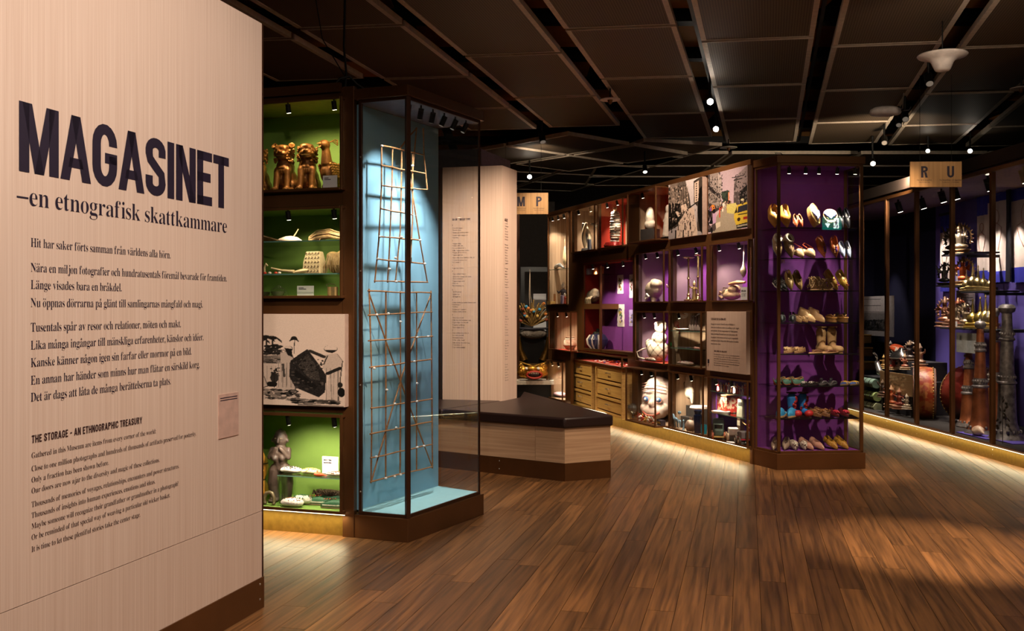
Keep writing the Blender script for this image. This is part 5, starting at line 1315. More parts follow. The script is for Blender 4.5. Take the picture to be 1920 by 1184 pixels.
# seventh shelf
pair(shoe('blue_mule', .2, .085, .07, .03, .55, '#3490c8', '#b8946c', back=.58, cl='#c8b090', sole=.016, heel=.02, rough=.7), 6, (1457, 1478), two('bright blue clog mule with a pale sole', 'outer one', 'beside the painted boots'), 3, .06, -.7, 'bright blue mules')
pair(boot('painted_boot', .20, .2, .085, '#2474c0', '#3c1820', .047, '#b02828', '#c02c30'), 6, (1500, 1521), two('blue rubber boot with red patches and red toe', 'inner one', 'beside the brown moccasins'), 0, .08, .2, 'blue and red boots')
pair(shoe('brown_moccasin', .2, .085, .055, .055, .5, '#7c5434', '#4c3220', cl='#3a2418', bump=.8, extra=x_pom('#94683c', 26, .009, 'fringe')), 6, (1540, 1556), two('soft brown fringed moccasin', 'beside the painted boots', 'beside the red pompom slippers'), 8, .07, .4, 'brown moccasins')
pair(shoe('pompom_slipper', .17, .075, .045, .05, .5, '#5c1420', '#1c1014', cl='#1c1014', extra=x_pom('#c0203c', 34, .008)), 6, (1573, 1591), two('dark slipper covered in red pompoms', 'inner one', 'at the end of the seventh shelf'), 8, .06, .1, 'red pompom slippers')
# bottom
pair(shoe('silver_flat', .2, .075, .03, .045, .42, '#a89484', '#5c4438', cl='#4c3428', metal=.3, rough=.35, point=.5), 7, (1450, 1471), two('pointed silver flat shoe on the case floor', 'outermost', 'beside the grey slippers'), 18, .07, -.5, 'silver flats')
pair(shoe('grey_slipper', .2, .08, .045, .03, .5, '#b0a498', '#6c6058', back=.55, cl='#948478', extra=x_pom('#c8bcb0', 24, .009, 'fluff')), 7, (1492, 1510), two('pale grey fluffy slipper on the case floor', 'beside the silver flat', 'beside the pink shoe'), 20, .06, -.2, 'grey slippers')
pair(shoe('pink_shoe', .21, .075, .04, .045, .4, '#c09080', '#8c5c4c', cl='#6c4034', rough=.25), 7, (1525, 1545), two('shiny pink shoe on the case floor', 'inner one', 'beside the mustard loafer'), 16, .05, .3, 'pink shoes')
pair(shoe('mustard_loafer', .2, .078, .04, .045, .4, '#b0802c', '#6c4c1c', cl='#4c3414', extra=x_strap('#d8b060', 1, .003)), 7, (1570, 1590), two('mustard yellow loafer on the case floor', 'inner one', 'outermost'), 22, .07, .3, 'mustard loafers')
# green beaded moccasins of the green showcase
def x_bead(r, L, W, th, half, zb):
    b = MB()
    for k in range(26):
        s = .06+k*.035
        for sgn in (-1, 1): b.ell((sgn*half(min(s, .98))*1.0, s*L, zb(s)+.012), (.004, .006, .006), seg=6, rg=4)
    tag(b.build('edge_beads', mm('#d8ccc0', .4), r, True), kind='stuff')
    b = MB()
    for k in range(5): b.ell((0, L*(.1+.07*k), th+.009), (.018, .006, .004), seg=6, rg=4)
    b.build('vamp_beads', mm('#8c2c20', .4), r, True)
m1 = shoe('moccasin', .26, .10, .05, .06, .5, '#2c5c3c', '#a08468', cl='#3a2c20', point=.5, extra=x_bead)
m1.location = on(LW, .14, 574, .165); m1.rotation_euler = (0, 0, LW.a-1.15); m1['label'] = 'green moccasin edged in white beads, beside the rolled textile'; m1['group'] = 'green beaded moccasins'
m2 = dup(m1, on(LW, .07, 601, .165), LW.a-1.2, 'green moccasin edged in white beads, nearest the case corner')
# ---- the stick charts in the blue case
CH = .30
def chart_pt(px, py, dy=0): x, z = BC.pick(CH+dy, px, py); return BC.w(x, CH+dy, z)
STK = mm('#b08050', .6, ns=60, col2='#8c5c34'); SHELL = mm('#e8e4dc', .3)
def chart(label, hor, ver, dia, shells, seed):
    o0 = chart_pt(*hor[-1][0]); r = thing('stick_chart', label, 'stick chart', o0); rn = random.Random(seed)
    def st(lst, dy, R, name):
        for pts in lst:
            P = [chart_pt(x, y, dy)-o0 for x, y in pts]; Q = []
            for a, b in zip(P, P[1:]):
                n = 5
                for k in range(n): Q.append(a.lerp(b, k/n)+Vector((0, 0, rn.uniform(-.003, .003))))
            Q.append(P[-1]); MB().tube(Q, [R*rn.uniform(.85, 1.15) for _ in Q], 7).build(name, STK, r, True)
    st(hor, -.008, .005, 'stick'); st(ver, 0, .0053, 'stick'); st(dia, .009, .0055, 'diagonal_stick')
    for x, y in shells:
        p = chart_pt(x, y, -.016)-o0; MB().ell(p, (.011, .008, .008), (0, 0, rn.random()), seg=10, rg=6).build('shell', SHELL, r, True)
    return r
Z7 = lambda x, y: (650+x*.3885, 140+y*.3885); Z8 = lambda x, y: (650+x*.397, 560+y*.397)
def Lz(f, *p): return [f(*q) for q in p]
chart('upper stick chart of thin canes tied in a lattice with small shells',
      [Lz(Z7, a, b) for a, b in (((165, 340), (372, 388)), ((168, 438), (380, 478)), ((167, 537), (390, 555)), ((165, 647), (318, 677)), ((154, 783), (357, 800)), ((147, 890), (380, 914)), ((133, 997), (392, 1003)))],
      [Lz(Z7, *p) for p in (((168, 338), (168, 540), (155, 800), (135, 1005)), ((222, 350), (218, 540), (207, 830), (197, 1005)), ((266, 362), (263, 560), (258, 760), (235, 1003)), ((318, 375), (318, 690), (302, 1003)), ((370, 258), (372, 380), (389, 558)), ((337, 258), (326, 380), (318, 470)))],
      [Lz(Z7, (292, 420), (318, 580), (352, 795), (390, 1005)), Lz(Z7, (337, 260), (298, 300), (256, 362))],
      [Z7(*p) for p in ((236, 885), (208, 940), (264, 785), (160, 783), (378, 914), (318, 440), (170, 345), (150, 890), (355, 800), (240, 1000))], 1)
chart('lower stick chart, a taller cane lattice with two crossing diagonals',
      [[(690, 546.5), (809, 549.5)]]+[Lz(Z8, a, b) for a, b in (((102, 78), (404, 65)), ((102, 200), (406, 179)), ((108, 328), (402, 288)), ((113, 521), (404, 475)), ((110, 643), (402, 582)), ((112, 756), (403, 690)), ((112, 866), (407, 794)))],
      [[(692, 542), (696.5, 690), (697, 800), (695.5, 907)], [(723.4, 545), (723.4, 720), (723, 900)], [(750.4, 546), (751, 720), (750, 892)], [(781, 547), (781, 720), (781, 883)], [(808, 545), (809.5, 700), (810.8, 879)]],
      [[(692.5, 552), (745, 700), (810.8, 877)], [(808, 552), (755, 700), (695.7, 905)]],
      [Z8(*p) for p in ((255, 110), (190, 432), (333, 402), (228, 498), (234, 611), (140, 748), (333, 703), (366, 697), (185, 850), (255, 833), (227, 842), (332, 487), (320, 298), (208, 315), (130, 330), (333, 184), (143, 77), (198, 72), (385, 180))], 2)
# ---- prints: small pictures painted point by point into the surface of each print
class Pic:
    def __init__(s, w, h, bg): s.w, s.h = w, h; s.a = np.zeros((h, w, 3)); s.a[:] = bg; s.Y, s.X = np.mgrid[0:h, 0:w]; s.X = s.X/w; s.Y = s.Y/h; s.r = np.random.RandomState(5)
    def put(s, m, c, al=1):
        c = np.array(c, float); c = c if c.shape else np.repeat(c, 3); s.a[m] = s.a[m]*(1-al)+c*al
    def poly(s, pts, c, al=1, nz=0):
        m = np.zeros(s.X.shape, bool); n = len(pts)
        for i in range(n):
            x0, y0 = pts[i]; x1, y1 = pts[(i+1) % n]
            if y0 == y1: continue
            cond = ((s.Y >= min(y0, y1)) & (s.Y < max(y0, y1))); xi = x0+(s.Y-y0)*(x1-x0)/(y1-y0); m ^= cond & (s.X < xi)
        s.put(m, c, al)
        if nz: s.a[m] += (s.r.rand(m.sum())[:, None]-.5)*nz
    def el(s, cx, cyy, rx, ry, c, al=1): s.put(((s.X-cx)/rx)**2+((s.Y-cyy)/ry)**2 < 1, c, al)
    def line(s, x0, y0, x1, y1, w, c):
        dx, dy = x1-x0, y1-y0; l2 = dx*dx+dy*dy+1e-9; t = np.clip(((s.X-x0)*dx+(s.Y-y0)*dy)/l2, 0, 1)
        s.put(np.hypot(s.X-x0-t*dx, (s.Y-y0-t*dy)) < w, c)
    def noise(s, amt, x0=0, x1=1, y0=0, y1=1):
        m = (s.X >= x0) & (s.X <= x1) & (s.Y >= y0) & (s.Y <= y1); s.a[m] += (s.r.rand(m.sum())[:, None]-.5)*amt
    def speck(s, n, x0, x1, y0, y1, rx, ry, cols):
        for _ in range(n): s.el(s.r.uniform(x0, x1), s.r.uniform(y0, y1), rx*s.r.uniform(.4, 1.2), ry*s.r.uniform(.4, 1.2), cols[s.r.randint(len(cols))])
    def mesh_obj(s, name, x0, x1, z0, z1, y, parent, material='print'):
        h, w = s.h, s.w; xs = np.linspace(x0, x1, w); zs = np.linspace(z1, z0, h)
        co = np.zeros((h, w, 3)); co[..., 0] = xs[None]; co[..., 1] = y; co[..., 2] = zs[:, None]
        idx = np.arange(h*w).reshape(h, w); q = np.stack([idx[1:, :-1], idx[1:, 1:], idx[:-1, 1:], idx[:-1, :-1]], -1).reshape(-1, 4)
        me = bpy.data.meshes.new(name); me.vertices.add(h*w); me.vertices.foreach_set('co', co.ravel()); me.loops.add(q.size); me.loops.foreach_set('vertex_index', q.ravel())
        me.polygons.add(len(q)); me.polygons.foreach_set('loop_start', np.arange(0, q.size, 4)); me.update(calc_edges=True)
        c = np.clip(s.a, 0, 1); c = np.where(c <= .04045, c/12.92, ((c+.055)/1.055)**2.4)
        at = me.color_attributes.new('print', 'FLOAT_COLOR', 'POINT'); at.data.foreach_set('color', np.concatenate([c, np.ones((h, w, 1))], -1).ravel())
        return mobj(name, me, material, parent)
def photo_box(fr, x0, x1, z0, z1, p, label, pic):
    xm = (x0+x1)/2; w = (x1-x0)/2; r = thing('photo_panel', label, 'photograph', fr.w(xm, 0, z0), fr.a)
    MB().box(-w, w, -p, 0, 0, z1-z0).build('box_body', 'photoedge', r, bevel=.001); pic.mesh_obj('print', -w+.001, w-.001, .001, z1-z0-.001, -p-.001, r); return r
def W3(v, t=(1, .90, .83)): return (v*t[0], v*t[1], v*t[2])
# market scene under palms
p = Pic(220, 250, W3(.93)); p.a[:] = np.array(W3(.92))[None, None]-(.04*np.abs(p.X-.5))[..., None]
def palm(x, y, h, s):
    p.line(x, y+h, x+.005, y, .004*s/.05, W3(.2))
    for a in np.linspace(-2.9, .0, 11): 
        cx, cyy = x+math.cos(a)*s, y+math.sin(a)*s*.6; p.line(x, y, (x+cx)/2, (y+cyy)/2-.012, .0055, W3(.13)); p.line((x+cx)/2, (y+cyy)/2-.012, cx, cyy+.03, .0045, W3(.16))
for x, y, h, s in ((.055, .28, .2, .05), (.15, .27, .2, .075), (.24, .28, .2, .06), (.31, .29, .16, .08), (.36, .27, .18, .07), (.41, .28, .16, .08), (.59, .27, .16, .035)): palm(x, y, h, s)
p.speck(60, .2, .48, .33, .44, .03, .012, [W3(.12), W3(.2)]); p.poly([(0, .46), (.52, .45), (.52, .56), (0, .56)], W3(.5), nz=.3); p.speck(150, 0, .5, .46, .55, .03, .008, [W3(.25), W3(.5), W3(.38), W3(.65)])
p.poly([(0, .55), (.55, .54), (.55, .8), (0, .78)], W3(.82)); 
for x in np.arange(.02, .5, .035): p.line(x, .57, x, .72, .002, W3(.62))
p.poly([(0, .76), (.2, .71), (.2, .78), (0, .82)], W3(.2)); p.poly([(0, .82), (1, .80), (1, 1), (0, 1)], W3(.88))
p.el(.43, .70, .035, .05, W3(.2)); p.line(.43, .8, .43, .62, .006, W3(.15)); p.speck(14, .39, .47, .58, .68, .014, .01, [W3(.15)]); p.el(.41, .77, .05, .03, W3(.12))
def robe(pts, v, folds=6):
    p.poly([(x+.008, y+.006) for x, y in pts], W3(.3)); p.poly(pts, W3(v), nz=.05); xs = [q[0] for q in pts]; ys = [q[1] for q in pts]
    for i in range(folds): x = min(xs)+(max(xs)-min(xs))*(i+1)/(folds+1); p.line(x, min(ys)+.3*(max(ys)-min(ys)), x+.012*math.sin(i*2), max(ys)-.04, .0035, W3(.5+.08*(i % 3)))
robe([(.16, .60), (.26, .56), (.34, .68), (.37, .79), (.28, .83), (.2, .8), (.17, .72)], .78); p.el(.2, .61, .035, .035, W3(.12)); p.line(.2, .63, .19, .78, .012, W3(.13)); p.line(.24, .66, .22, .8, .012, W3(.2))
robe([(.48, .42), (.56, .40), (.60, .55), (.60, .84), (.44, .83), (.48, .62)], .76); p.el(.54, .38, .04, .035, W3(.3)); p.el(.537, .375, .036, .03, W3(.86)); p.poly([(.51, .37), (.57, .38), (.58, .47), (.54, .45)], W3(.12)); p.line(.50, .55, .51, .68, .01, W3(.3))
p.poly([(.7, .38), (.80, .56), (.85, .66), (.84, .84), (.79, .9), (.60, .80), (.55, .68), (.56, .51), (.63, .44)], W3(.15, (1, .9, .85)), nz=.14); p.poly([(.7, .43), (.78, .58), (.80, .72), (.72, .70), (.62, .56)], W3(.24), nz=.2); p.poly([(.6, .6), (.78, .78), (.76, .82), (.58, .66)], W3(.10))
p.speck(60, .58, .82, .48, .82, .012, .01, [W3(.35), W3(.1), W3(.28)])
robe([(.84, .44), (.93, .42), (.975, .50), (.96, .66), (.94, .97), (.84, .95), (.87, .66), (.82, .58)], .80, 4); p.el(.885, .375, .054, .04, W3(.35)); p.el(.885, .37, .05, .035, W3(.9)); p.poly([(.84, .385), (.93, .385), (.9, .42), (.86, .41)], W3(.15)); p.line(.96, .58, .86, .64, .016, W3(.14)); p.line(.83, .46, .72, .40, .016, W3(.2)); p.line(.86, .45, .83, .54, .005, W3(.2))
p.el(.97, .84, .03, .05, W3(.08)); p.el(.96, .76, .02, .03, W3(.15))
p.speck(230, .03, .62, .83, .93, .03, .014, [W3(.1), W3(.55), W3(.25), W3(.8), W3(.4)]); p.speck(60, .55, .95, .92, .97, .04, .01, [W3(.1), W3(.3), W3(.5)]); p.noise(.05)
p.poly([(.62, .975), (.99, .985), (.99, 1), (.62, .995)], W3(.5))
photo_box(LW, LX0, LX1+.022, CWZ[1][0]-.005, CWZ[1][1]-.008, .055, 'black and white market photograph of people holding a rug under palms', p)
# rainy street, black and white
g = Pic(130, 190, W3(.72, (1, .95, .95)))
g.a[:] = (np.array(W3(.82, (1, .95, .95)))[None, None]*(1-.25*g.Y[..., None]))
g.poly([(0, .05), (.27, 0), (.5, .0), (.62, .25), (.68, .5), (.4, .75), (0, .85)], W3(.30), nz=.2); g.poly([(.05, 0), (.3, 0), (.27, .3), (.05, .25)], W3(.55), nz=.1)
g.poly([(.27, 0), (.52, 0), (.6, .3), (.62, .5), (.3, .48)], W3(.42), nz=.3)
for i in range(6):
    g.line(.30+.05*i, .06+.03*i, .30+.05*i, .42+.02*i, .008, W3(.15)); g.line(.33+.05*i, .1, .33+.05*i, .4, .006, W3(.7))
g.poly([(0, .28), (.15, .25), (.38, .34), (.36, .38), (0, .33)], W3(.6)); g.poly([(.02, .33), (.35, .38), (.33, .55), (0, .52)], W3(.16), nz=.1); g.line(.1, .36, .1, .48, .014, W3(.75)); g.line(.18, .36, .18, .48, .014, W3(.75))
g.poly([(0, .52), (.35, .55), (.4, .7), (0, .82)], W3(.12), nz=.1); g.poly([(.2, .5), (.3, .52), (.35, .6), (.3, .62)], W3(.85)); g.poly([(.38, .42), (.55, .4), (.56, .52), (.4, .55)], W3(.85), nz=.15)
g.poly([(.75, .04), (.92, 0), (1, 0), (1, .95), (.85, .92), (.86, .5), (.76, .42)], W3(.3), nz=.1); g.poly([(.77, .08), (.9, .05), (.9, .4), (.78, .42)], W3(.78))
for k in range(8): g.el(.83, .1+k*.04, .02, .012, W3(.18))
g.poly([(.9, .2), (1, .15), (1, 1), (.92, .9), (.86, .6)], W3(.12), nz=.08); g.poly([(.56, .5), (.75, .5), (.86, .92), (.86, 1), (.2, 1), (.3, .75)], W3(.78), nz=.08)
g.line(.6, .5, .85, .42, .012, W3(.2)); g.poly([(.3, .72), (.5, .58), (.52, .62), (.32, .82)], W3(.8))
for x, y, s in ((.66, .8, 1), (.5, .8, .9), (.45, .93, 1.1), (.6, .94, .8), (.22, .92, 1.2), (.3, .8, .8), (.75, .66, .5), (.7, .64, .4), (.58, .62, .4), (.7, .97, .9), (.2, .75, .8), (.1, .82, .9)):
    g.el(x, y-.05*s, .02*s, .012*s, W3(.08)); g.line(x, y-.04*s, x, y+.05*s, .016*s, W3(.1)); g.el(x, y+.05*s, .02*s, .03*s, W3(.15), .8)
g.speck(260, 0, .6, .05, .75, .012, .02, [W3(.08), W3(.2), W3(.5), W3(.8), W3(.3)]); g.speck(60, .3, .8, .55, .98, .008, .022, [W3(.1), W3(.4)]); g.noise(.1); g.a = (g.a-.5)*1.15+.47
k = bays['photo_a']; photo_box(CW, *k[:4], k[4], 'black and white photograph of a wet old street with pedestrians', g)
# busy street with yellow vans
c = Pic(150, 190, (.62, .56, .56)); sky = np.array([.78, .68, .72]); c.a[:] = sky*(.75+.3*c.Y[..., None])
c.poly([(0, 0), (.32, 0), (.34, .45), (.36, .6), (0, .72)], (.22, .19, .19), nz=.12); c.poly([(.05, .0), (.28, 0), (.26, .35), (.05, .2)], (.5, .45, .43), nz=.15); c.poly([(0, .15), (.34, .42), (.34, .45), (0, .2)], (.1, .08, .08)); c.poly([(.02, .25), (.34, .46), (.34, .58), (.02, .48)], (.55, .5, .47), nz=.18)
for i in range(7): c.line(.04+.045*i, .29+.03*i, .04+.045*i, .38+.025*i, .008, (.12, .1, .1))
c.poly([(.27, 0), (.36, .1), (.37, .45), (.27, .3)], (.6, .55, .53), nz=.1)
c.poly([(.68, .18), (1, 0), (1, .75), (.66, .55)], (.3, .26, .26), nz=.12); c.poly([(.78, .1), (1, .0), (1, .3), (.8, .4), (.7, .38)], (.48, .42, .42), nz=.12); c.poly([(.8, .4), (1, .3), (1, .6), (.82, .6)], (.08, .07, .07), nz=.05)
for i in range(5): c.line(.62+.05*i, .14+.05*(i % 2), .72+.05*i, .15+.04*(i % 2), .006, (.1, .1, .1))
c.speck(60, .38, .54, .35, .54, .03, .03, [(.12, .14, .12), (.2, .24, .2)]); c.poly([(.53, .37), (.56, .36), (.56, .5), (.53, .5)], (.85, .5, .35))
c.poly([(.36, .6), (.5, .52), (.62, .55), (.85, .95), (.85, 1), (.1, 1), (.15, .8)], (.60, .55, .48), nz=.06)
c.speck(50, .3, .6, .52, .64, .022, .028, [(.8, .72, .62), (.2, .15, .13), (.85, .8, .75), (.7, .25, .15), (.5, .4, .35)]); c.speck(45, .0, .2, .58, .95, .05, .05, [(.08, .07, .08), (.15, .12, .12), (.3, .25, .25)])
c.el(.12, .57, .07, .05, (.85, .5, .2)); c.poly([(.06, .56), (.1, .54), (.1, .62), (.05, .62)], (.45, .3, .6)); c.poly([(.12, .66), (.22, .66), (.22, .82), (.13, .85)], (.72, .58, .7)); c.el(.16, .63, .04, .04, (.08, .06, .06)); c.line(.31, .6, .31, .74, .014, (.75, .2, .1)); c.poly([(.2, .84), (.33, .82), (.33, .9), (.22, .93)], (.8, .74, .66))
for x, s in ((.52, .5), (.58, .7), (.66, .85)): c.poly([(x-.05*s, .56), (x+.08*s, .56), (x+.10*s, .62+.05*s), (x+.08*s, .66+.08*s), (x-.04*s, .66+.08*s), (x-.06*s, .6+.05*s)], (.75, .70, .40), nz=.1)
c.poly([(.75, .6), (1, .58), (1, .92), (.72, .92), (.67, .8), (.68, .72)], (.78, .66, .22)); c.poly([(.78, .63), (1, .61), (1, .71), (.75, .73)], (.16, .16, .2)); c.poly([(.68, .73), (.74, .63), (.75, .72)], (.14, .12, .1)); c.line(.78, .76, 1, .755, .008, (.1, .1, .08)); c.el(.79, .835, .04, .03, (.2, .12, .08)); c.poly([(.9, .81), (1, .81), (1, .85), (.9, .85)], (.6, .15, .12)); c.poly([(.73, .92), (1, .9), (1, .98), (.74, .98)], (.08, .07, .06)); c.poly([(.75, .93), (1, .92), (1, .95), (.75, .955)], (.6, .57, .5)); c.el(.88, .56, .035, .05, (.3, .25, .2)); c.el(.88, .53, .045, .018, (.8, .76, .6)); c.speck(220, 0, .38, .05, .6, .012, .014, [(.1, .09, .09), (.3, .27, .26), (.6, .55, .53), (.15, .13, .13)]); c.speck(80, .68, 1, .1, .58, .014, .016, [(.1, .09, .09), (.25, .22, .22), (.5, .45, .45)]); c.noise(.08)
k = bays['photo_b']; photo_box(CW, *k[:4], k[4], 'colour photograph of a crowded street with yellow vans', c)
# wooden text panel
k = bays['text']; xm = (k[0]+k[1])/2; w = (k[1]-k[0])/2; h = k[3]-k[2]
r = thing('text_panel', 'pale wooden text panel with printed paragraphs on the centre showcase wall', 'panel', CW.w(xm, 0, k[2]), CW.a)
MB().box(-w, w, -.055, 0, 0, h).build('panel_body', 'wallwood', r, bevel=.001)
t = MB()
caps_text(t, 'TIDEN GAR OCH SAKERNA BESTAR'[:25], -w+.09, h*.855, .022, .30, y=-.0565, gap=.1)
TX = ('Skeppet är museets föremål som en tidslinje av', 'tiden som besökaren möter en samling av på väggar', 'och samtida. De har noggrannast ett blad genom', 'tiden, brukliga föremål kan vara och nästan alla', 'skepplagda. I mer än tusen året har de gå de vägguttalade', 'samlingarna. Besök slinga målar till de gamla föremålen', 'och så berättas vidare.')
for i, s in enumerate(TX): line_text(t, s, -w+.09, h*(.775-.055*i), .026, (.47, .55, .52, .52, .53, .54, .2)[i], y=-.0565)
caps_text(t, 'THE STORY OF COLLECTED THINGS'[:22], -w+.15, h*.325, .016, .26, y=-.0565, gap=.1)
for i in range(6): line_text(t, ('The objects of the museum are of every sort and kind and they', 'come from all over the continents', 'and show the passing of time and memory', 'many are displayed, but not all of them are ever seen', 'and most are kept and cared for in the storage', 'for the times yet to come')[i], -w+.15, h*(.275-.036*i), .018, (.50, .50, .49, .50, .49, .3)[i], y=-.0565)
t.build('lettering', 'ink_b', r)
t = MB(); t.box(-w+.02, -w+.055, -.0565, -.055, h*.12, h*.19); caps_text(t, 'P', -w+.03, h*.06, .03, y=-.0565); t.build('mark', 'ink', r)
def lz(prof, m, name, loc, label, cat, group=None, seg=24, rz=0, rough=None, angle=50):
    o = MB().lathe(prof, seg).build(name, m, None, True, angle=angle); return single(o, label, cat, loc, rz, group)
def figurine(name, label, cat, loc, h, c1, c2, rz=0, group=None, arms=True, seed=0, base=None, metal=0, seated=False, crown=True):
    r = thing(name, label, cat, loc, rz+.45, group); k = h; rn = random.Random(seed)
    b = MB()
    if seated:
        b.ell((0, -.02*k, .16*k), (.26*k, .17*k, .09*k)); b.cap((0, 0, .2*k), (0, 0, .5*k), .13*k, .12*k)
    else:
        b.cap((0, 0, .03*k), (0, 0, .45*k), .15*k, .10*k); b.cap((0, 0, .42*k), (0, 0, .62*k), .10*k, .12*k)
    top = .58*k if seated else .72*k
    if arms:
        for s in (-1, 1):
            e = (s*.24*k, -.05*k, top-.2*k+rn.uniform(-.05, .22)*k); b.cap((s*.12*k, 0, top-.06*k), e, .05*k, .04*k); b.cap(e, (s*.1*k*rn.uniform(.6, 2.4), -.16*k, e[2]+.1*k), .04*k, .03*k)
    mobj('body', blob(b, max(.0025, k*.028), 2), mm(c1, .4 if metal else .6, metal, ns=30, bump=.2), r)
    q = MB(); q.ell((0, -.01*k, top+.10*k), (.085*k, .085*k, .105*k)); q.build('head', mm(c2, .4 if metal else .6, metal), r, True)
    if crown: q = MB(); q.lathe([(.001, 0), (.09*k, 0), (.085*k, .04*k), (.04*k, .08*k), (.03*k, .13*k), (.001, .17*k)], 12, (0, 0, top+.16*k)); q.build('headdress', mm(c2, .4 if metal else .6, metal), r, True)
    if base: MB().lathe([(.001, 0), (.28*k, 0), (.3*k, .03*k), (.22*k, .05*k), (.26*k, .08*k), (.001, .085*k)], 18, (0, 0, -.0), sy=.8).build('base', mm(base, .5, metal), r, True)
    return r
def deity(label, loc, h, c1, c2, rz=0, seed=0, halo=True, arms=8, group=None, metal=.85):
    r = thing('deity_statue', label, 'statue', loc, rz+.5, group); k = h; rn = random.Random(seed)
    MB().lathe([(.001, 0), (.34*k, 0), (.36*k, .03*k), (.26*k, .08*k), (.34*k, .14*k), (.33*k, .16*k), (.001, .17*k)], 26, sy=.7).build('lotus_base', mm(c2, .35, metal, bump=.6, bs=50), r, True)
    b = MB(); b.ell((0, 0, .25*k), (.27*k, .16*k, .08*k)); b.cap((0, 0, .28*k), (0, 0, .55*k), .11*k, .12*k); b.ell((0, -.02*k, .72*k), (.08*k, .08*k, .09*k))
    for i in range(arms):
        s = -1 if i % 2 else 1; a = rn.uniform(-.4, 1.2); e = (s*(.16+.12*rn.random())*k, -.04*k, (.55+.12*a)*k); b.cap((s*.1*k, 0, .58*k), e, .035*k, .03*k); b.cap(e, (e[0]+s*.08*k*rn.random(), -.08*k, e[2]+.12*k*(a+.2)), .028*k, .022*k)
    mobj('body', blob(b, max(.004, k*.022), 2), mm(c1, .38, metal, ns=30, bump=.4, bs=60), r)
    q = MB(); q.lathe([(.001, 0), (.1*k, 0), (.09*k, .05*k), (.05*k, .1*k), (.02*k, .18*k), (.001, .2*k)], 12, (0, -.01*k, .78*k))
    q.build('crown', mm(c2, .3, metal), r, True)
    if halo:
        q = MB()
        for i in range(15):
            a = PI*(-.1+1.2*i/14); x, z = math.cos(a)*.36*k, .5*k+math.sin(a)*.42*k; q.cap((x*.85, .08*k, .5*k+(z-.5*k)*.85), (x*1.12, .08*k, .5*k+(z-.5*k)*1.14), .035*k, .008*k, 7)
        q.tube([(math.cos(PI*(-.15+1.3*i/20))*.32*k, .08*k, .5*k+math.sin(PI*(-.15+1.3*i/20))*.38*k) for i in range(21)], .03*k, 7)
        q.build('flame_halo', mm(c2, .35, metal, bump=.3), r, True)
    return r
C_ = lambda ly, px, z: on(CW, ly, px, z)
za, zb_, zc, zd = .175, .883, 1.591, 2.301
# ---- lowest row: white mask case
r = thing('large_mask', 'large white swirled mask with round blue eyes', 'mask', C_(.12, 1229, za), CW.a+.5)
b = MB(); b.ell((0, .06, .26), (.22, .14, .25)); b.ell((0, -.02, .1), (.17, .10, .09)); b.ell((0, -.07, .20), (.04, .06, .05)); b.ell((-.14, -.02, .14), (.06, .06, .06)); b.ell((.14, -.02, .14), (.06, .06, .06)); b.ell((0, .06, .42), (.16, .12, .10))
mobj('face', blob(b, .012, 3), mm('#e8d8cc', .5, ns=6, col2='#c8a898', bump=.2), r)
for s in (-1, 1):
    e = MB().ell((0, 0, 0), (.036, .018, .030), seg=20, rg=10).build('eye', mm('#4c74a8', .2), r, True); e.location = (s*.09, -.065, .25)
    MB().ell((0, -.018, 0), (.015, .01, .015)).build('pupil', mm('#e8f0f8', .2), e, True)
    MB().tube([(math.cos(a)*.046, 0, math.sin(a)*.038) for a in np.linspace(0, 2*PI, 25)[:-1]], .006, 6, closed=True).build('eyelid', mm('#c89080', .5), e, True)
for i in range(4): MB().tube([(-.17+.0*i, -.03, .34+.03*i), (-.06, -.085+.02*i, .36+.03*i), (.06, -.085+.02*i, .35+.034*i), (.17, -.03, .33+.035*i)], .006, 6).build('brow_ridge', mm('#b88c7c', .5), r, True)
MB().tube([(-.12, -.085, .10), (-.05, -.12, .065), (.05, -.12, .065), (.12, -.085, .10)], .012, 8).build('mouth', mm('#c86c58', .5), r, True)
r = thing('spirit_mask', 'tall narrow painted figure leaning behind the big blue-eyed mask', 'figure', C_(.2, 1210, za+.12), CW.a)
b = MB(); b.ell((0, 0, .15), (.05, .03, .15)); b.build('body', mm('#a8886c', .5, ns=14, col2='#7c2c20'), r, True)
b = MB(); b.tube([(math.cos(a)*.06, 0, .17+math.sin(a)*.17) for a in np.linspace(-.6, 3.75, 22)], .012, 7); b.build('rim', mm('#4c7c9c', .5), r, True)
MB().ell((0, -.03, .24), (.028, .02, .035)).build('face', mm('#e0d0b8', .5), r, True)
MB().box(-.05, .05, -.05, .05, -.12, 0).build('stand', 'acrylic', r)
r = thing('glass_tureen', 'shiny glass tureen with a knobbed lid', 'bowl', C_(.02, 1190, za), CW.a)
MB().lathe([(.001, 0), (.05, 0), (.02, .02), (.03, .04), (.09, .08), (.1, .12), (.09, .12), (.03, .05), (.001, .045)], 26).build('bowl', mm('#8c8c88', .12, .7, bump=0), r, True)
MB().lathe([(.1, 0), (.09, .03), (.04, .05), (.015, .055), (.02, .08), (.001, .09)], 24, (0, 0, .12)).build('lid', mm('#a0a09c', .12, .7, bump=0), r, True)
r = thing('red_cross_ornament', 'small red beaded cross in front of the glass tureen', 'ornament', C_(-.1, 1196, za), CW.a)
MB().box(-.004, .004, -.004, .004, 0, .1).build('upright', mm('#a83420', .5), r); MB().box(-.05, -.004, -.004, .004, .05, .058).build('arm', mm('#a83420', .5), r); MB().box(.004, .05, -.004, .004, .05, .058).build('arm', mm('#a83420', .5), r)
rn = random.Random(9)
cols_ = ['#e8dcd0', '#c83c28', '#e0b050', '#f0e8e0', '#b86848']
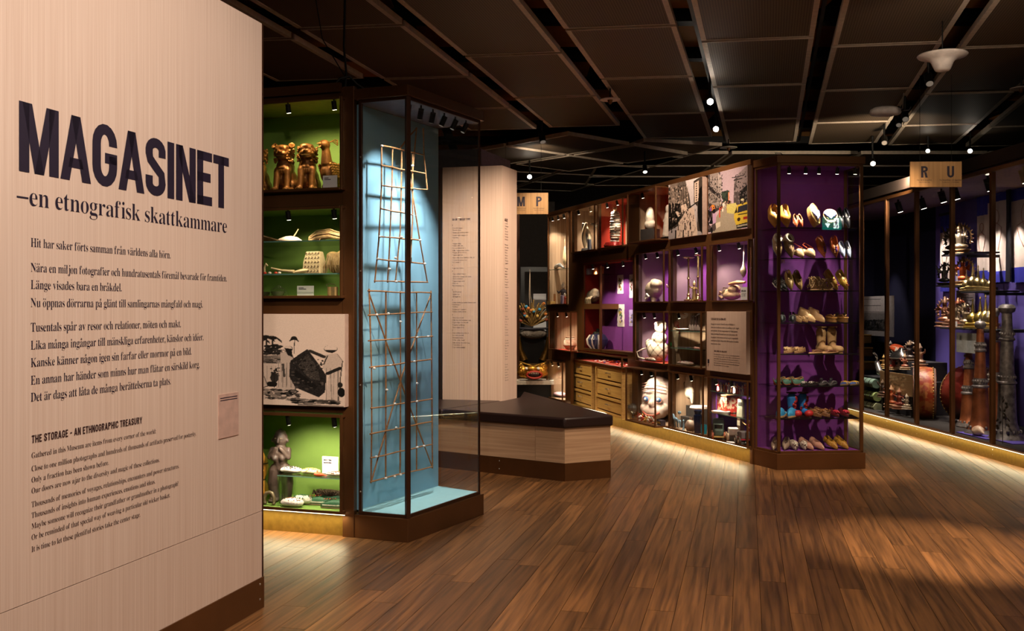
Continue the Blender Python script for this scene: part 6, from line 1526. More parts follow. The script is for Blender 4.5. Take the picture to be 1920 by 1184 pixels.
for i, px in enumerate((1200, 1205, 1211, 1216, 1221, 1226)):
    nm, ct_ = ('shell_ornament', 'ornament')
    r = thing(nm, ('white', 'red and white', 'gold', 'cream', 'orange', 'pearly')[i]+' shell trinket in the heap under the big mask', ct_, C_(-.10+.03*(i % 2), px, za), CW.a+i, 'trinkets under the big mask')
    b = MB()
    for k in range(5): b.ell((rn.uniform(-.02, .02), rn.uniform(-.02, .02), .012+.012*k), (.02, .017, .012), seg=8, rg=6)
    b.build('shells', mm(cols_[i % 5], .35), r, True); MB().ell((0, 0, .075), (.01, .008, .014)).build('tip', mm(cols_[(i+1) % 5], .35), r, True)
r = thing('music_box', 'small grey box with a brass figure before the big mask', 'box', C_(-.06, 1240, za), CW.a)
MB().box(-.05, .05, -.03, .03, 0, .06).build('box_body', mm('#4c4454', .5), r, bevel=.004); MB().tube([(-.04, -.035, .02), (-.02, -.037, .045), (0, -.035, .02), (.02, -.037, .045), (.04, -.035, .02)], .005, 6).build('brass_trim', mm('#c89c40', .3, .9), r, True)
# ---- headless figure case
r = thing('black_block', 'dark stepped display block under the white headless figure', 'block', C_(.20, 1283, za), CW.a)
MB().box(-.26, .30, -.03, .18, 0, .24).build('block', mm('#2a2624', .7, bump=0), r, bevel=.003); MB().box(.02, .30, -.10, -.03, 0, .12).build('step', mm('#2a2624', .7, bump=0), r)
r = thing('headless_figure', 'white four-cornered headless stone figure standing on the dark block', 'statue', C_(.2, 1290, za+.241), CW.a+.6)
b = MB()
for s in (-1, 1): b.cap((s*.052, 0, .03), (s*.045, 0, .12), .016, .03); b.cap((s*.03, 0, .30), (s*.075, 0, .345), .022, .012)
b.ell((0, 0, .15), (.075, .045, .075)); b.cap((0, 0, .18), (0, 0, .27), .05, .04); b.ell((0, 0, .31), (.05, .035, .03)); b.ell((0, .0, .33), (.07, .028, .012))
mobj('body', blob(b, .006, 4), mm('#e8dcc8', .6, bump=.3), r)
MB().tube([(-.02, -.045, .2), (-.03, -.05, .24), (-.015, -.05, .26)], .004, 6).build('incision', mm('#3a2c20', .6), r, True)
r = thing('round_jar', 'round pale brown pottery jar with small handles on top', 'jar', C_(-.0, 1296, za), CW.a)
MB().lathe([(.001, 0), (.03, 0), (.065, .04), (.068, .075), (.045, .115), (.02, .125), (.02, .145), (.012, .145), (.012, .12), (.001, .12)], 28).build('jar_body', mm('#a08c7c', .5), r, True)
for s in (-1, 1): MB().cap((s*.022, 0, .13), (s*.03, 0, .155), .008, .005).build('lug', mm('#b89c88', .5), r, True)
for k in range(3): MB().ell((math.cos(k*2.1)*.04, math.sin(k*2.1)*.04, .012), .014).build('foot', mm('#a08c7c', .5), r, True)
gl = mm('#7c9cb0', .12, .3, bump=0)
r = thing('glass_horse', 'clear bluish glass horse group at the left of the headless figure case', 'figurine', C_(.0, 1267, za), CW.a); r['label'] = 'clear bluish glass horse group below the dark block'
b = MB(); b.ell((0, 0, .09), (.05, .02, .025)); b.cap((-.035, 0, .1), (-.06, 0, .14), .015, .012); b.ell((-.07, 0, .14), (.022, .01, .01))
for x in (-.035, -.02, .03, .042): b.cap((x, 0, .08), (x*1.15, .004, .01), .009, .006)
b.cap((.045, 0, .1), (.075, 0, .05), .008, .004); b.ell((0, .04, .07), (.04, .02, .02)); b.cap((-.03, .04, .07), (-.03, .04, .01), .008, .006); b.cap((.03, .04, .07), (.03, .04, .01), .008, .006)
mobj('body', blob(b, .0045, 2), gl, r); MB().ell((.0, 0, .0), .001).build('dot', gl, r) if False else None
lz([(.001, 0), (.02, 0), (.008, .02), (.012, .05), (.006, .09), (.011, .1), (.001, .115)], gl, 'glass_bird', C_(-.02, 1281.5, za), 'slender blue glass bird beside the round jar', 'figurine')
o = MB().ell((0, 0, .0), .02).build('glass_ball', gl, None, True); single(o, 'small pale glass ball on a stick above the glass horse', 'ball', C_(.0, 1274, za+.175)); MB().tube([(0, 0, -.175), (0, 0, -.018)], .003, 6).build('stick', gl, o, True)
r = thing('blue_bottle', 'dark blue glass vase in front of the dark block', 'vase', C_(-.0, 1309, za), CW.a)
MB().lathe([(.001, 0), (.04, 0), (.045, .1), (.05, .19), (.035, .2), (.05, .24), (.045, .24), (.03, .2), (.001, .19)], 20).build('vase_body', mm('#26345c', .15, .2, bump=0), r, True)
lz([(.001, 0), (.03, 0), (.034, .06), (.03, .1), (.026, .1), (.026, .01), (.001, .01)], mm('#2c8ca8', .2, bump=0), 'blue_cup', C_(-.02, 1320, za+.01), 'turquoise cup by the corner of the headless figure case', 'cup')
lz([(.001, 0), (.1, 0), (.11, .012), (.1, .03), (.001, .03)], mm('#d8ccc0', .4), 'white_dish', C_(.1, 1312, za+.242), 'shallow white dish resting on the dark block', 'dish')
# ---- toy case
rn = random.Random(21); toyc = ['#e0583c', '#f0dcc8', '#e8a078', '#c83c3c', '#f0e4d8', '#d88c50', '#b03430', '#f4ece4', '#e07848', '#c8b098', '#e86850', '#f0c8a8', '#d8d0c8', '#c85038']
adj = ['red', 'cream', 'peach', 'crimson', 'white', 'orange', 'dark red', 'ivory', 'rust', 'tan', 'coral', 'pale pink', 'grey-white', 'brick red']
for i in range(14):
    px = 1331+i*5.1; h = .07+.04*rn.random()
    figurine('toy_figurine', 'tiny %s painted toy figure on the upper glass shelf, %s' % (adj[i], 'near the spotlight' if i < 4 else ('in the middle' if i < 9 else 'near the case corner')), 'figurine', C_(.02+.05*(i % 3), px, .655), h, toyc[i], toyc[(i+3) % 14], CW.a+rn.uniform(-1, 1), 'toy figurines on the upper glass shelf', seed=i, crown=i % 3 == 0)
r = thing('painted_tin', 'red painted tin chest with white flowers on the lower glass shelf', 'tin', C_(.14, 1362, .431), CW.a)
MB().box(-.14, .14, -.08, .08, 0, .165).build('tin_body', mm('#c03828', .35, ns=22, col2='#e8c8a8', sharp=True), r, bevel=.01)
MB().box(-.145, .145, -.085, .085, .165, .185).build('lid', mm('#8c6c50', .4, .5), r, bevel=.006); MB().box(-.142, -.12, -.083, -.08, 0, .165).build('corner_band', mm('#5c2018', .4), r)
r = thing('paper_bag', 'small pale paper bag with a printed label hanging on a string', 'bag', C_(.03, 1389, .431), CW.a)
MB().rings([[(-.05, -.02, 0), (.05, -.02, 0), (.05, .02, 0), (-.05, .02, 0)], [(-.046, -.006, .17), (.046, -.006, .17), (.046, .006, .17), (-.046, .006, .17)]]).build('bag_body', mm('#d0d0b8', .7), r)
MB().box(-.035, .035, -.012, -.009, .11, .145).build('label', mm('#60605c', .7), r); MB().tube([(-.02, 0, .165), (0, 0, .25), (.02, 0, .165)], .002, 5).build('string', mm('#d8c8b8'), r)
lz([(.001, 0), (.09, 0), (.1, .02), (.08, .022), (.001, .012)], mm('#e0d0c0', .3), 'glazed_plate', C_(.03, 1352, .431), 'flat pale plate in front of the red tin', 'plate')
def wheel(mb, x, y, z, r_, w): mb.T = Matrix.Translation((x, y, z)) @ Matrix.Rotation(PI/2, 4, 'X'); mb.lathe([(.001, -w/2), (r_, -w/2), (r_, w/2), (.001, w/2)], 18); mb.T = None
def truck(label, loc, rz, body, hood, wheelc, kind=0, group=None):
    r = thing('toy_truck', label, 'toy vehicle', loc, rz, group); m = mm(body, .5); 
    if kind == 0:
        MB().box(.0, .17, -.055, .055, .035, .19).build('van_body', m, r, bevel=.008); MB().box(-.07, 0, -.05, .05, .035, .15).build('cab', m, r, bevel=.01)
        MB().box(-.0705, -.068, -.04, .04, .10, .14).build('windscreen', 'black', r); MB().box(-.055, -.01, -.0508, -.049, .10, .14).build('side_window', 'black', r)
        MB().box(-.15, -.07, -.04, .04, .035, .10).build('hood', mm(hood, .5), r, bevel=.012); MB().box(-.165, -.152, -.05, .05, .02, .035).build('bumper', mm('#c8b070', .4), r)
        ws = ((-.11, .034), (.11, .034))
    else:
        MB().box(-.1, .1, -.05, .05, .05, .062).build('chassis', mm(hood, .5), r); MB().box(-.02, .1, -.045, .045, .063, .13).build('cargo', m, r, bevel=.006); MB().box(-.09, -.03, -.04, .04, .063, .12).build('cab', m, r, bevel=.01)
        MB().box(-.085, -.04, -.0415, -.0405, .09, .115).build('side_window', 'black', r)
        ws = ((-.075, .04), (.065, .04))
    for x, rr_ in ws:
        for s in (-1, 1):
            q = MB(); wheel(q, x, s*.058, rr_-.002, rr_, .018); o = q.build('wheel', mm(wheelc, .6), r, True)
            q = MB(); wheel(q, x, s*.068, rr_-.002, rr_*.35, .004); q.build('hub', mm('#c8b8a0', .4), o, True)
    return r
truck('grey-green tin toy van with orange wheels', C_(.01, 1347, za), CW.a-.5+PI, '#4c5c54', '#54645c', '#a8583c')
truck('white toy lorry with tan wheels beside the grey-green van', C_(.04, 1374, za), CW.a-.4, '#d8c8bc', '#5c4038', '#8c7058', 1)
truck('red and grey toy cart nearest the corner of the toy case', C_(-.01, 1394, za), CW.a-.3, '#6c6468', '#b02c3c', '#3c3028', 1)
r = thing('toy_crane', 'small brown toy crane with a long yellow jib', 'toy', C_(.12, 1389, za), CW.a)
MB().box(-.04, .04, -.03, .03, 0, .05).build('base', mm('#4c3428', .6), r); MB().box(-.03, .03, -.025, .025, .05, .22).build('tower', mm('#5c4030', .6), r); MB().box(-.026, .026, -.028, -.025, .15, .20).build('panel', mm('#e0d0b8', .5), r); MB().tube([(.0, 0, .20), (.16, -.0, .14)], .004, 6).build('jib', mm('#d8b868', .5), r)
r = thing('open_book_plate', 'white oval card lying before the toy lorry', 'card', C_(-.06, 1371, za), CW.a); r.name = 'oval_card'
MB().lathe([(.001, 0), (.07, 0), (.07, .003), (.001, .003)], 28, sy=.5).build('card', 'card', r)
r = figurine('dark_doll', 'dark slim doll standing behind the grey-green van', 'doll', C_(.18, 1344, za), .23, '#3a3438', '#5c4c44', CW.a, seed=4, crown=False)
r = figurine('standing_doll', 'red and blue clothed doll by the corner of the toy case', 'doll', C_(.22, 1404, za), .22, '#a02834', '#c8a088', CW.a, seed=6, crown=False)
# ---- middle row: utensils, plaid doll
s1, s2 = 1.262, 1.07
def cyl(pts, rads, col, label, name, cat, loc, rz=0, group=None, rough=.5, metal=0):
    o = MB().tube(pts, rads, 12).build(name, mm(col, rough, metal), None, True); return single(o, label, cat, loc, rz, group)
cyl([(-.14, 0, .06), (-.08, 0, .13), (0, 0, .18), (.06, 0, .17)], [.012, .045, .05, .03], '#c8bcb0', 'large pale curved horn spoon on the upper shelf', 'horn_scoop', 'utensil', C_(.14, 1281, s1), CW.a)
lz([(.001, 0), (.09, .004), (.11, .02), (.105, .022), (.001, .01)], mm('#e0d4c8', .4), 'shallow_bowl', C_(.05, 1284, s1), 'shallow white dish under the curved horn spoon', 'dish')
for i, px in enumerate((1296, 1301, 1306, 1311)):
    lz([(.001, 0), (.024, .01), (.028, .04), (.014, .11), (.006, .17), (.001, .18)], mm(('#d8ccc4', '#ccc0b8', '#b8a4a0', '#c8b8b0')[i], .3), 'drop_flask', C_(.03, px, s1), ('whitest drop-shaped flask beside the shallow dish', 'second drop-shaped flask from the shallow dish', 'pinkish drop-shaped flask, third in the row', 'last drop-shaped flask, nearest the case corner')[i], 'flask', 'drop-shaped flasks')
cyl([(-.12, 0, .0), (0, 0, .004), (.06, 0, .03), (.12, 0, .05)], [.004, .007, .012, .03], '#4a3030', 'dark carved spoon hanging high in the utensil case', 'dark_spoon', 'spoon', C_(.1, 1305, s1+.16), CW.a)
cyl([(-.07, 0, .03), (0, 0, .012), (.08, 0, .0)], [.012, .009, .003], '#e0b890', 'small pale horn spoon high in the utensil case', 'pale_spoon', 'spoon', C_(.1, 1280, s1+.17), CW.a)
r = thing('cloth_puppet', 'pale cloth puppet with a red head hanging through the shelves', 'puppet', C_(.05, 1268, 1.0), CW.a)
b = MB(); b.cap((0, 0, .26), (-.02, 0, .02), .05, .022); b.cap((.03, 0, .24), (.01, 0, .04), .03, .02); b.cap((-.03, 0, .25), (-.05, 0, .0), .025, .012); b.ell((0, 0, .27), (.055, .03, .03)); mobj('cloth', blob(b, .007, 2), mm('#c8bca0', .8, bump=.8, bs=40), r)
MB().ell((.0, 0, .33), (.04, .035, .04)).build('head', mm('#b07060', .6), r, True); MB().tube([(.03, 0, .32), (.08, 0, .27), (.07, 0, .22)], .008, 6).build('ribbon', mm('#b02c34', .6), r, True)
r = thing('metal_rulers', 'shiny silver and blue engraved blades on the lower shelf', 'blade', C_(.03, 1287, s2), CW.a)
for i in range(4): MB().box(-.14+.01*i, .06+.03*i, -.04+.025*i, -.02+.025*i, .001, .012).build('blade', mm(('#c8d0d8', '#88a8c8', '#b8b0a8', '#d8d4d0')[i], .2, .8, bump=0), r, bevel=.002)
r.name = 'engraved_blades'
cyl([(-.05, 0, .01), (.06, 0, .01)], [.014, .01], '#e0a8a0', 'small pink rolled cloth at the end of the lower shelf', 'pink_roll', 'cloth', C_(.03, 1307, s2), CW.a)
o = MB().ell((0, 0, .03), (.035, .03, .03)).build('green_ball', mm('#10a040', .3), None, True); single(o, 'bright green ball by the frame of the utensil case', 'ball', C_(.0, 1257, s2))
pouch('embroidered_cloth', 'folded pink and white embroidered cloth on the utensil case floor', C_(.06, 1285, zb_), CW.a, .3, .14, .04, '#d8c8c0', '#a8405c', 60, 12, cat='cloth')
lz([(.001, 0), (.03, 0), (.05, .04), (.04, .09), (.001, .1)], mm('#5c5048', .5), 'dark_teapot', C_(.18, 1279, zb_), 'dark round pot behind the embroidered cloth', 'pot')
# plaid doll
PL_ = mm('#d8ccb4', .8, ns=18, col2='#5a4836', sharp=True, bump=.3)
def plaid():
    m = bpy.data.materials.new('plaid_cloth'); m.use_nodes = True; N = m.node_tree.nodes; L = m.node_tree.links; b = N['Principled BSDF']; b.inputs['Roughness'].default_value = .85
    tc = N.new('ShaderNodeTexCoord'); mp = N.new('ShaderNodeMapping'); mp.inputs['Rotation'].default_value = (0, math.radians(45), 0); mp.inputs['Scale'].default_value = (12, 12, 12); L.new(tc.outputs['Object'], mp.inputs[0])
    sx_ = N.new('ShaderNodeSeparateXYZ'); L.new(mp.outputs[0], sx_.inputs[0]); prev = None
    for k in (0, 2):
        f = N.new('ShaderNodeMath'); f.operation = 'FRACT'; L.new(sx_.outputs[k], f.inputs[0]); g_ = N.new('ShaderNodeMath'); g_.operation = 'LESS_THAN'; g_.inputs[1].default_value = .22; L.new(f.outputs[0], g_.inputs[0])
        if prev is None: prev = g_
        else: a_ = N.new('ShaderNodeMath'); a_.operation = 'ADD'; L.new(prev.outputs[0], a_.inputs[0]); L.new(g_.outputs[0], a_.inputs[1]); prev = a_
    h_ = N.new('ShaderNodeMath'); h_.operation = 'MULTIPLY'; h_.inputs[1].default_value = .5; L.new(prev.outputs[0], h_.inputs[0])
    cr = N.new('ShaderNodeValToRGB'); cr.color_ramp.elements[0].color = (*H('#e0d4bc'), 1); cr.color_ramp.elements[1].color = (*H('#5a4634'), 1); L.new(h_.outputs[0], cr.inputs[0]); L.new(cr.outputs[0], b.inputs['Base Color']); return m
M['plaid'] = plaid()
r = thing('plaid_doll', 'cream and brown plaid cloth doll sitting in the case', 'doll', C_(.12, 1233, zb_), CW.a+.4)
b = MB(); b.ell((0, 0, .13), (.16, .08, .14)); b.ell((.03, 0, .27), (.11, .07, .09)); b.ell((-.13, 0, .2), (.05, .05, .06)); mobj('body', blob(b, .009, 3), 'plaid', r)
b = MB(); b.ell((.05, 0, .40), (.085, .06, .08)); b.ell((-.01, 0, .44), (.035, .03, .03)); b.ell((.10, 0, .44), (.035, .03, .03)); mobj('head', blob(b, .008, 3), 'plaid', r)
MB().tube([(-.17, -.04, .02), (-.25, -.06, .04), (-.28, -.05, .1), (-.2, -.03, .14), (-.14, -.02, .15)], .009, 7).build('tail', mm('#d8ccb8', .7), r, True)
r = thing('striped_shuttle', 'long striped wooden shuttle lying before the plaid doll', 'shuttle', C_(-.02, 1218, zb_), CW.a)
MB().tube([(-.15, 0, .02), (-.05, 0, .028), (.08, 0, .028), (.16, 0, .02)], [.006, .02, .022, .01], 12).build('body', mm('#c8bcac', .5, ns=30, col2='#7c6c60'), r, True)
for x in (-.08, -.02, .05): MB().tube([(x, 0, .0265), (x+.012, 0, .0265)], .0235, 12).build('band', mm('#7c2c20', .5), r, True)
# ---- second row: skull, candlesticks, bundle
r = thing('animal_skull', 'large pale animal skull-like gourd on the case floor', 'skull', C_(.1, 1226, zc), CW.a-.2)
b = MB(); b.ell((0, 0, .14), (.20, .10, .11)); b.ell((-.16, 0, .12), (.10, .06, .05)); b.ell((.12, 0, .20), (.10, .08, .06)); b.cap((.02, 0, .05), (.1, -.03, .0), .05, .03); b.ell((.02, 0, .25), (.05, .04, .02)); mobj('skull_body', blob(b, .01, 4), mm('#b0a08c', .5, ns=5, col2='#6c5c4c', bump=.3), r)
MB().tube([(.0, -.1, .06), (.06, -.11, .02), (.12, -.09, .06), (.05, -.1, .09), (.0, -.11, .04)], .012, 7).build('cord', mm('#c8c0b8', .6), r, True)
BR2 = mm('#b8a070', .2, .95, ns=12, bump=0)
def candlestick(label, loc, h, drip):
    r = thing('candlestick', label, 'candlestick', loc, CW.a, 'brass candlesticks')
    MB().lathe([(.001, 0), (.05, 0), (.052, .012), (.03, .02), (.015, .05), (.022, .065), (.011, .08), (.011, h*.5), (.018, h*.5+.01), (.01, h*.5+.03), (.009, h*.9), (.015, h*.94), (.012, h-.01)], 22).build('stem', BR2, r, True)
    MB().lathe([(.001, h-.01), (drip*.6, h-.008), (drip, h+.004), (drip, h+.01), (drip*.5, h), (.001, h)], 24).build('drip_pan', BR2, r, True); return r
candlestick('tallest slim brass candlestick with a broad drip pan', C_(.03, 1291, zc), .47, .065)
candlestick('sturdy brass candlestick in the middle of the candlestick case', C_(.05, 1309, zc), .49, .045)
candlestick('darker brass candlestick nearer the skull side of its case', C_(.22, 1274, zc), .44, .07)
figurine('brass_figure', 'small brass figure between the tall candlesticks', 'figurine', C_(.03, 1302, zc), .21, '#b8a070', '#c8b080', CW.a, metal=.9, base='#b8a070')
figurine('patterned_figure', 'pale patterned robed figure behind the brass candlesticks', 'figurine', C_(.2, 1261, zc), .26, '#c8a894', '#b87c5c', CW.a, seed=5)
r = thing('wrapped_bundle', 'worn leather bundle beside the numbered card', 'bundle', C_(.10, 1372, zc), CW.a)
b = MB(); b.ell((0, 0, .05), (.15, .07, .05)); b.ell((.05, 0, .11), (.09, .06, .05)); b.ell((-.09, 0, .08), (.06, .05, .04)); mobj('leather', blob(b, .008, 3), mm('#a08468', .6, ns=8, bump=.8, bs=20), r)
MB().tube([(-.14, -.02, .02), (-.2, -.03, .05), (-.17, -.03, .09)], .014, 8).build('strap_end', mm('#94785c', .6), r, True); MB().tube([(-.08, -.07, .06), (-.08, -.05, .13), (-.08, .05, .12)], .006, 6).build('tie', mm('#5c4430', .6), r, True)
cyl([(-.15, 0, .0), (0, 0, .012), (.15, 0, .01)], [.014, .022, .012], '#c8946c', 'smooth reddish wooden club lying over the leather bundle', 'wooden_club', 'club', C_(.06, 1382, zc+.165), CW.a)
r = thing('feather_mask', 'faint grey feathered mask on the purple back panel', 'mask', C_(.30, 1362, zc+.17), CW.a)
MB().ell((0, 0, .13), (.085, .03, .11)).build('face', mm('#6c6258', .6), r, True)
for s in (-1, 1):
    MB().ell((s*.035, -.03, .15), (.02, .008, .014)).build('eye', mm('#c8bca8', .5), r, True)
    for k in range(4): MB().cap((s*.06, 0, .13), (s*(.15+.02*k), 0, .02+.09*k), .009, .003, 6).build('feather', mm('#4c4440', .7), r, True)
r = thing('pear_flask', 'pale pear-shaped flask hanging on a cord', 'flask', C_(.02, 1394, zc+.22), CW.a)
MB().lathe([(.001, 0), (.012, .01), (.032, .05), (.03, .08), (.012, .12), (.008, .15), (.001, .155)], 20).build('flask_body', mm('#d8c4a8', .4), r, True); MB().tube([(0, 0, .15), (.01, 0, .30), (.02, 0, .365)], .003, 5).build('cord', mm('#c8b898'), r)
card(CW, -.01, 1389, 1401, zc, .125, 'white numbered card at the corner of the wrapped bundle case', text=(('IRAN', .62, .02, .7), ('1707', .25, -.045, .75)))
# ---- top row
r = thing('lion_relief', 'pale carved stone head on a dark stand beside the street photograph', 'sculpture', C_(.10, 1219, zd+.16), CW.a+.5)
b = MB(); b.ell((0, 0, .14), (.06, .05, .13)); b.ell((0, 0, .06), (.08, .05, .06)); b.ell((0, -.03, .16), (.035, .03, .05)); mobj('head', blob(b, .007, 3), mm('#c8bcac', .6, bump=.5, bs=30), r); MB().box(-.1, .1, -.06, .06, -.16, 0).build('stand', mm('#2c2826', .6), r, bevel=.003)
r = thing('carved_shrine', 'pale openwork carved group of many small figures', 'sculpture', C_(.12, 1191, zd), CW.a)
rn = random.Random(6); b = MB()
for i in range(70): b.ell((rn.uniform(-.13, .13)*(1-i/110), rn.uniform(-.05, .05), .015+i*.0035+rn.uniform(0, .04)), (.018, .016, .024), seg=7, rg=5)
b.build('carving', mm('#a89a80', .6, ns=30, col2='#6c5c48', bump=.5), r, True); MB().box(-.15, .15, -.07, .07, 0, .015).build('base', mm('#6c5c48'), r)
r = thing('white_dress_figure', 'pale slender figure at the edge of the orange case', 'sculpture', C_(.05, 1250, zd+.03), CW.a)
b = MB(); b.cap((0, 0, .02), (.02, 0, .25), .05, .035); b.ell((.03, 0, .32), (.03, .03, .05)); b.cap((.02, 0, .25), (-.04, -.02, .18), .02, .012); mobj('body', blob(b, .007, 3), mm('#d0c4b8', .6, bump=.5), r); MB().box(-.06, .06, -.04, .04, -.03, .0).build('base', 'black', r)
r = thing('spiral_horn', 'tall striped spiral horn on a red base', 'horn', C_(.08, 1152, zd), CW.a)
P = [(.03*math.sin(t*2.2), .0, .04+.42*t) for t in np.linspace(0, 1, 30)]
MB().tube(P, [.05+.02*math.sin(t*PI)+.008*math.sin(t*75) for t in np.linspace(0, 1, 30)], 16).build('horn_body', mm('#d8ccbc', .4, ns=5, col2='#3a3028', sharp=True, stretch=(1, 1, 14)), r, True)
MB().lathe([(.001, 0), (.13, 0), (.14, .02), (.12, .06), (.05, .08), (.001, .085)], 24).build('base', mm('#7c1c18', .2, .4, bump=0), r, True)
for s in (-1, 1): MB().cap((.02, 0, .46), (.02+s*.05, 0, .52), .02, .008).build('prong', mm('#8c6c50', .4), r, True)
MB().cap((.05, -.02, .2), (.14, -.04, .26), .02, .01).build('arm', mm('#c8bcb0', .4), r, True)
r = thing('brass_ewer', 'small pale jug left of the spiral horn', 'jug', C_(.1, 1132, zd), CW.a); r['label'] = 'small pale jug standing beside the spiral horn'
MB().lathe([(.001, 0), (.06, 0), (.07, .08), (.05, .15), (.025, .18), (.03, .22), (.001, .22)], 22).build('jug_body', mm('#c8b89c', .35, .2), r, True); MB().tube([(.03, 0, .2), (.09, 0, .17), (.065, 0, .09)], .008, 6).build('handle', mm('#c8b89c', .35), r, True)
r = thing('silver_bowl_stand', 'wide shallow silver bowl raised on a stand', 'bowl', C_(.2, 1128, zd+.30), CW.a)
MB().lathe([(.001, 0), (.06, 0), (.14, .06), (.15, .07), (.12, .06), (.001, .02)], 24, sx=1.3).build('bowl', mm('#a8a8a4', .2, .8, bump=0), r, True); MB().box(-.03, .03, -.03, .03, -.3, 0).build('stand', 'acrylic', r)
r = thing('oval_mask', 'pale oval mask with a pointed top knot', 'mask', C_(.08, 1080, zd), CW.a)
MB().ell((0, 0, .38), (.07, .05, .10)).build('face', mm('#d0bc98', .4), r, True); MB().cap((0, 0, .46), (0, 0, .53), .025, .006).build('top_knot', mm('#c8b088', .4), r, True); MB().cap((0, .02, .28), (0, .02, .02), .04, .07).build('pedestal', mm('#c0a468', .5), r, True)
r = thing('horned_sculpture', 'dark twisted sculpture with pale curled ends', 'sculpture', C_(.08, 1100, zd), CW.a)
for i, (a, c) in enumerate(((0, '#c8b89c'), (1.4, '#3a302c'), (2.6, '#a89478'))):
    MB().tube([(.08*math.cos(a+t*3)*(.4+t*.6), .04*math.sin(a+t*3), .03+.36*t) for t in np.linspace(0, 1, 14)], [.03*(1-.6*t)+.008 for t in np.linspace(0, 1, 14)], 9).build('branch', mm(c, .45), r, True)
MB().lathe([(.001, 0), (.08, 0), (.07, .04), (.001, .05)], 18).build('base', mm('#2c2420'), r, True)
cyl([(0, 0, 0), (0, 0, .14)], .026, '#8c9cc0', 'small pale blue beaker in front of the horned sculpture', 'blue_beaker', 'beaker', C_(-.02, 1105, zd+.002))
# ---- niche: bands, fur headdress, bottle and urn
NF = Fr(CW.o.x, CW.o.y, CW.a)
def band(px, y0, y1, wpx, col, pc, label, ly=.265, seed=0):
    x, z1_ = CW.pick(ly, px, y0); _, z0_ = CW.pick(ly, px, y1); w = abs(CW.pick(ly, px+wpx/2, y0)[0]-CW.pick(ly, px-wpx/2, y0)[0])/2
    r = thing('embroidered_band', label, 'textile', CW.w(x, ly, z0_), CW.a, 'embroidered bands on the purple backing'); h = z1_-z0_; rn = random.Random(seed)
    b = MB(); n = 10; b.rings([[(-w*(1+.06*math.sin(k*2.3)), 0, h*k/n), (w*(1+.05*math.sin(k*1.7)), 0, h*k/n), (w*(1+.05*math.sin(k*1.7)), .006, h*k/n), (-w*(1+.06*math.sin(k*2.3)), .006, h*k/n)] for k in range(n+1)]); b.build('cloth', mm(col, .85, bump=.4), r)
    for c in pc:
        b = MB()
        for k in range(5): b.cbox((rn.uniform(-.4, .4)*w, -.002, h*(.2+.6*rn.random())), (w*.35, .003, h*.08), (0, rn.uniform(-.6, .6), 0))
        tag(b.build('embroidery', mm(c, .7), r), kind='stuff')
band(1163, 516, 551, 11, '#e8d8dc', ['#5c7c3c', '#c8a030', '#7c4a30'], 'white band with a green and yellow motif, upper one nearer the red panel', seed=1)
band(1184, 515, 559, 8, '#e8d8dc', ['#8c3438', '#3c6c4c'], 'white band with a red motif, upper one nearer the skull case', seed=2)
band(1164, 571, 613, 13, '#ecdcd8', ['#4c7c54', '#c8a84c', '#6c4c80'], 'white band with a green crest motif, lower one', seed=3)
band(1184, 581, 612, 9, '#b8a8dc', ['#c8b060', '#5c54a0'], 'lilac band in the lower row of the niche', seed=4)
band(1205, 515, 545, 12, '#b8b0e0', ['#c8b060', '#5c54a0'], 'lilac band behind the pale skull', ly=.345, seed=5)
band(1225, 512, 540, 10, '#e8dcd4', ['#a86c40'], 'plain cream band behind the pale skull', ly=.345, seed=6)
band(1206, 587, 615, 13, '#e8d4cc', ['#b87c50', '#c8a07c'], 'cream band with a tan star motif behind the plaid doll', ly=.345, seed=7)
band(1226, 587, 615, 9, '#e4d8cc', ['#5c6450'], 'cream band with a dark stem motif behind the plaid doll', ly=.345, seed=8)
nr = 1.577
r = thing('fur_headdress', 'brown fur headdress on the red panel side of the purple niche', 'headdress', C_(.12, 1112, nr), CW.a)
b = MB(); b.ell((0, 0, .10), (.14, .09, .09)); b.ell((-.16, 0, .05), (.07, .05, .035)); b.ell((.06, 0, .15), (.07, .06, .06)); mobj('fur_body', blob(b, .011, 2), mm('#84705c', .9, ns=14, bump=1.2, bs=50, col2='#3c3028'), r)
rn = random.Random(3); b = MB()
for i in range(60): x = rn.uniform(-.2, .14); b.tube([(x, -.07, .1), (x+.01, -.1, .06), (x+rn.uniform(-.03, .03), -.09, .0)], .004, 5)
tag(b.build('hair', mm('#a08c74', .9), r, True), kind='stuff')
o = MB().box(-.13, .10, -.06, .06, 0, .09).build('grey_box', mm('#9c989c', .5), None, bevel=.01); single(o, 'grey lidded box on the niche glass shelf', 'box', C_(.1, 1104, 1.972), CW.a)
o = MB().rings([[(-.09, -.05, 0), (.08, -.05, 0), (.08, .05, 0), (-.09, .05, 0)], [(-.02, -.05, .1), (.1, -.05, .1), (.1, .05, .1), (-.02, .05, .1)]]).build('orange_wedge', mm('#a8582c', .5), None); single(o, 'slanted orange box beside the grey one on the niche shelf', 'box', C_(.1, 1121, 1.972), CW.a)
r = thing('flat_bottle', 'tall flat straw-coloured bottle before the red panel', 'bottle', C_(.10, 1100, .96), CW.a)
MB().rings([[(x*s, y, z) for s, y in ((-1, -.03), (1, -.03), (1, .03), (-1, .03))] for z, x in ((0, .12), (.24, .125), (.28, .09), (.30, .035))]).build('bottle_body', mm('#b8a878', .6, bump=.2), r, bevel=.01); MB().lathe([(.03, .3), (.03, .34), (.001, .34)], 14).build('neck', mm('#a08c60', .6), r, True)
r = thing('lidded_urn', 'blue and white ribbed urn with a black knob lid', 'urn', C_(.10, 1121, .96), CW.a)
b = MB(); N_ = 16
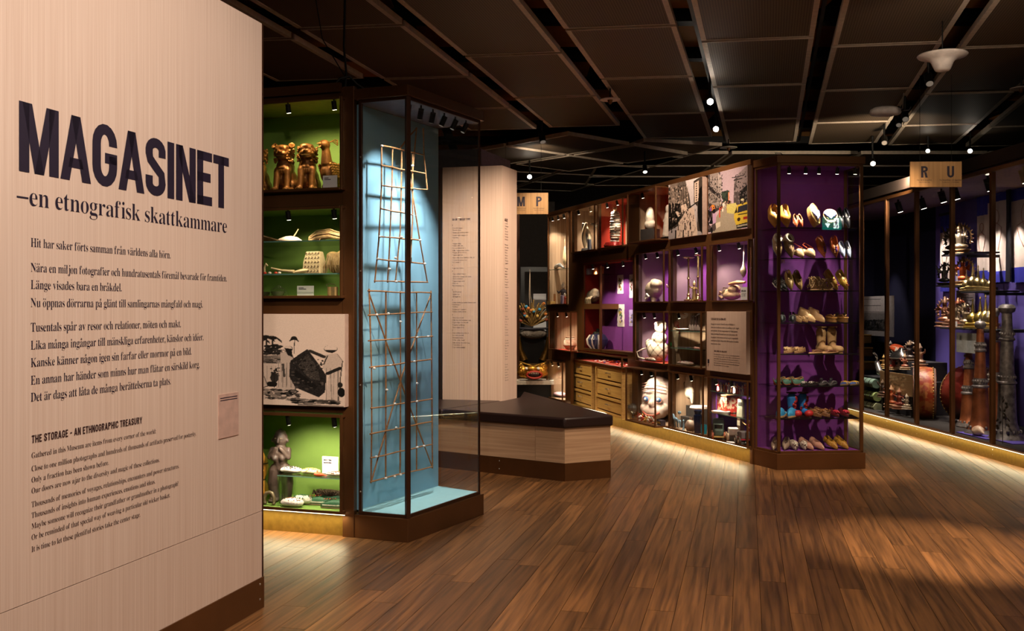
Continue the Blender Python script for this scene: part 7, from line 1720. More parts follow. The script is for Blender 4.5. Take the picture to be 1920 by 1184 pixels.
b.rings([[(rr_*(1+.04*math.cos(8*a))*math.cos(a), rr_*(1+.04*math.cos(8*a))*math.sin(a), z) for a in np.linspace(0, 2*PI, 48)[:-1]] for rr_, z in ((.08, 0), (.13, .07), (.14, .13), (.10, .19), (.06, .21))])
b.build('urn_body', mm('#30345c', .35, ns=6), r, True)
for k in range(5):
    a = -PI/2+(k-2)*.62; MB().tube([(rr_*math.cos(a), rr_*math.sin(a), z) for rr_, z in ((.088, .0), (.142, .07), (.152, .13), (.108, .19))], .011, 6).build('white_rib', mm('#d8ccc8', .4), r, True)
MB().lathe([(.07, .205), (.06, .23), (.02, .24), (.022, .27), (.001, .28)], 18).build('lid', 'black', r, True)
rn = random.Random(13)       # red pieces in the table case
tcc = ['#d84830', '#e8d0c0', '#e05c3c', '#6c3c8c', '#f0b0a0', '#c83848']
n_tab = 0
for i in range(34):
    ly_ = rn.uniform(.05, .40); s = rn.uniform(.012, .022)
    b = MB(); b.ell((0, 0, s*.6), (s*1.3, s, s*.6), seg=8, rg=5); b.ell((s*1.2, 0, s*.5), (s*.7, s*.5, s*.4), seg=7, rg=4)
    o = b.build('red_trinket', mm(tcc[i % 6], .4), None, True); single(o, 'tiny red, white or violet trinket spread on the table case floor', 'trinket', DR.w(u[0][0]+.05+(u[1][1]-u[0][0])*rn.uniform(.35, .98), ly_, .788), rn.uniform(0, 6), 'small red trinkets in the table case')
# ---- far end cases
E5 = lambda ly, px, z: on(CW, ly, px, z)
r = thing('hanging_fish', 'pale wooden fish hanging nose down in the far corner case', 'carving', E5(.15, 1059, 2.14), CW.a)
MB().lathe([(.001, 0), (.05, .05), (.06, .12), (.03, .24), (.02, .28), (.001, .3)], 18, sy=.5).build('fish_body', mm('#d0bc94', .5), r, True); MB().tube([(0, 0, .29), (0, 0, .45)], .003, 5).build('cord', mm('#c8b898'), r)
cyl([(-.22, 0, .01), (-.1, 0, .06), (.05, 0, .07), (.2, 0, .02)], [.02, .03, .03, .015], '#a8acac', 'curved silver canoe model on the far corner glass shelf', 'canoe_model', 'model', E5(.1, 1048, 2.09), CW.a, metal=.6, rough=.25)
r = figurine('bearded_figure', 'dark hunched figure with a pale cap in the far corner case', 'figurine', E5(.15, 1056, 1.57), .32, '#2c2630', '#a89c94', CW.a, seed=8)
figurine('kneeling_figure', 'small red and white kneeling figure at the far corner case front', 'figurine', E5(.02, 1059, 1.57), .16, '#a84030', '#d8ccc4', CW.a, seed=9)
o = MB().box(-.04, .04, -.02, .02, 0, .13).build('small_screen_box', mm('#c0b4dc', .4), None, bevel=.004); o.name = 'lilac_box'; single(o, 'lilac box standing in the far corner case', 'box', E5(.0, 1055, 1.568), CW.a)
cyl([(0, 0, 0), (0, 0, .16)], .018, '#8c5c34', 'small upright brown wooden peg in the far corner case', 'wooden_peg', 'peg', E5(.05, 1040, 1.567))
o = MB().box(-.09, .06, -.04, .04, 0, .05).build('yellow_block', mm('#b8985c', .6), None, bevel=.004); single(o, 'low yellowish block beside the wooden peg', 'block', E5(.0, 1034, 1.567), CW.a)
r = thing('clay_pot', 'pale patterned clay pot in the small far end case', 'pot', E5(.12, 1069, .915), CW.a)
MB().lathe([(.001, 0), (.06, 0), (.10, .06), (.09, .13), (.06, .16), (.07, .18), (.06, .18), (.001, .15)], 24).build('pot_body', mm('#c8b49c', .6, ns=14, col2='#8c5c44'), r, True); MB().tube([(.08*math.cos(a), .08*math.sin(a), .14) for a in np.linspace(0, 6.28, 20)[:-1]], .006, 6, closed=True).build('rim_band', mm('#7c4c38'), r, True)
pouch('folded_cloth', 'folded pink and lilac cloth in the lowest far end case', E5(.15, 1050, .185), CW.a, .34, .2, .07, '#c8a8b0', '#b8c0dc', 20, 22, cat='cloth')
# ---- long vitrine
R_v = lambda ly, px, z: on(RW, ly, px, z)
COP = mm('#a8623a', .4, .45, ns=10, bump=.1, col2='#6c3820'); PEW = mm('#8c8480', .4, .4, ns=20, bump=.3, bs=120, col2='#4a4444'); PALE = mm('#b8aca0', .3, .85, bump=.3, bs=120)
def long_horn(label, loc, h, tube_m, band_m, r0=.035, r1=.16, group='long standing horns'):
    r = thing('long_horn', label, 'horn', loc, RW.a, group); cuts = (.42, .74)
    rad = lambda t: r0+(.095-r0)*(1-t)**1.0+(r1-.095)*max(0, 1-t/.16)**2
    def seg(a, b, nm, k=1.0): MB().lathe([(rad(a+(b-a)*i/10)*k, h*(a+(b-a)*i/10)) for i in range(11)], 26, caps=False).build(nm, tube_m, r, True)
    seg(0, .42, 'bell_section', 1.06); seg(.42, .74, 'middle_section', .97); seg(.74, .93, 'upper_section', .9)
    for t in (.42, .74):
        b = MB(); rr_ = rad(t); b.lathe([(rr_*1.0, h*t-.02), (rr_*1.25, h*t-.008), (rr_*1.25, h*t+.008), (rr_, h*t+.02)], 26, caps=False); b.build('ring', band_m, r, True)
        b = MB(); b.lathe([(rr_*1.05, h*t+.02), (rr_*1.03, h*t+.09)], 26, caps=False)
        for i in range(16): b.ell((rr_*1.05*math.cos(i*PI/8), rr_*1.05*math.sin(i*PI/8), h*t+.055), (.012, .012, .018), seg=6, rg=4)
        b.build('ornamented_band', band_m, r, True)
    b = MB(); b.lathe([(r0*.9, h*.93), (r0*1.5, h*.945), (r0*1.7, h*.97), (r0*1.4, h*.99), (r0*.8, h), (.001, h*.995)], 22, caps=False); b.build('mouthpiece_cap', band_m, r, True)
    b = MB(); b.lathe([(rad(0)*1.05, .0), (rad(0)*1.09, .008), (rad(.03)*1.1, .05)], 26, caps=False)
    for i in range(14): b.ell((rad(.05)*1.05*math.cos(i*PI/7), rad(.05)*1.05*math.sin(i*PI/7), h*.06), (.016, .016, .02), seg=6, rg=4)
    b.build('bell_rim', band_m, r, True); return r
VF = .152
long_horn('tallest grey metal horn standing bell down nearest the camera', R_v(.34, 1888, VF), 1.40, PEW, PEW, .05, .17)
long_horn('tall copper horn with pale bands just behind the tallest grey horn', R_v(.52, 1866, VF), 1.36, COP, PALE, .03, .12)
long_horn('shorter brown horn with grey bands behind the shell', R_v(.30, 1838, VF), 1.22, COP, PEW, .035, .15)
long_horn('second shorter brown horn behind the one with the shell', R_v(.50, 1817, VF), .92, COP, PEW, .035, .13)
r = thing('conch_shell', 'cream conch shell on a purple cloth at the foot of the horns', 'shell', R_v(.16, 1834, VF+.012), RW.a)
b = MB(); b.tube([(-.10, 0, .03), (-.05, 0, .045), (.0, 0, .05), (.05, 0, .05), (.09, 0, .04), (.12, 0, .03)], [.012, .045, .055, .045, .02, .005], 16); b.ell((.0, -.03, .04), (.06, .03, .035)); mobj('shell_body', blob(b, .006, 3), mm('#e0c8b0', .35, ns=8, col2='#a87c5c'), r)
for i in range(4): MB().tube([(.02+i*.022, math.cos(a)*(.05-.011*i), .045+math.sin(a)*(.05-.011*i)) for a in np.linspace(0, PI, 10)], .003, 5).build('whorl', mm('#b89074', .4), r, True)
o = MB().box(-.30, .32, -.10, .32, 0, .008).build('purple_cloth', mm('#50409c', .8), None); single(o, 'purple cloth spread on the vitrine floor under the shell', 'cloth', R_v(.2, 1836, VF), RW.a)
o = MB().box(-.25, .30, -.12, .3, 0, .008).build('purple_cloth', mm('#50409c', .8), None); single(o, 'purple cloth spread under the tallest grey horn', 'cloth', R_v(.3, 1890, VF), RW.a)
def drum(label, loc, rz, R_, D, side, skin, group=None, deco='#b8703c'):
    r = thing('drum', label, 'drum', loc, rz, group); X = Matrix.Translation((0, 0, R_)) @ Matrix.Rotation(PI/2, 4, 'Y')
    b = MB(); b.T = X; b.lathe([(R_*.97, -D/2), (R_*1.03, -D/4), (R_*1.05, 0), (R_*1.03, D/4), (R_*.97, D/2)], 44, caps=False); b.build('shell', mm(side, .4, ns=14, col2=deco, sharp=True, bump=.2), r, True)
    for s in (-1, 1):
        b = MB(); b.T = X; b.lathe([(.001, s*D/2), (R_*.9, s*(D/2)), (R_*.985, s*(D/2-.004)), (R_*1.0, s*(D/2-.02))], 44, caps=False); b.build('skin', mm(skin, .6, ns=5), r, True)
        b = MB(); b.T = X
        for i in range(44): b.ell((R_*1.01*math.cos(i*PI/22), R_*1.01*math.sin(i*PI/22), s*(D/2-.03)), .009, seg=6, rg=4)
        b.T = None; tag(b.build('stud_row', mm('#d8c078', .3, .8), r, True), kind='stuff')
    return r
drum('large red and gold frame drum standing on edge with a grey skin', R_v(.42, 1733, VF), RW.a+1.15, .31, .26, '#a03c20', '#6c5c54')
drum('dark red barrel drum behind the standing horns', R_v(.80, 1834, VF), RW.a+.1, .33, .55, '#5c1a14', '#b08c5c', deco='#6c2018')
r = thing('prayer_stick', 'white ball-topped stick leaning beside the dark drum', 'stick', R_v(.6, 1811, .8), RW.a)
for k in range(5): MB().ell((0, 0, .05*k), .024).build('ball', mm('#d0c4bc', .4), r, True)
MB().tube([(0, 0, -.64), (0, 0, .0)], .006, 6).build('rod', mm('#5c4434'), r)
# tiered statue stand
def shelf_(ly, pxa, pxb, z, dep, lab):
    a, b_ = pk(RW, ly, pxa), pk(RW, ly, pxb); r = thing('statue_shelf', lab, 'shelf', RW.w(a, ly, z), RW.a, 'dark statue shelves')
    MB().box(0, b_-a, 0, dep, -.018, 0).build('board', mm('#14121a', .6, bump=0), r, bevel=.002)
    MB().box((b_-a)/2-.02, (b_-a)/2+.02, dep-.2, RD-.025-ly, -.05, -.018).build('bracket', mm('#14121a', .6, bump=0), r); return r
zS = lambda ly, px, y: RW.pick(ly, px, y)[1]
A1, A2, A3, A4 = zS(.6, 1800, 475), zS(.55, 1785, 536), zS(.5, 1830, 546), zS(.4, 1810, 616)
shelf_(.6, 1772, 1827, A1, .3, 'topmost dark shelf holding the crowned bronze deity')
shelf_(.55, 1764, 1800, A2, .3, 'dark shelf holding the red-robed deity under the topmost shelf')
shelf_(.5, 1802, 1862, A3, .3, 'dark shelf holding the small gilt stupas below the banner')
shelf_(.4, 1762, 1870, A4, .35, 'lowest and widest dark shelf holding the row of gilt statues')
deity('bronze many-armed deity with flame halo on the topmost shelf', R_v(.75, 1800, A1), .40, '#b8a48c', '#a07c5c', RW.a, 1, arms=10)
deity('dark flame-haloed deity at the edge of the topmost shelf', R_v(.85, 1788, A1), .44, '#4c4038', '#3c3028', RW.a, 2)
deity('red-robed deity with a gilt crown and hanging tag', R_v(.7, 1806, A2), .36, '#a84c28', '#b88c5c', RW.a, 3, halo=True)
deity('dark branching deity beside the red-robed one', R_v(.7, 1771, A2), .32, '#4c4844', '#3c3430', RW.a, 4)
def stupa(label, loc, h, c, group):
    r = thing('gilt_stupa', label, 'stupa', loc, RW.a, group); m = mm(c, .28, .95, bump=.2)
    MB().lathe([(.001, 0), (h*.34, 0), (h*.34, h*.06), (h*.26, h*.08), (h*.3, h*.16), (h*.2, h*.2)], 4).build('base', m, r); MB().lathe([(h*.16, h*.18), (h*.2, h*.3), (h*.17, h*.42), (h*.08, h*.5)], 20).build('dome', m, r, True)
    MB().lathe([(h*.08, h*.5)]+[(h*(.075-.06*i/8)*(1 if i % 2 else .8), h*(.52+.36*i/8)) for i in range(9)]+[(h*.03, h*.93), (.001, h)], 14).build('spire', m, r, True); return r
for i, (px, h) in enumerate(((1812, .26), (1824, .34), (1834, .30), (1844, .27), (1856, .22))):
    stupa(('gilt stupa at the outer end of the middle shelf', 'tallest gilt stupa on the middle shelf', 'second tallest gilt stupa on the middle shelf', 'gilt stupa with a slim spire, second from the post', 'smallest gilt stupa by the glazing post')[i], R_v(.6+.04*(i % 2), px, A3), h, '#c8b078', 'gilt stupas on the middle shelf')
for i, (px, h, c1, c2) in enumerate(((1772, .38, '#8c5c48', '#b88c74'), (1782, .30, '#a87c64', '#c8a088'), (1797, .36, '#a89078', '#c87c5c'), (1810, .30, '#b8a084', '#c8b090'))):
    deity(('reddish bronze deity at the near end of the widest shelf', 'small pinkish deity between the reddish and the grey one', 'grey-gold deity with orange halo on the widest shelf', 'pale deity beside the gilt stupas on the widest shelf')[i], R_v(.55, px, A4), h, c1, c2, RW.a, 10+i, halo=i != 1, arms=8, group='statues on the widest shelf')
for i, (px, h) in enumerate(((1824, .34), (1838, .36), (1848, .38), (1857, .38))):
    stupa(('squat bright gilt shrine on the widest shelf', 'gilt stupa with spire, first after the shrine', 'tall gilt stupa, second after the shrine', 'tall gilt stupa nearest the glazing post on the widest shelf')[i], R_v(.5, px, A4), h, '#d8b860', 'gilt stupas on the widest shelf')
def hang_tag(label, loc, h=.06):
    r = thing('paper_tag', label, 'tag', loc, RW.a, 'white paper tags'); MB().box(-.02, .02, 0, .002, 0, h).build('tag', 'card', r); MB().tube([(0, 0, h), (.004, .01, h+.06)], .001, 4).build('string', mm('#e0d8d0'), r)
for px, y, lab in ((1794, 523, 'white paper tag on the red-robed deity'), (1852, 590, 'white paper tag on the gilt stupas'), (1793, 608, 'white paper tag on the widest shelf edge'), (1642, 686, 'white paper tag hanging from the silver hand'), (1668, 742, 'white paper tag by the cloth painting'), (1837, 604, 'small white paper tag on the brown horn mouthpiece')):
    x, z = RW.pick(.3, px, y); hang_tag(lab, RW.w(x, .3, z-.03))
def text_card(label, pxa, pxb, ya, yb, ly, rows, fam='info_card', hx='card', pic=None):
    x0, z1_ = RW.pick(ly, pxa, ya); x1, _ = RW.pick(ly, pxb, ya); _, z0_ = RW.pick(ly, (pxa+pxb)/2, yb); w = x1-x0; h = z1_-z0_
    r = thing(fam, label, 'card', RW.w(x0, ly, z0_), RW.a); MB().box(0, w, 0, .006, 0, h).build('board', hx, r)
    t = MB(); rn = random.Random(2)
    for i in range(rows): t.box(w*.08, w*(.92-.25*rn.random()), -.001, 0, h*(.93-.8*i/rows)-.006, h*(.93-.8*i/rows))
    t.build('printed_lines', mm('#4c4850'), r)
    return r, w, h
text_card('grey text card hanging under the widest statue shelf', 1793, 1832, 624, 662, .42, 0, hx=mm('#8c8c88'))
text_card('pale text card with lines behind the gilt stupas', 1793, 1828, 545, 585, .98, 6, hx=mm('#b8a8b0'))
r, w, h = text_card('white poster with a photograph of a crowd at the far end', 1604, 1676, 557, 630, .9, 5, 'poster', mm('#c8c0c4'))
q = Pic(60, 40, (.55, .53, .54)); q.poly([(0, .45), (1, .35), (1, 1), (0, 1)], (.2, .2, .22), nz=.3); q.speck(80, 0, 1, .4, .95, .04, .08, [(.1, .1, .1), (.4, .38, .38), (.25, .24, .24)]); q.noise(.1)
q.mesh_obj('print', w*.05, w*.9, h*.14, h*.58, -.002, r)
# banners on the back
def banner(label, pxa, pxb, ytop, yw0, yw1, ybot, ly=RD-.06, mid='#e8d4cc', art='#b87c68'):
    pm_ = (pxa+pxb)/2
    x0, x1 = pk(RW, ly, pxa), pk(RW, ly, pxb); zt_, za_, zb2, z0_ = (RW.pick(ly, pm_, y)[1] for y in (ytop, yw0, yw1, ybot)); w = x1-x0
    r = thing('hanging_banner', label, 'banner', RW.w(x0, ly, z0_), RW.a, 'blue bordered hanging banners'); BL = mm('#3c3cb8', .7, ns=3, bump=.3, bs=12)
    def strip(a, b_, nm, m, y=0):
        mb_ = MB(); n = 14; mb_.rings([[(w*i/n, y+.01*math.sin(i*1.1), a-z0_) for i in range(n+1)]+[(w*i/n, y+.01*math.sin(i*1.1)+.004, a-z0_) for i in range(n, -1, -1)], [(w*i/n, y+.01*math.sin(i*1.1), b_-z0_) for i in range(n+1)]+[(w*i/n, y+.01*math.sin(i*1.1)+.004, b_-z0_) for i in range(n, -1, -1)]]); return mb_.build(nm, m, r, True)
    strip(z0_, zb2, 'lower_border', BL); strip(za_, zt_, 'upper_border', BL); pn = strip(zb2, za_, 'painting', mm(mid, .75, ns=4, bump=.1))
    b = MB(); rn = random.Random(int(pxa)); hh_ = za_-zb2; cxm = w/2
    b.tube([(cxm+w*.16*math.cos(a), -.012, (zb2-z0_)+hh_*.78+w*.2*math.sin(a)) for a in np.linspace(0, 6.28, 18)[:-1]], .003, 5, closed=True)
    for s in (-1, 1): b.tube([(cxm, -.012, (zb2-z0_)+hh_*.7), (cxm+s*w*.3, -.012, (zb2-z0_)+hh_*.62), (cxm+s*w*.22, -.012, (zb2-z0_)+hh_*.45), (cxm+s*w*.1, -.012, (zb2-z0_)+hh_*.3)], .003, 5)
    b.build('drawing', mm(art), pn); MB().box(0, w, -.02, .02, zt_-z0_, zt_-z0_+.03).build('hanging_rod', mm('#2a2430'), r); return r
banner('banner partly hidden by the near glazing post, wide white painting', 1852, 1887, 325, 378, 509, 530)
banner('banner nearest the picture edge with faint robed drawing', 1896, 1960, 312, 372, 500, 529)
banner('narrow banner behind the glazing post by the statues', 1832, 1853, 366, 404, 508, 524)
banner('farthest banner beside the dark branching deity', 1763, 1781, 404, 436, 528, 547)
o = MB().rings([[(-.05, -.01, 0), (.05, -.01, 0), (.05, .01, 0), (-.05, .01, 0)], [(-.03, -.01, .8), (.03, -.01, .8), (.03, .01, .8), (-.03, .01, .8)], [(-.04, -.01, 1.25), (.04, -.01, 1.25), (.04, .01, 1.25), (-.04, .01, 1.25)]]).build('black_scarf', mm('#14121c', .7), None); x, z = RW.pick(RD-.1, 1891, 529); single(o, 'long black sash hanging between the two nearest banners', 'sash', RW.w(x, RD-.1, z), RW.a)
# far heap of instruments and masks
r = thing('painted_cloth', 'tan cloth painting spread over the front of the instrument heap', 'cloth', R_v(.25, 1650, zS(.25, 1650, 733)), RW.a)
x0, x1 = pk(RW, .25, 1650), pk(RW, .25, 1710); w = x1-x0; h = zS(.25, 1680, 693)-zS(.25, 1680, 732)
q = Pic(70, 44, (.66, .52, .36)); q.speck(60, .25, .8, .15, .85, .05, .06, [(.82, .7, .52), (.5, .38, .26), (.75, .6, .42)]); q.line(.3, .3, .6, .2, .01, (.4, .3, .2)); q.noise(.08)
MB().box(0, w, .002, .01, 0, h).build('cloth', mm('#a88860', .8), r); q.mesh_obj('painting', 0, w, 0, h, 0, r); 
for x in (.05, w-.05): MB().box(x-.01, x+.01, .012, .03, -.35, h*.9).build('support', 'black', r)
def hpos(px, y, ly=.45): x, z = RW.pick(ly, px, y); return RW.w(x, ly, z)
blk = thing('plinth_block', 'long dark stepped block under the instrument heap', 'block', RW.w(pk(RW, .3, 1616), .3, VF), RW.a)
wB = pk(RW, .3, 1699)-pk(RW, .3, 1616)
MB().box(0, wB, 0, .6, 0, .42).build('block', mm('#1c181e', .7, bump=0), blk); MB().box(wB*.1, wB*.9, .25, .6, .42, .66).build('step', mm('#1c181e', .7, bump=0), blk)
r = thing('lute', 'orange-red lute body lying on top of the heap', 'instrument', hpos(1683, 655, .7), RW.a)
b = MB(); b.ell((0, 0, 0), (.17, .10, .06), (0, .25, 0)); b.cap((.12, 0, -.03), (.34, 0, .0), .025, .018); mobj('lute_body', blob(b, .009, 3), mm('#9c3c1c', .35), r); MB().tube([(-.1, -.09, .04), (.32, -.03, .02)], .003, 5).build('string', mm('#c8b898'), r)
r = thing('dark_gong', 'dark shiny domed shield behind the heap of masks', 'shield', hpos(1690, 672, .6), RW.a)
MB().lathe([(.20, 0), (.17, .06), (.06, .11), (.04, .14), (.001, .15)], 30, sy=.7).build('dome', mm('#3c3836', .25, .8), r, True); MB().tube([(.19*math.cos(a), .133*math.sin(a), .0) for a in np.linspace(0, 6.28, 26)[:-1]], .012, 6, closed=True).build('rim', mm('#6c645c', .3, .8), r, True)
r = thing('silver_hand', 'silver raised hand with fingers bent, on a forearm', 'sculpture', hpos(1644, 697, .3), RW.a)
b = MB(); b.cap((.10, .0, .0), (.0, 0, .12), .045, .032); b.ell((-.01, 0, .17), (.035, .016, .04))
for i, (dx, l) in enumerate(((-.028, .045), (-.010, .058), (.008, .054), (.024, .04))): b.cap((-.01+dx, 0, .2), (-.012+dx*1.3, -.012, .2+l*.6), .0095, .0085, 8); b.cap((-.012+dx*1.3, -.012, .2+l*.6), (-.012+dx*1.3, -.03, .2+l), .0085, .007, 8)
b.cap((.018, 0, .15), (.045, -.02, .18), .011, .009, 8); b.cap((.045, -.02, .18), (.04, -.035, .2), .009, .007, 8)
mobj('hand', blob(b, .0045, 1), mm('#b8b0a8', .25, .9), r)
names = (('red demon mask heap figure with fangs', '#8c2c20', '#c8a074'), ('grey-brown seated figure on the far side of the heap', '#5c4c40', '#a08c74'), ('reddish dancing figure in the middle of the heap', '#a05c44', '#c8a888'), ('dark figure with raised arms near the drum', '#3c302c', '#8c7460'),
         ('pale pink dancer behind the tan cloth', '#b88c7c', '#d8bca8'), ('tall brown figure standing beside the large drum', '#8c6c54', '#b09078'), ('small dark figure low beside the block', '#4c3c34', '#7c6450'), ('orange robed puppet under the tan cloth', '#b05c30', '#c89c78'),
         ('golden brown seated figure directly above the tan cloth edge', '#8c6838', '#c8a060'), ('slim grey dancer between the seated figures of the heap', '#7c7468', '#a89c8c'), ('rust red crouching figure low under the tan cloth', '#8c4030', '#b88468'), ('black and silver figure topping the dark block', '#3c3a3c', '#b0aca8'), ('cream small figure next to the studded drum edge', '#c8b49c', '#e0ccb4'))
for i, (lab, c1, c2) in enumerate(names):
    px, y, ly, h = ((1675, 694, .5, .22), (1665, 690, .62, .25), (1697, 694, .45, .22), (1706, 680, .6, .3), (1686, 692, .55, .18), (1725, 690, .5, .32), (1655, 745, .2, .24), (1671, 765, .22, .30), (1657, 692, .45, .2), (1681, 686, .62, .26), (1686, 768, .22, .28), (1670, 668, .65, .22), (1700, 768, .22, .2))[i]
    deity(lab, hpos(px, y, ly), h, c1, c2, RW.a, 30+i, halo=i in (0, 3), arms=6, group='figures in the instrument heap', metal=.2)
for i, (px, y, c, lab) in enumerate(((1631, 718, '#6c8474', 'grey-green striped rolled textile, topmost at the far end'), (1633, 742, '#8c9c60', 'olive striped rolled textile, middle of three'), (1634, 762, '#b8bc94', 'pale green rolled textile, lowest by the plinth'))):
    r = thing('rolled_carpet', lab, 'textile', hpos(px, y, .25), RW.a, 'rolled textiles at the far end'); MB().tube([(-.24, 0, 0), (.22, 0, 0)], .062, 16).build('roll', mm(c, .85, ns=20, bump=.4), r, True)
    for k in range(3): MB().tube([(-.2+k*.15, 0, 0), (-.18+k*.15, 0, 0)], .065, 16).build('stripe', mm('#3c3c34', .8), r, True)
    MB().lathe([(.05, -.0625), (.001, -.0625)], 8, (-.24, 0, 0)).build('end', mm('#5c5c4c'), r) if False else None
for i, (px, y, c, s, lab) in enumerate(((1622, 640, '#8c6c30', .09, 'small brass-coloured chest, topmost of the far stack'), (1622, 664, '#7c5c28', .11, 'brass-coloured chest, second of the far stack'), (1624, 690, '#94702c', .13, 'brass-coloured rounded chest, lowest of the far stack'))):
    r = thing('brass_chest', lab, 'chest', hpos(px, y, .7), RW.a, 'stacked brass chests'); MB().box(-s, s, -s*.7, s*.7, -.03, .07).build('chest_body', mm(c, .35, .6), r, bevel=.012); MB().box(-s*1.03, s*1.03, -s*.73, s*.73, .07, .1).build('lid', mm(c, .35, .6), r, bevel=.01)
r = thing('leaf_branch', 'small dark metal branch of leaves at the front of the horns', 'ornament', R_v(.12, 1880, VF+.1), RW.a)
rn = random.Random(4); MB().tube([(0, 0, -.1), (0, 0, .2), (-.02, 0, .38)], .004, 5).build('stem', mm('#2c2824'), r)
b = MB()
for i in range(16): b.ell((rn.uniform(-.09, .09), rn.uniform(-.03, .03), .05+.02*i), (.03, .006, .014), (0, rn.uniform(-1, 1), 0), seg=8, rg=5)
tag(b.build('leaves', mm('#3c342c', .5, .4), r, True), kind='stuff')

# ---- doorway display beyond the hanging sign M P
def fl(px, Y, z=0): return Vector(((px-CX)/F*Y, Y, z))
def zz(y, Y): return EYE+(CY-y)*Y/F
YD = 16.0
tag(MB().box(fl(955, 17.6).x, fl(1040, 17.6).x, 17.6, 17.7, 0, 3.4).build('wall_partition', 'darkwall'), kind='structure')
tag(MB().box(fl(930, 17.05).x, fl(971.5, 15.2).x+.02, 15.2, 15.3, 0, 3.1).build('wall_jamb', 'bronze_d'), kind='structure')
r = thing('display_rack', 'tall black metal display frame behind the golden mask', 'frame', fl(980, 16.2), 0)
xa, xb = 0, fl(1030, 16.2).x-fl(980, 16.2).x
MB().box(-.03, .03, -.03, .03, 0, zz(501, 16.2)).build('upright', 'black', r); MB().box(xb, xb+.05, -.03, .03, 0, zz(501, 16.2)).build('upright', 'black', r); MB().box(.03, xb, -.03, .03, zz(510, 16.2), zz(501, 16.2)).build('top_rail', 'black', r)
r = thing('notice_board', 'plain white panel behind the hanging headdress', 'panel', fl(1000, 17.4), 0)
MB().box(0, fl(1024, 17.4).x-fl(1000, 17.4).x, 0, .02, zz(625, 17.4), zz(551, 17.4)).build('board', 'card', r); MB().box(.05, .08, .02, .04, 0, 1.2).build('leg', 'black', r); MB().box(.14, .17, .02, .04, 0, 1.2).build('leg', 'black', r)
r = thing('flower_headdress', 'gold headdress crowded with dried flowers and blue beads', 'headdress', fl(997, 15.9, zz(612, 15.9)), 0)
rn = random.Random(5)
b = MB()
for i in range(90):
    a = rn.uniform(.3, 2.9); l = rn.uniform(.1, .38); b.cap((0, 0, 0), (math.cos(a)*l*.9, rn.uniform(-.08, .08), math.sin(a)*l*1.1), .006, .012, 6)
tag(b.build('dried_stems', mm('#8c6c38', .5, .3), r, True), kind='stuff')
for i in range(16):
    a = rn.uniform(.3, 2.8); l = rn.uniform(.15, .45); MB().ell((math.cos(a)*l*.8, -.08, math.sin(a)*l), .026).build('flower', mm(('#c8742c', '#3c8cb0', '#c8a050', '#8c3c20')[i % 4], .5), r, True)
for s in (0, .06): MB().tube([(s-.02, 0, .1), (s*.3-.04, 0, .5), (-.03, 0, zz(505, 15.9)-zz(612, 15.9))], .004, 5).build('hanging_cord', mm('#b8a488'), r)
r = thing('fur_hat', 'grey fur band resting on the gilded throne back', 'cap', fl(1000, 15.9, zz(626, 15.9)), 0)
b = MB(); b.ell((0, 0, 0), (.23, .12, .09)); b.ell((0, 0, .03), (.2, .12, .06)); mobj('fur', blob(b, .012, 2), mm('#8c8074', .95, ns=30, bump=1.5, bs=40), r); MB().tube([(-.24, -.05, .085), (0, -.13, .075), (.24, -.05, .085)], .02, 7).build('trim', mm('#2c2830', .7), r, True)
r = thing('gilded_throne', 'dark gilded carved throne back with a curved opening', 'throne', fl(1000, 15.9, 0), 0)
zt_ = zz(632, 15.9)
MB().box(-.26, .26, -.06, .06, .0, zt_-.42).build('lower_front', mm('#5c4018', .45, .6, ns=14, bump=1, bs=30), r, bevel=.02)
for s in (-1, 1): MB().tube([(s*.24, 0, zt_), (s*.22, 0, zt_-.2), (s*.15, -.02, zt_-.38)], [.03, .05, .07], 10).build('side_post', mm('#7c5820', .4, .7, ns=16, bump=1, bs=30), r, True)
for k in range(3): MB().tube([(-.22+.03*k, -.06, zt_-.40-.06*k), (0, -.11, zt_-.47-.06*k), (.22-.03*k, -.06, zt_-.40-.06*k)], .022, 8).build('swag', mm('#a07830', .35, .8), r, True)
MB().box(-.18, .18, .02, .05, zt_-.42, zt_).build('dark_back', 'black', r)
r = thing('display_table', 'low table with a pale top under the golden mask', 'table', fl(998, 15.0, 0), 0)
ht = zz(713, 15.0); MB().box(-.24, .32, -.15, .25, ht-.06, ht).build('top', mm('#c8c0b4', .6), r); MB().box(-.22, .28, -.12, .22, 0, ht-.06).build('body', 'black', r)
r = thing('golden_mask', 'golden dragon mask with wide open red mouth', 'mask', fl(998, 14.95, ht), 0)
b = MB(); b.ell((0, 0, .11), (.24, .12, .10)); b.ell((-.16, 0, .17), (.06, .05, .07)); b.ell((.16, 0, .19), (.07, .05, .07)); b.ell((0, -.05, .17), (.10, .08, .05)); mobj('face', blob(b, .011, 2), mm('#d8a040', .3, .8, ns=30, bump=1.2, bs=40, col2='#a86820'), r)
b = MB(); b.tube([(math.cos(a)*.11+.03, -.12, .085+math.sin(a)*.05) for a in np.linspace(0, 6.28, 24)[:-1]], .017, 8, closed=True); b.build('lips', mm('#a83020', .4), r, True)
MB().ell((.03, -.10, .085), (.10, .03, .045)).build('mouth', mm('#240808', .6), r, True)
b = MB(); [b.cap((-.05+.025*k+.03-.02, -.13, .12), (-.05+.025*k+.03-.02, -.13, .10), .007, .003, 6) for k in range(6)]; b.build('teeth', mm('#f0e0c8', .4), r, True)
for s in (-1, 1): MB().ell((s*.09, -.11, .18), (.024, .02, .024)).build('eye', mm('#f0e8d8', .3), r, True)
for s in (-1, 1): MB().tube([(s*.17+.02*math.cos(t)*s, -.04, .22+.03*math.sin(t)) for t in np.linspace(0, 5, 12)], .01, 6).build('curl', mm('#e0ac50', .3, .85), r, True)
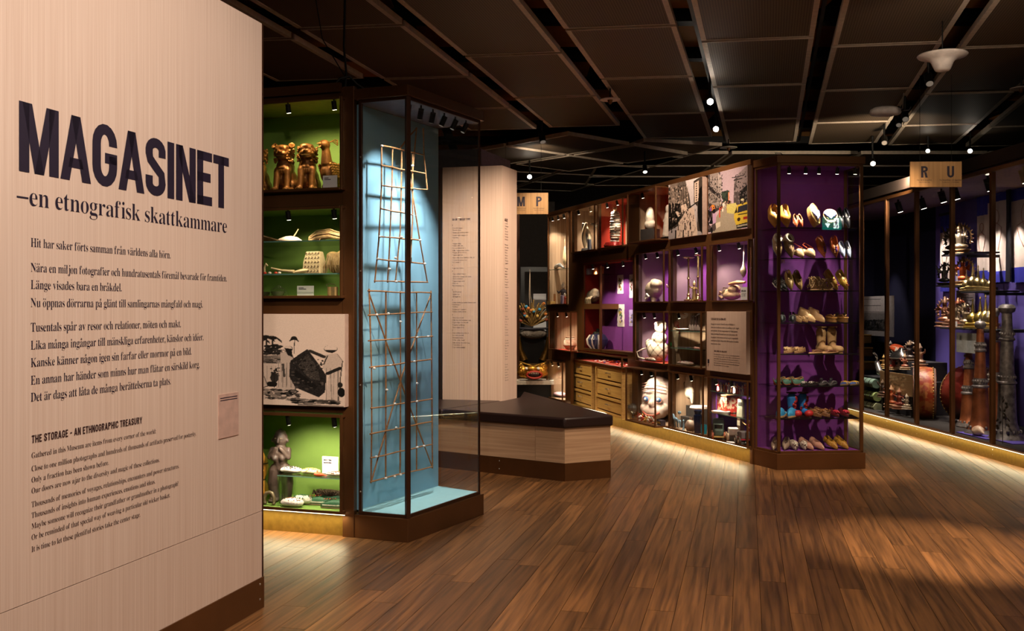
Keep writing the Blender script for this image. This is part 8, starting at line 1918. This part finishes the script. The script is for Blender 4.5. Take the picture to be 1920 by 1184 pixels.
light('SPOT', (fl(998, 15).x, 14.2, 2.6), 160, (1, .8, .55), (fl(998, 15).x, 15.0, .4), .03, 24, .6, name='display_light')
light('SPOT', (fl(998, 15).x+.1, 14.6, 2.9), 140, (1, .85, .65), (fl(998, 15).x, 16.6, 1.3), .03, 40, .6, name='display_light')
# ---- exit sign: stands behind the camera line; the shoe case glass mirrors it
pl0 = TWR.w(0, .010, 0); n = -TWR.uy
def mirror(p): return p-2*(p-pl0).dot(n)*n
dirn = Vector(((1561-CX)/F, 1, (CY-419)/F)); V_ = Vector((0, 0, EYE))+dirn*17.9
c = mirror(V_); W_, H_ = .345, .23
ux = mirror(V_+Vector((1, 0, 0)))-c; ux.z = 0; ux.normalize()
ang = math.atan2(ux.y, ux.x)
ex.location = c; ex.rotation_euler = (0, 0, ang); ex['label'] = 'lit green emergency exit sign hanging opposite the shoe case'
MB().box(-W_/2, W_/2, -.01, .01, -H_/2, H_/2).build('panel', mat('exit_green', '#008c78', .4, emit=5.5, ecol=H('#009c88')), ex)
EW = mat('exit_white', '#ffffff', .4, emit=20, ecol=(.85, 1, .95))
for y in (-.0125, .0115):
    t = MB(); f_ = lambda pts: t.add([(x*W_, y, z*H_) for x, z in pts], [tuple(range(len(pts)))])
    f_([(-.25, .32), (-.19, .32), (-.19, -.05), (-.25, -.05)]); f_([(-.36, -.02), (-.22, -.36), (-.08, -.02), (-.14, .04), (-.19, -.05), (-.25, -.05), (-.30, .04)])
    t.build('arrow', EW, ex)
    t = MB(); f_([(.08, -.40), (.36, -.40), (.36, .40), (.08, .40)]); t.build('door_symbol', EW, ex)
    t = MB(); y2 = y+(-.001 if y < 0 else .001); f2 = lambda pts: t.add([(x*W_, y2, z*H_) for x, z in pts], [tuple(range(len(pts)))])
    f2([(.20, .2), (.25, .2), (.25, .3), (.20, .3)]); f2([(.17, .16), (.26, .16), (.24, -.05), (.16, -.05)]); f2([(.1, .05), (.17, .14), (.19, .1), (.12, 0)]); f2([(.24, .12), (.33, .02), (.31, -.02), (.23, .06)]); f2([(.16, -.05), (.22, -.05), (.16, -.2), (.05, -.22), (.06, -.28), (.19, -.25)]); f2([(.2, -.05), (.25, -.05), (.30, -.2), (.27, -.38), (.22, -.36), (.25, -.2)])
    t.build('running_figure', mat('exit_dark', '#004c40', .5, emit=1, ecol=H('#00a090')), ex)
MB().tube([(0, 0, H_/2), (0, 0, 4.6-c.z)], .008, 6).build('rod', 'black', ex)
print('exit at', c)
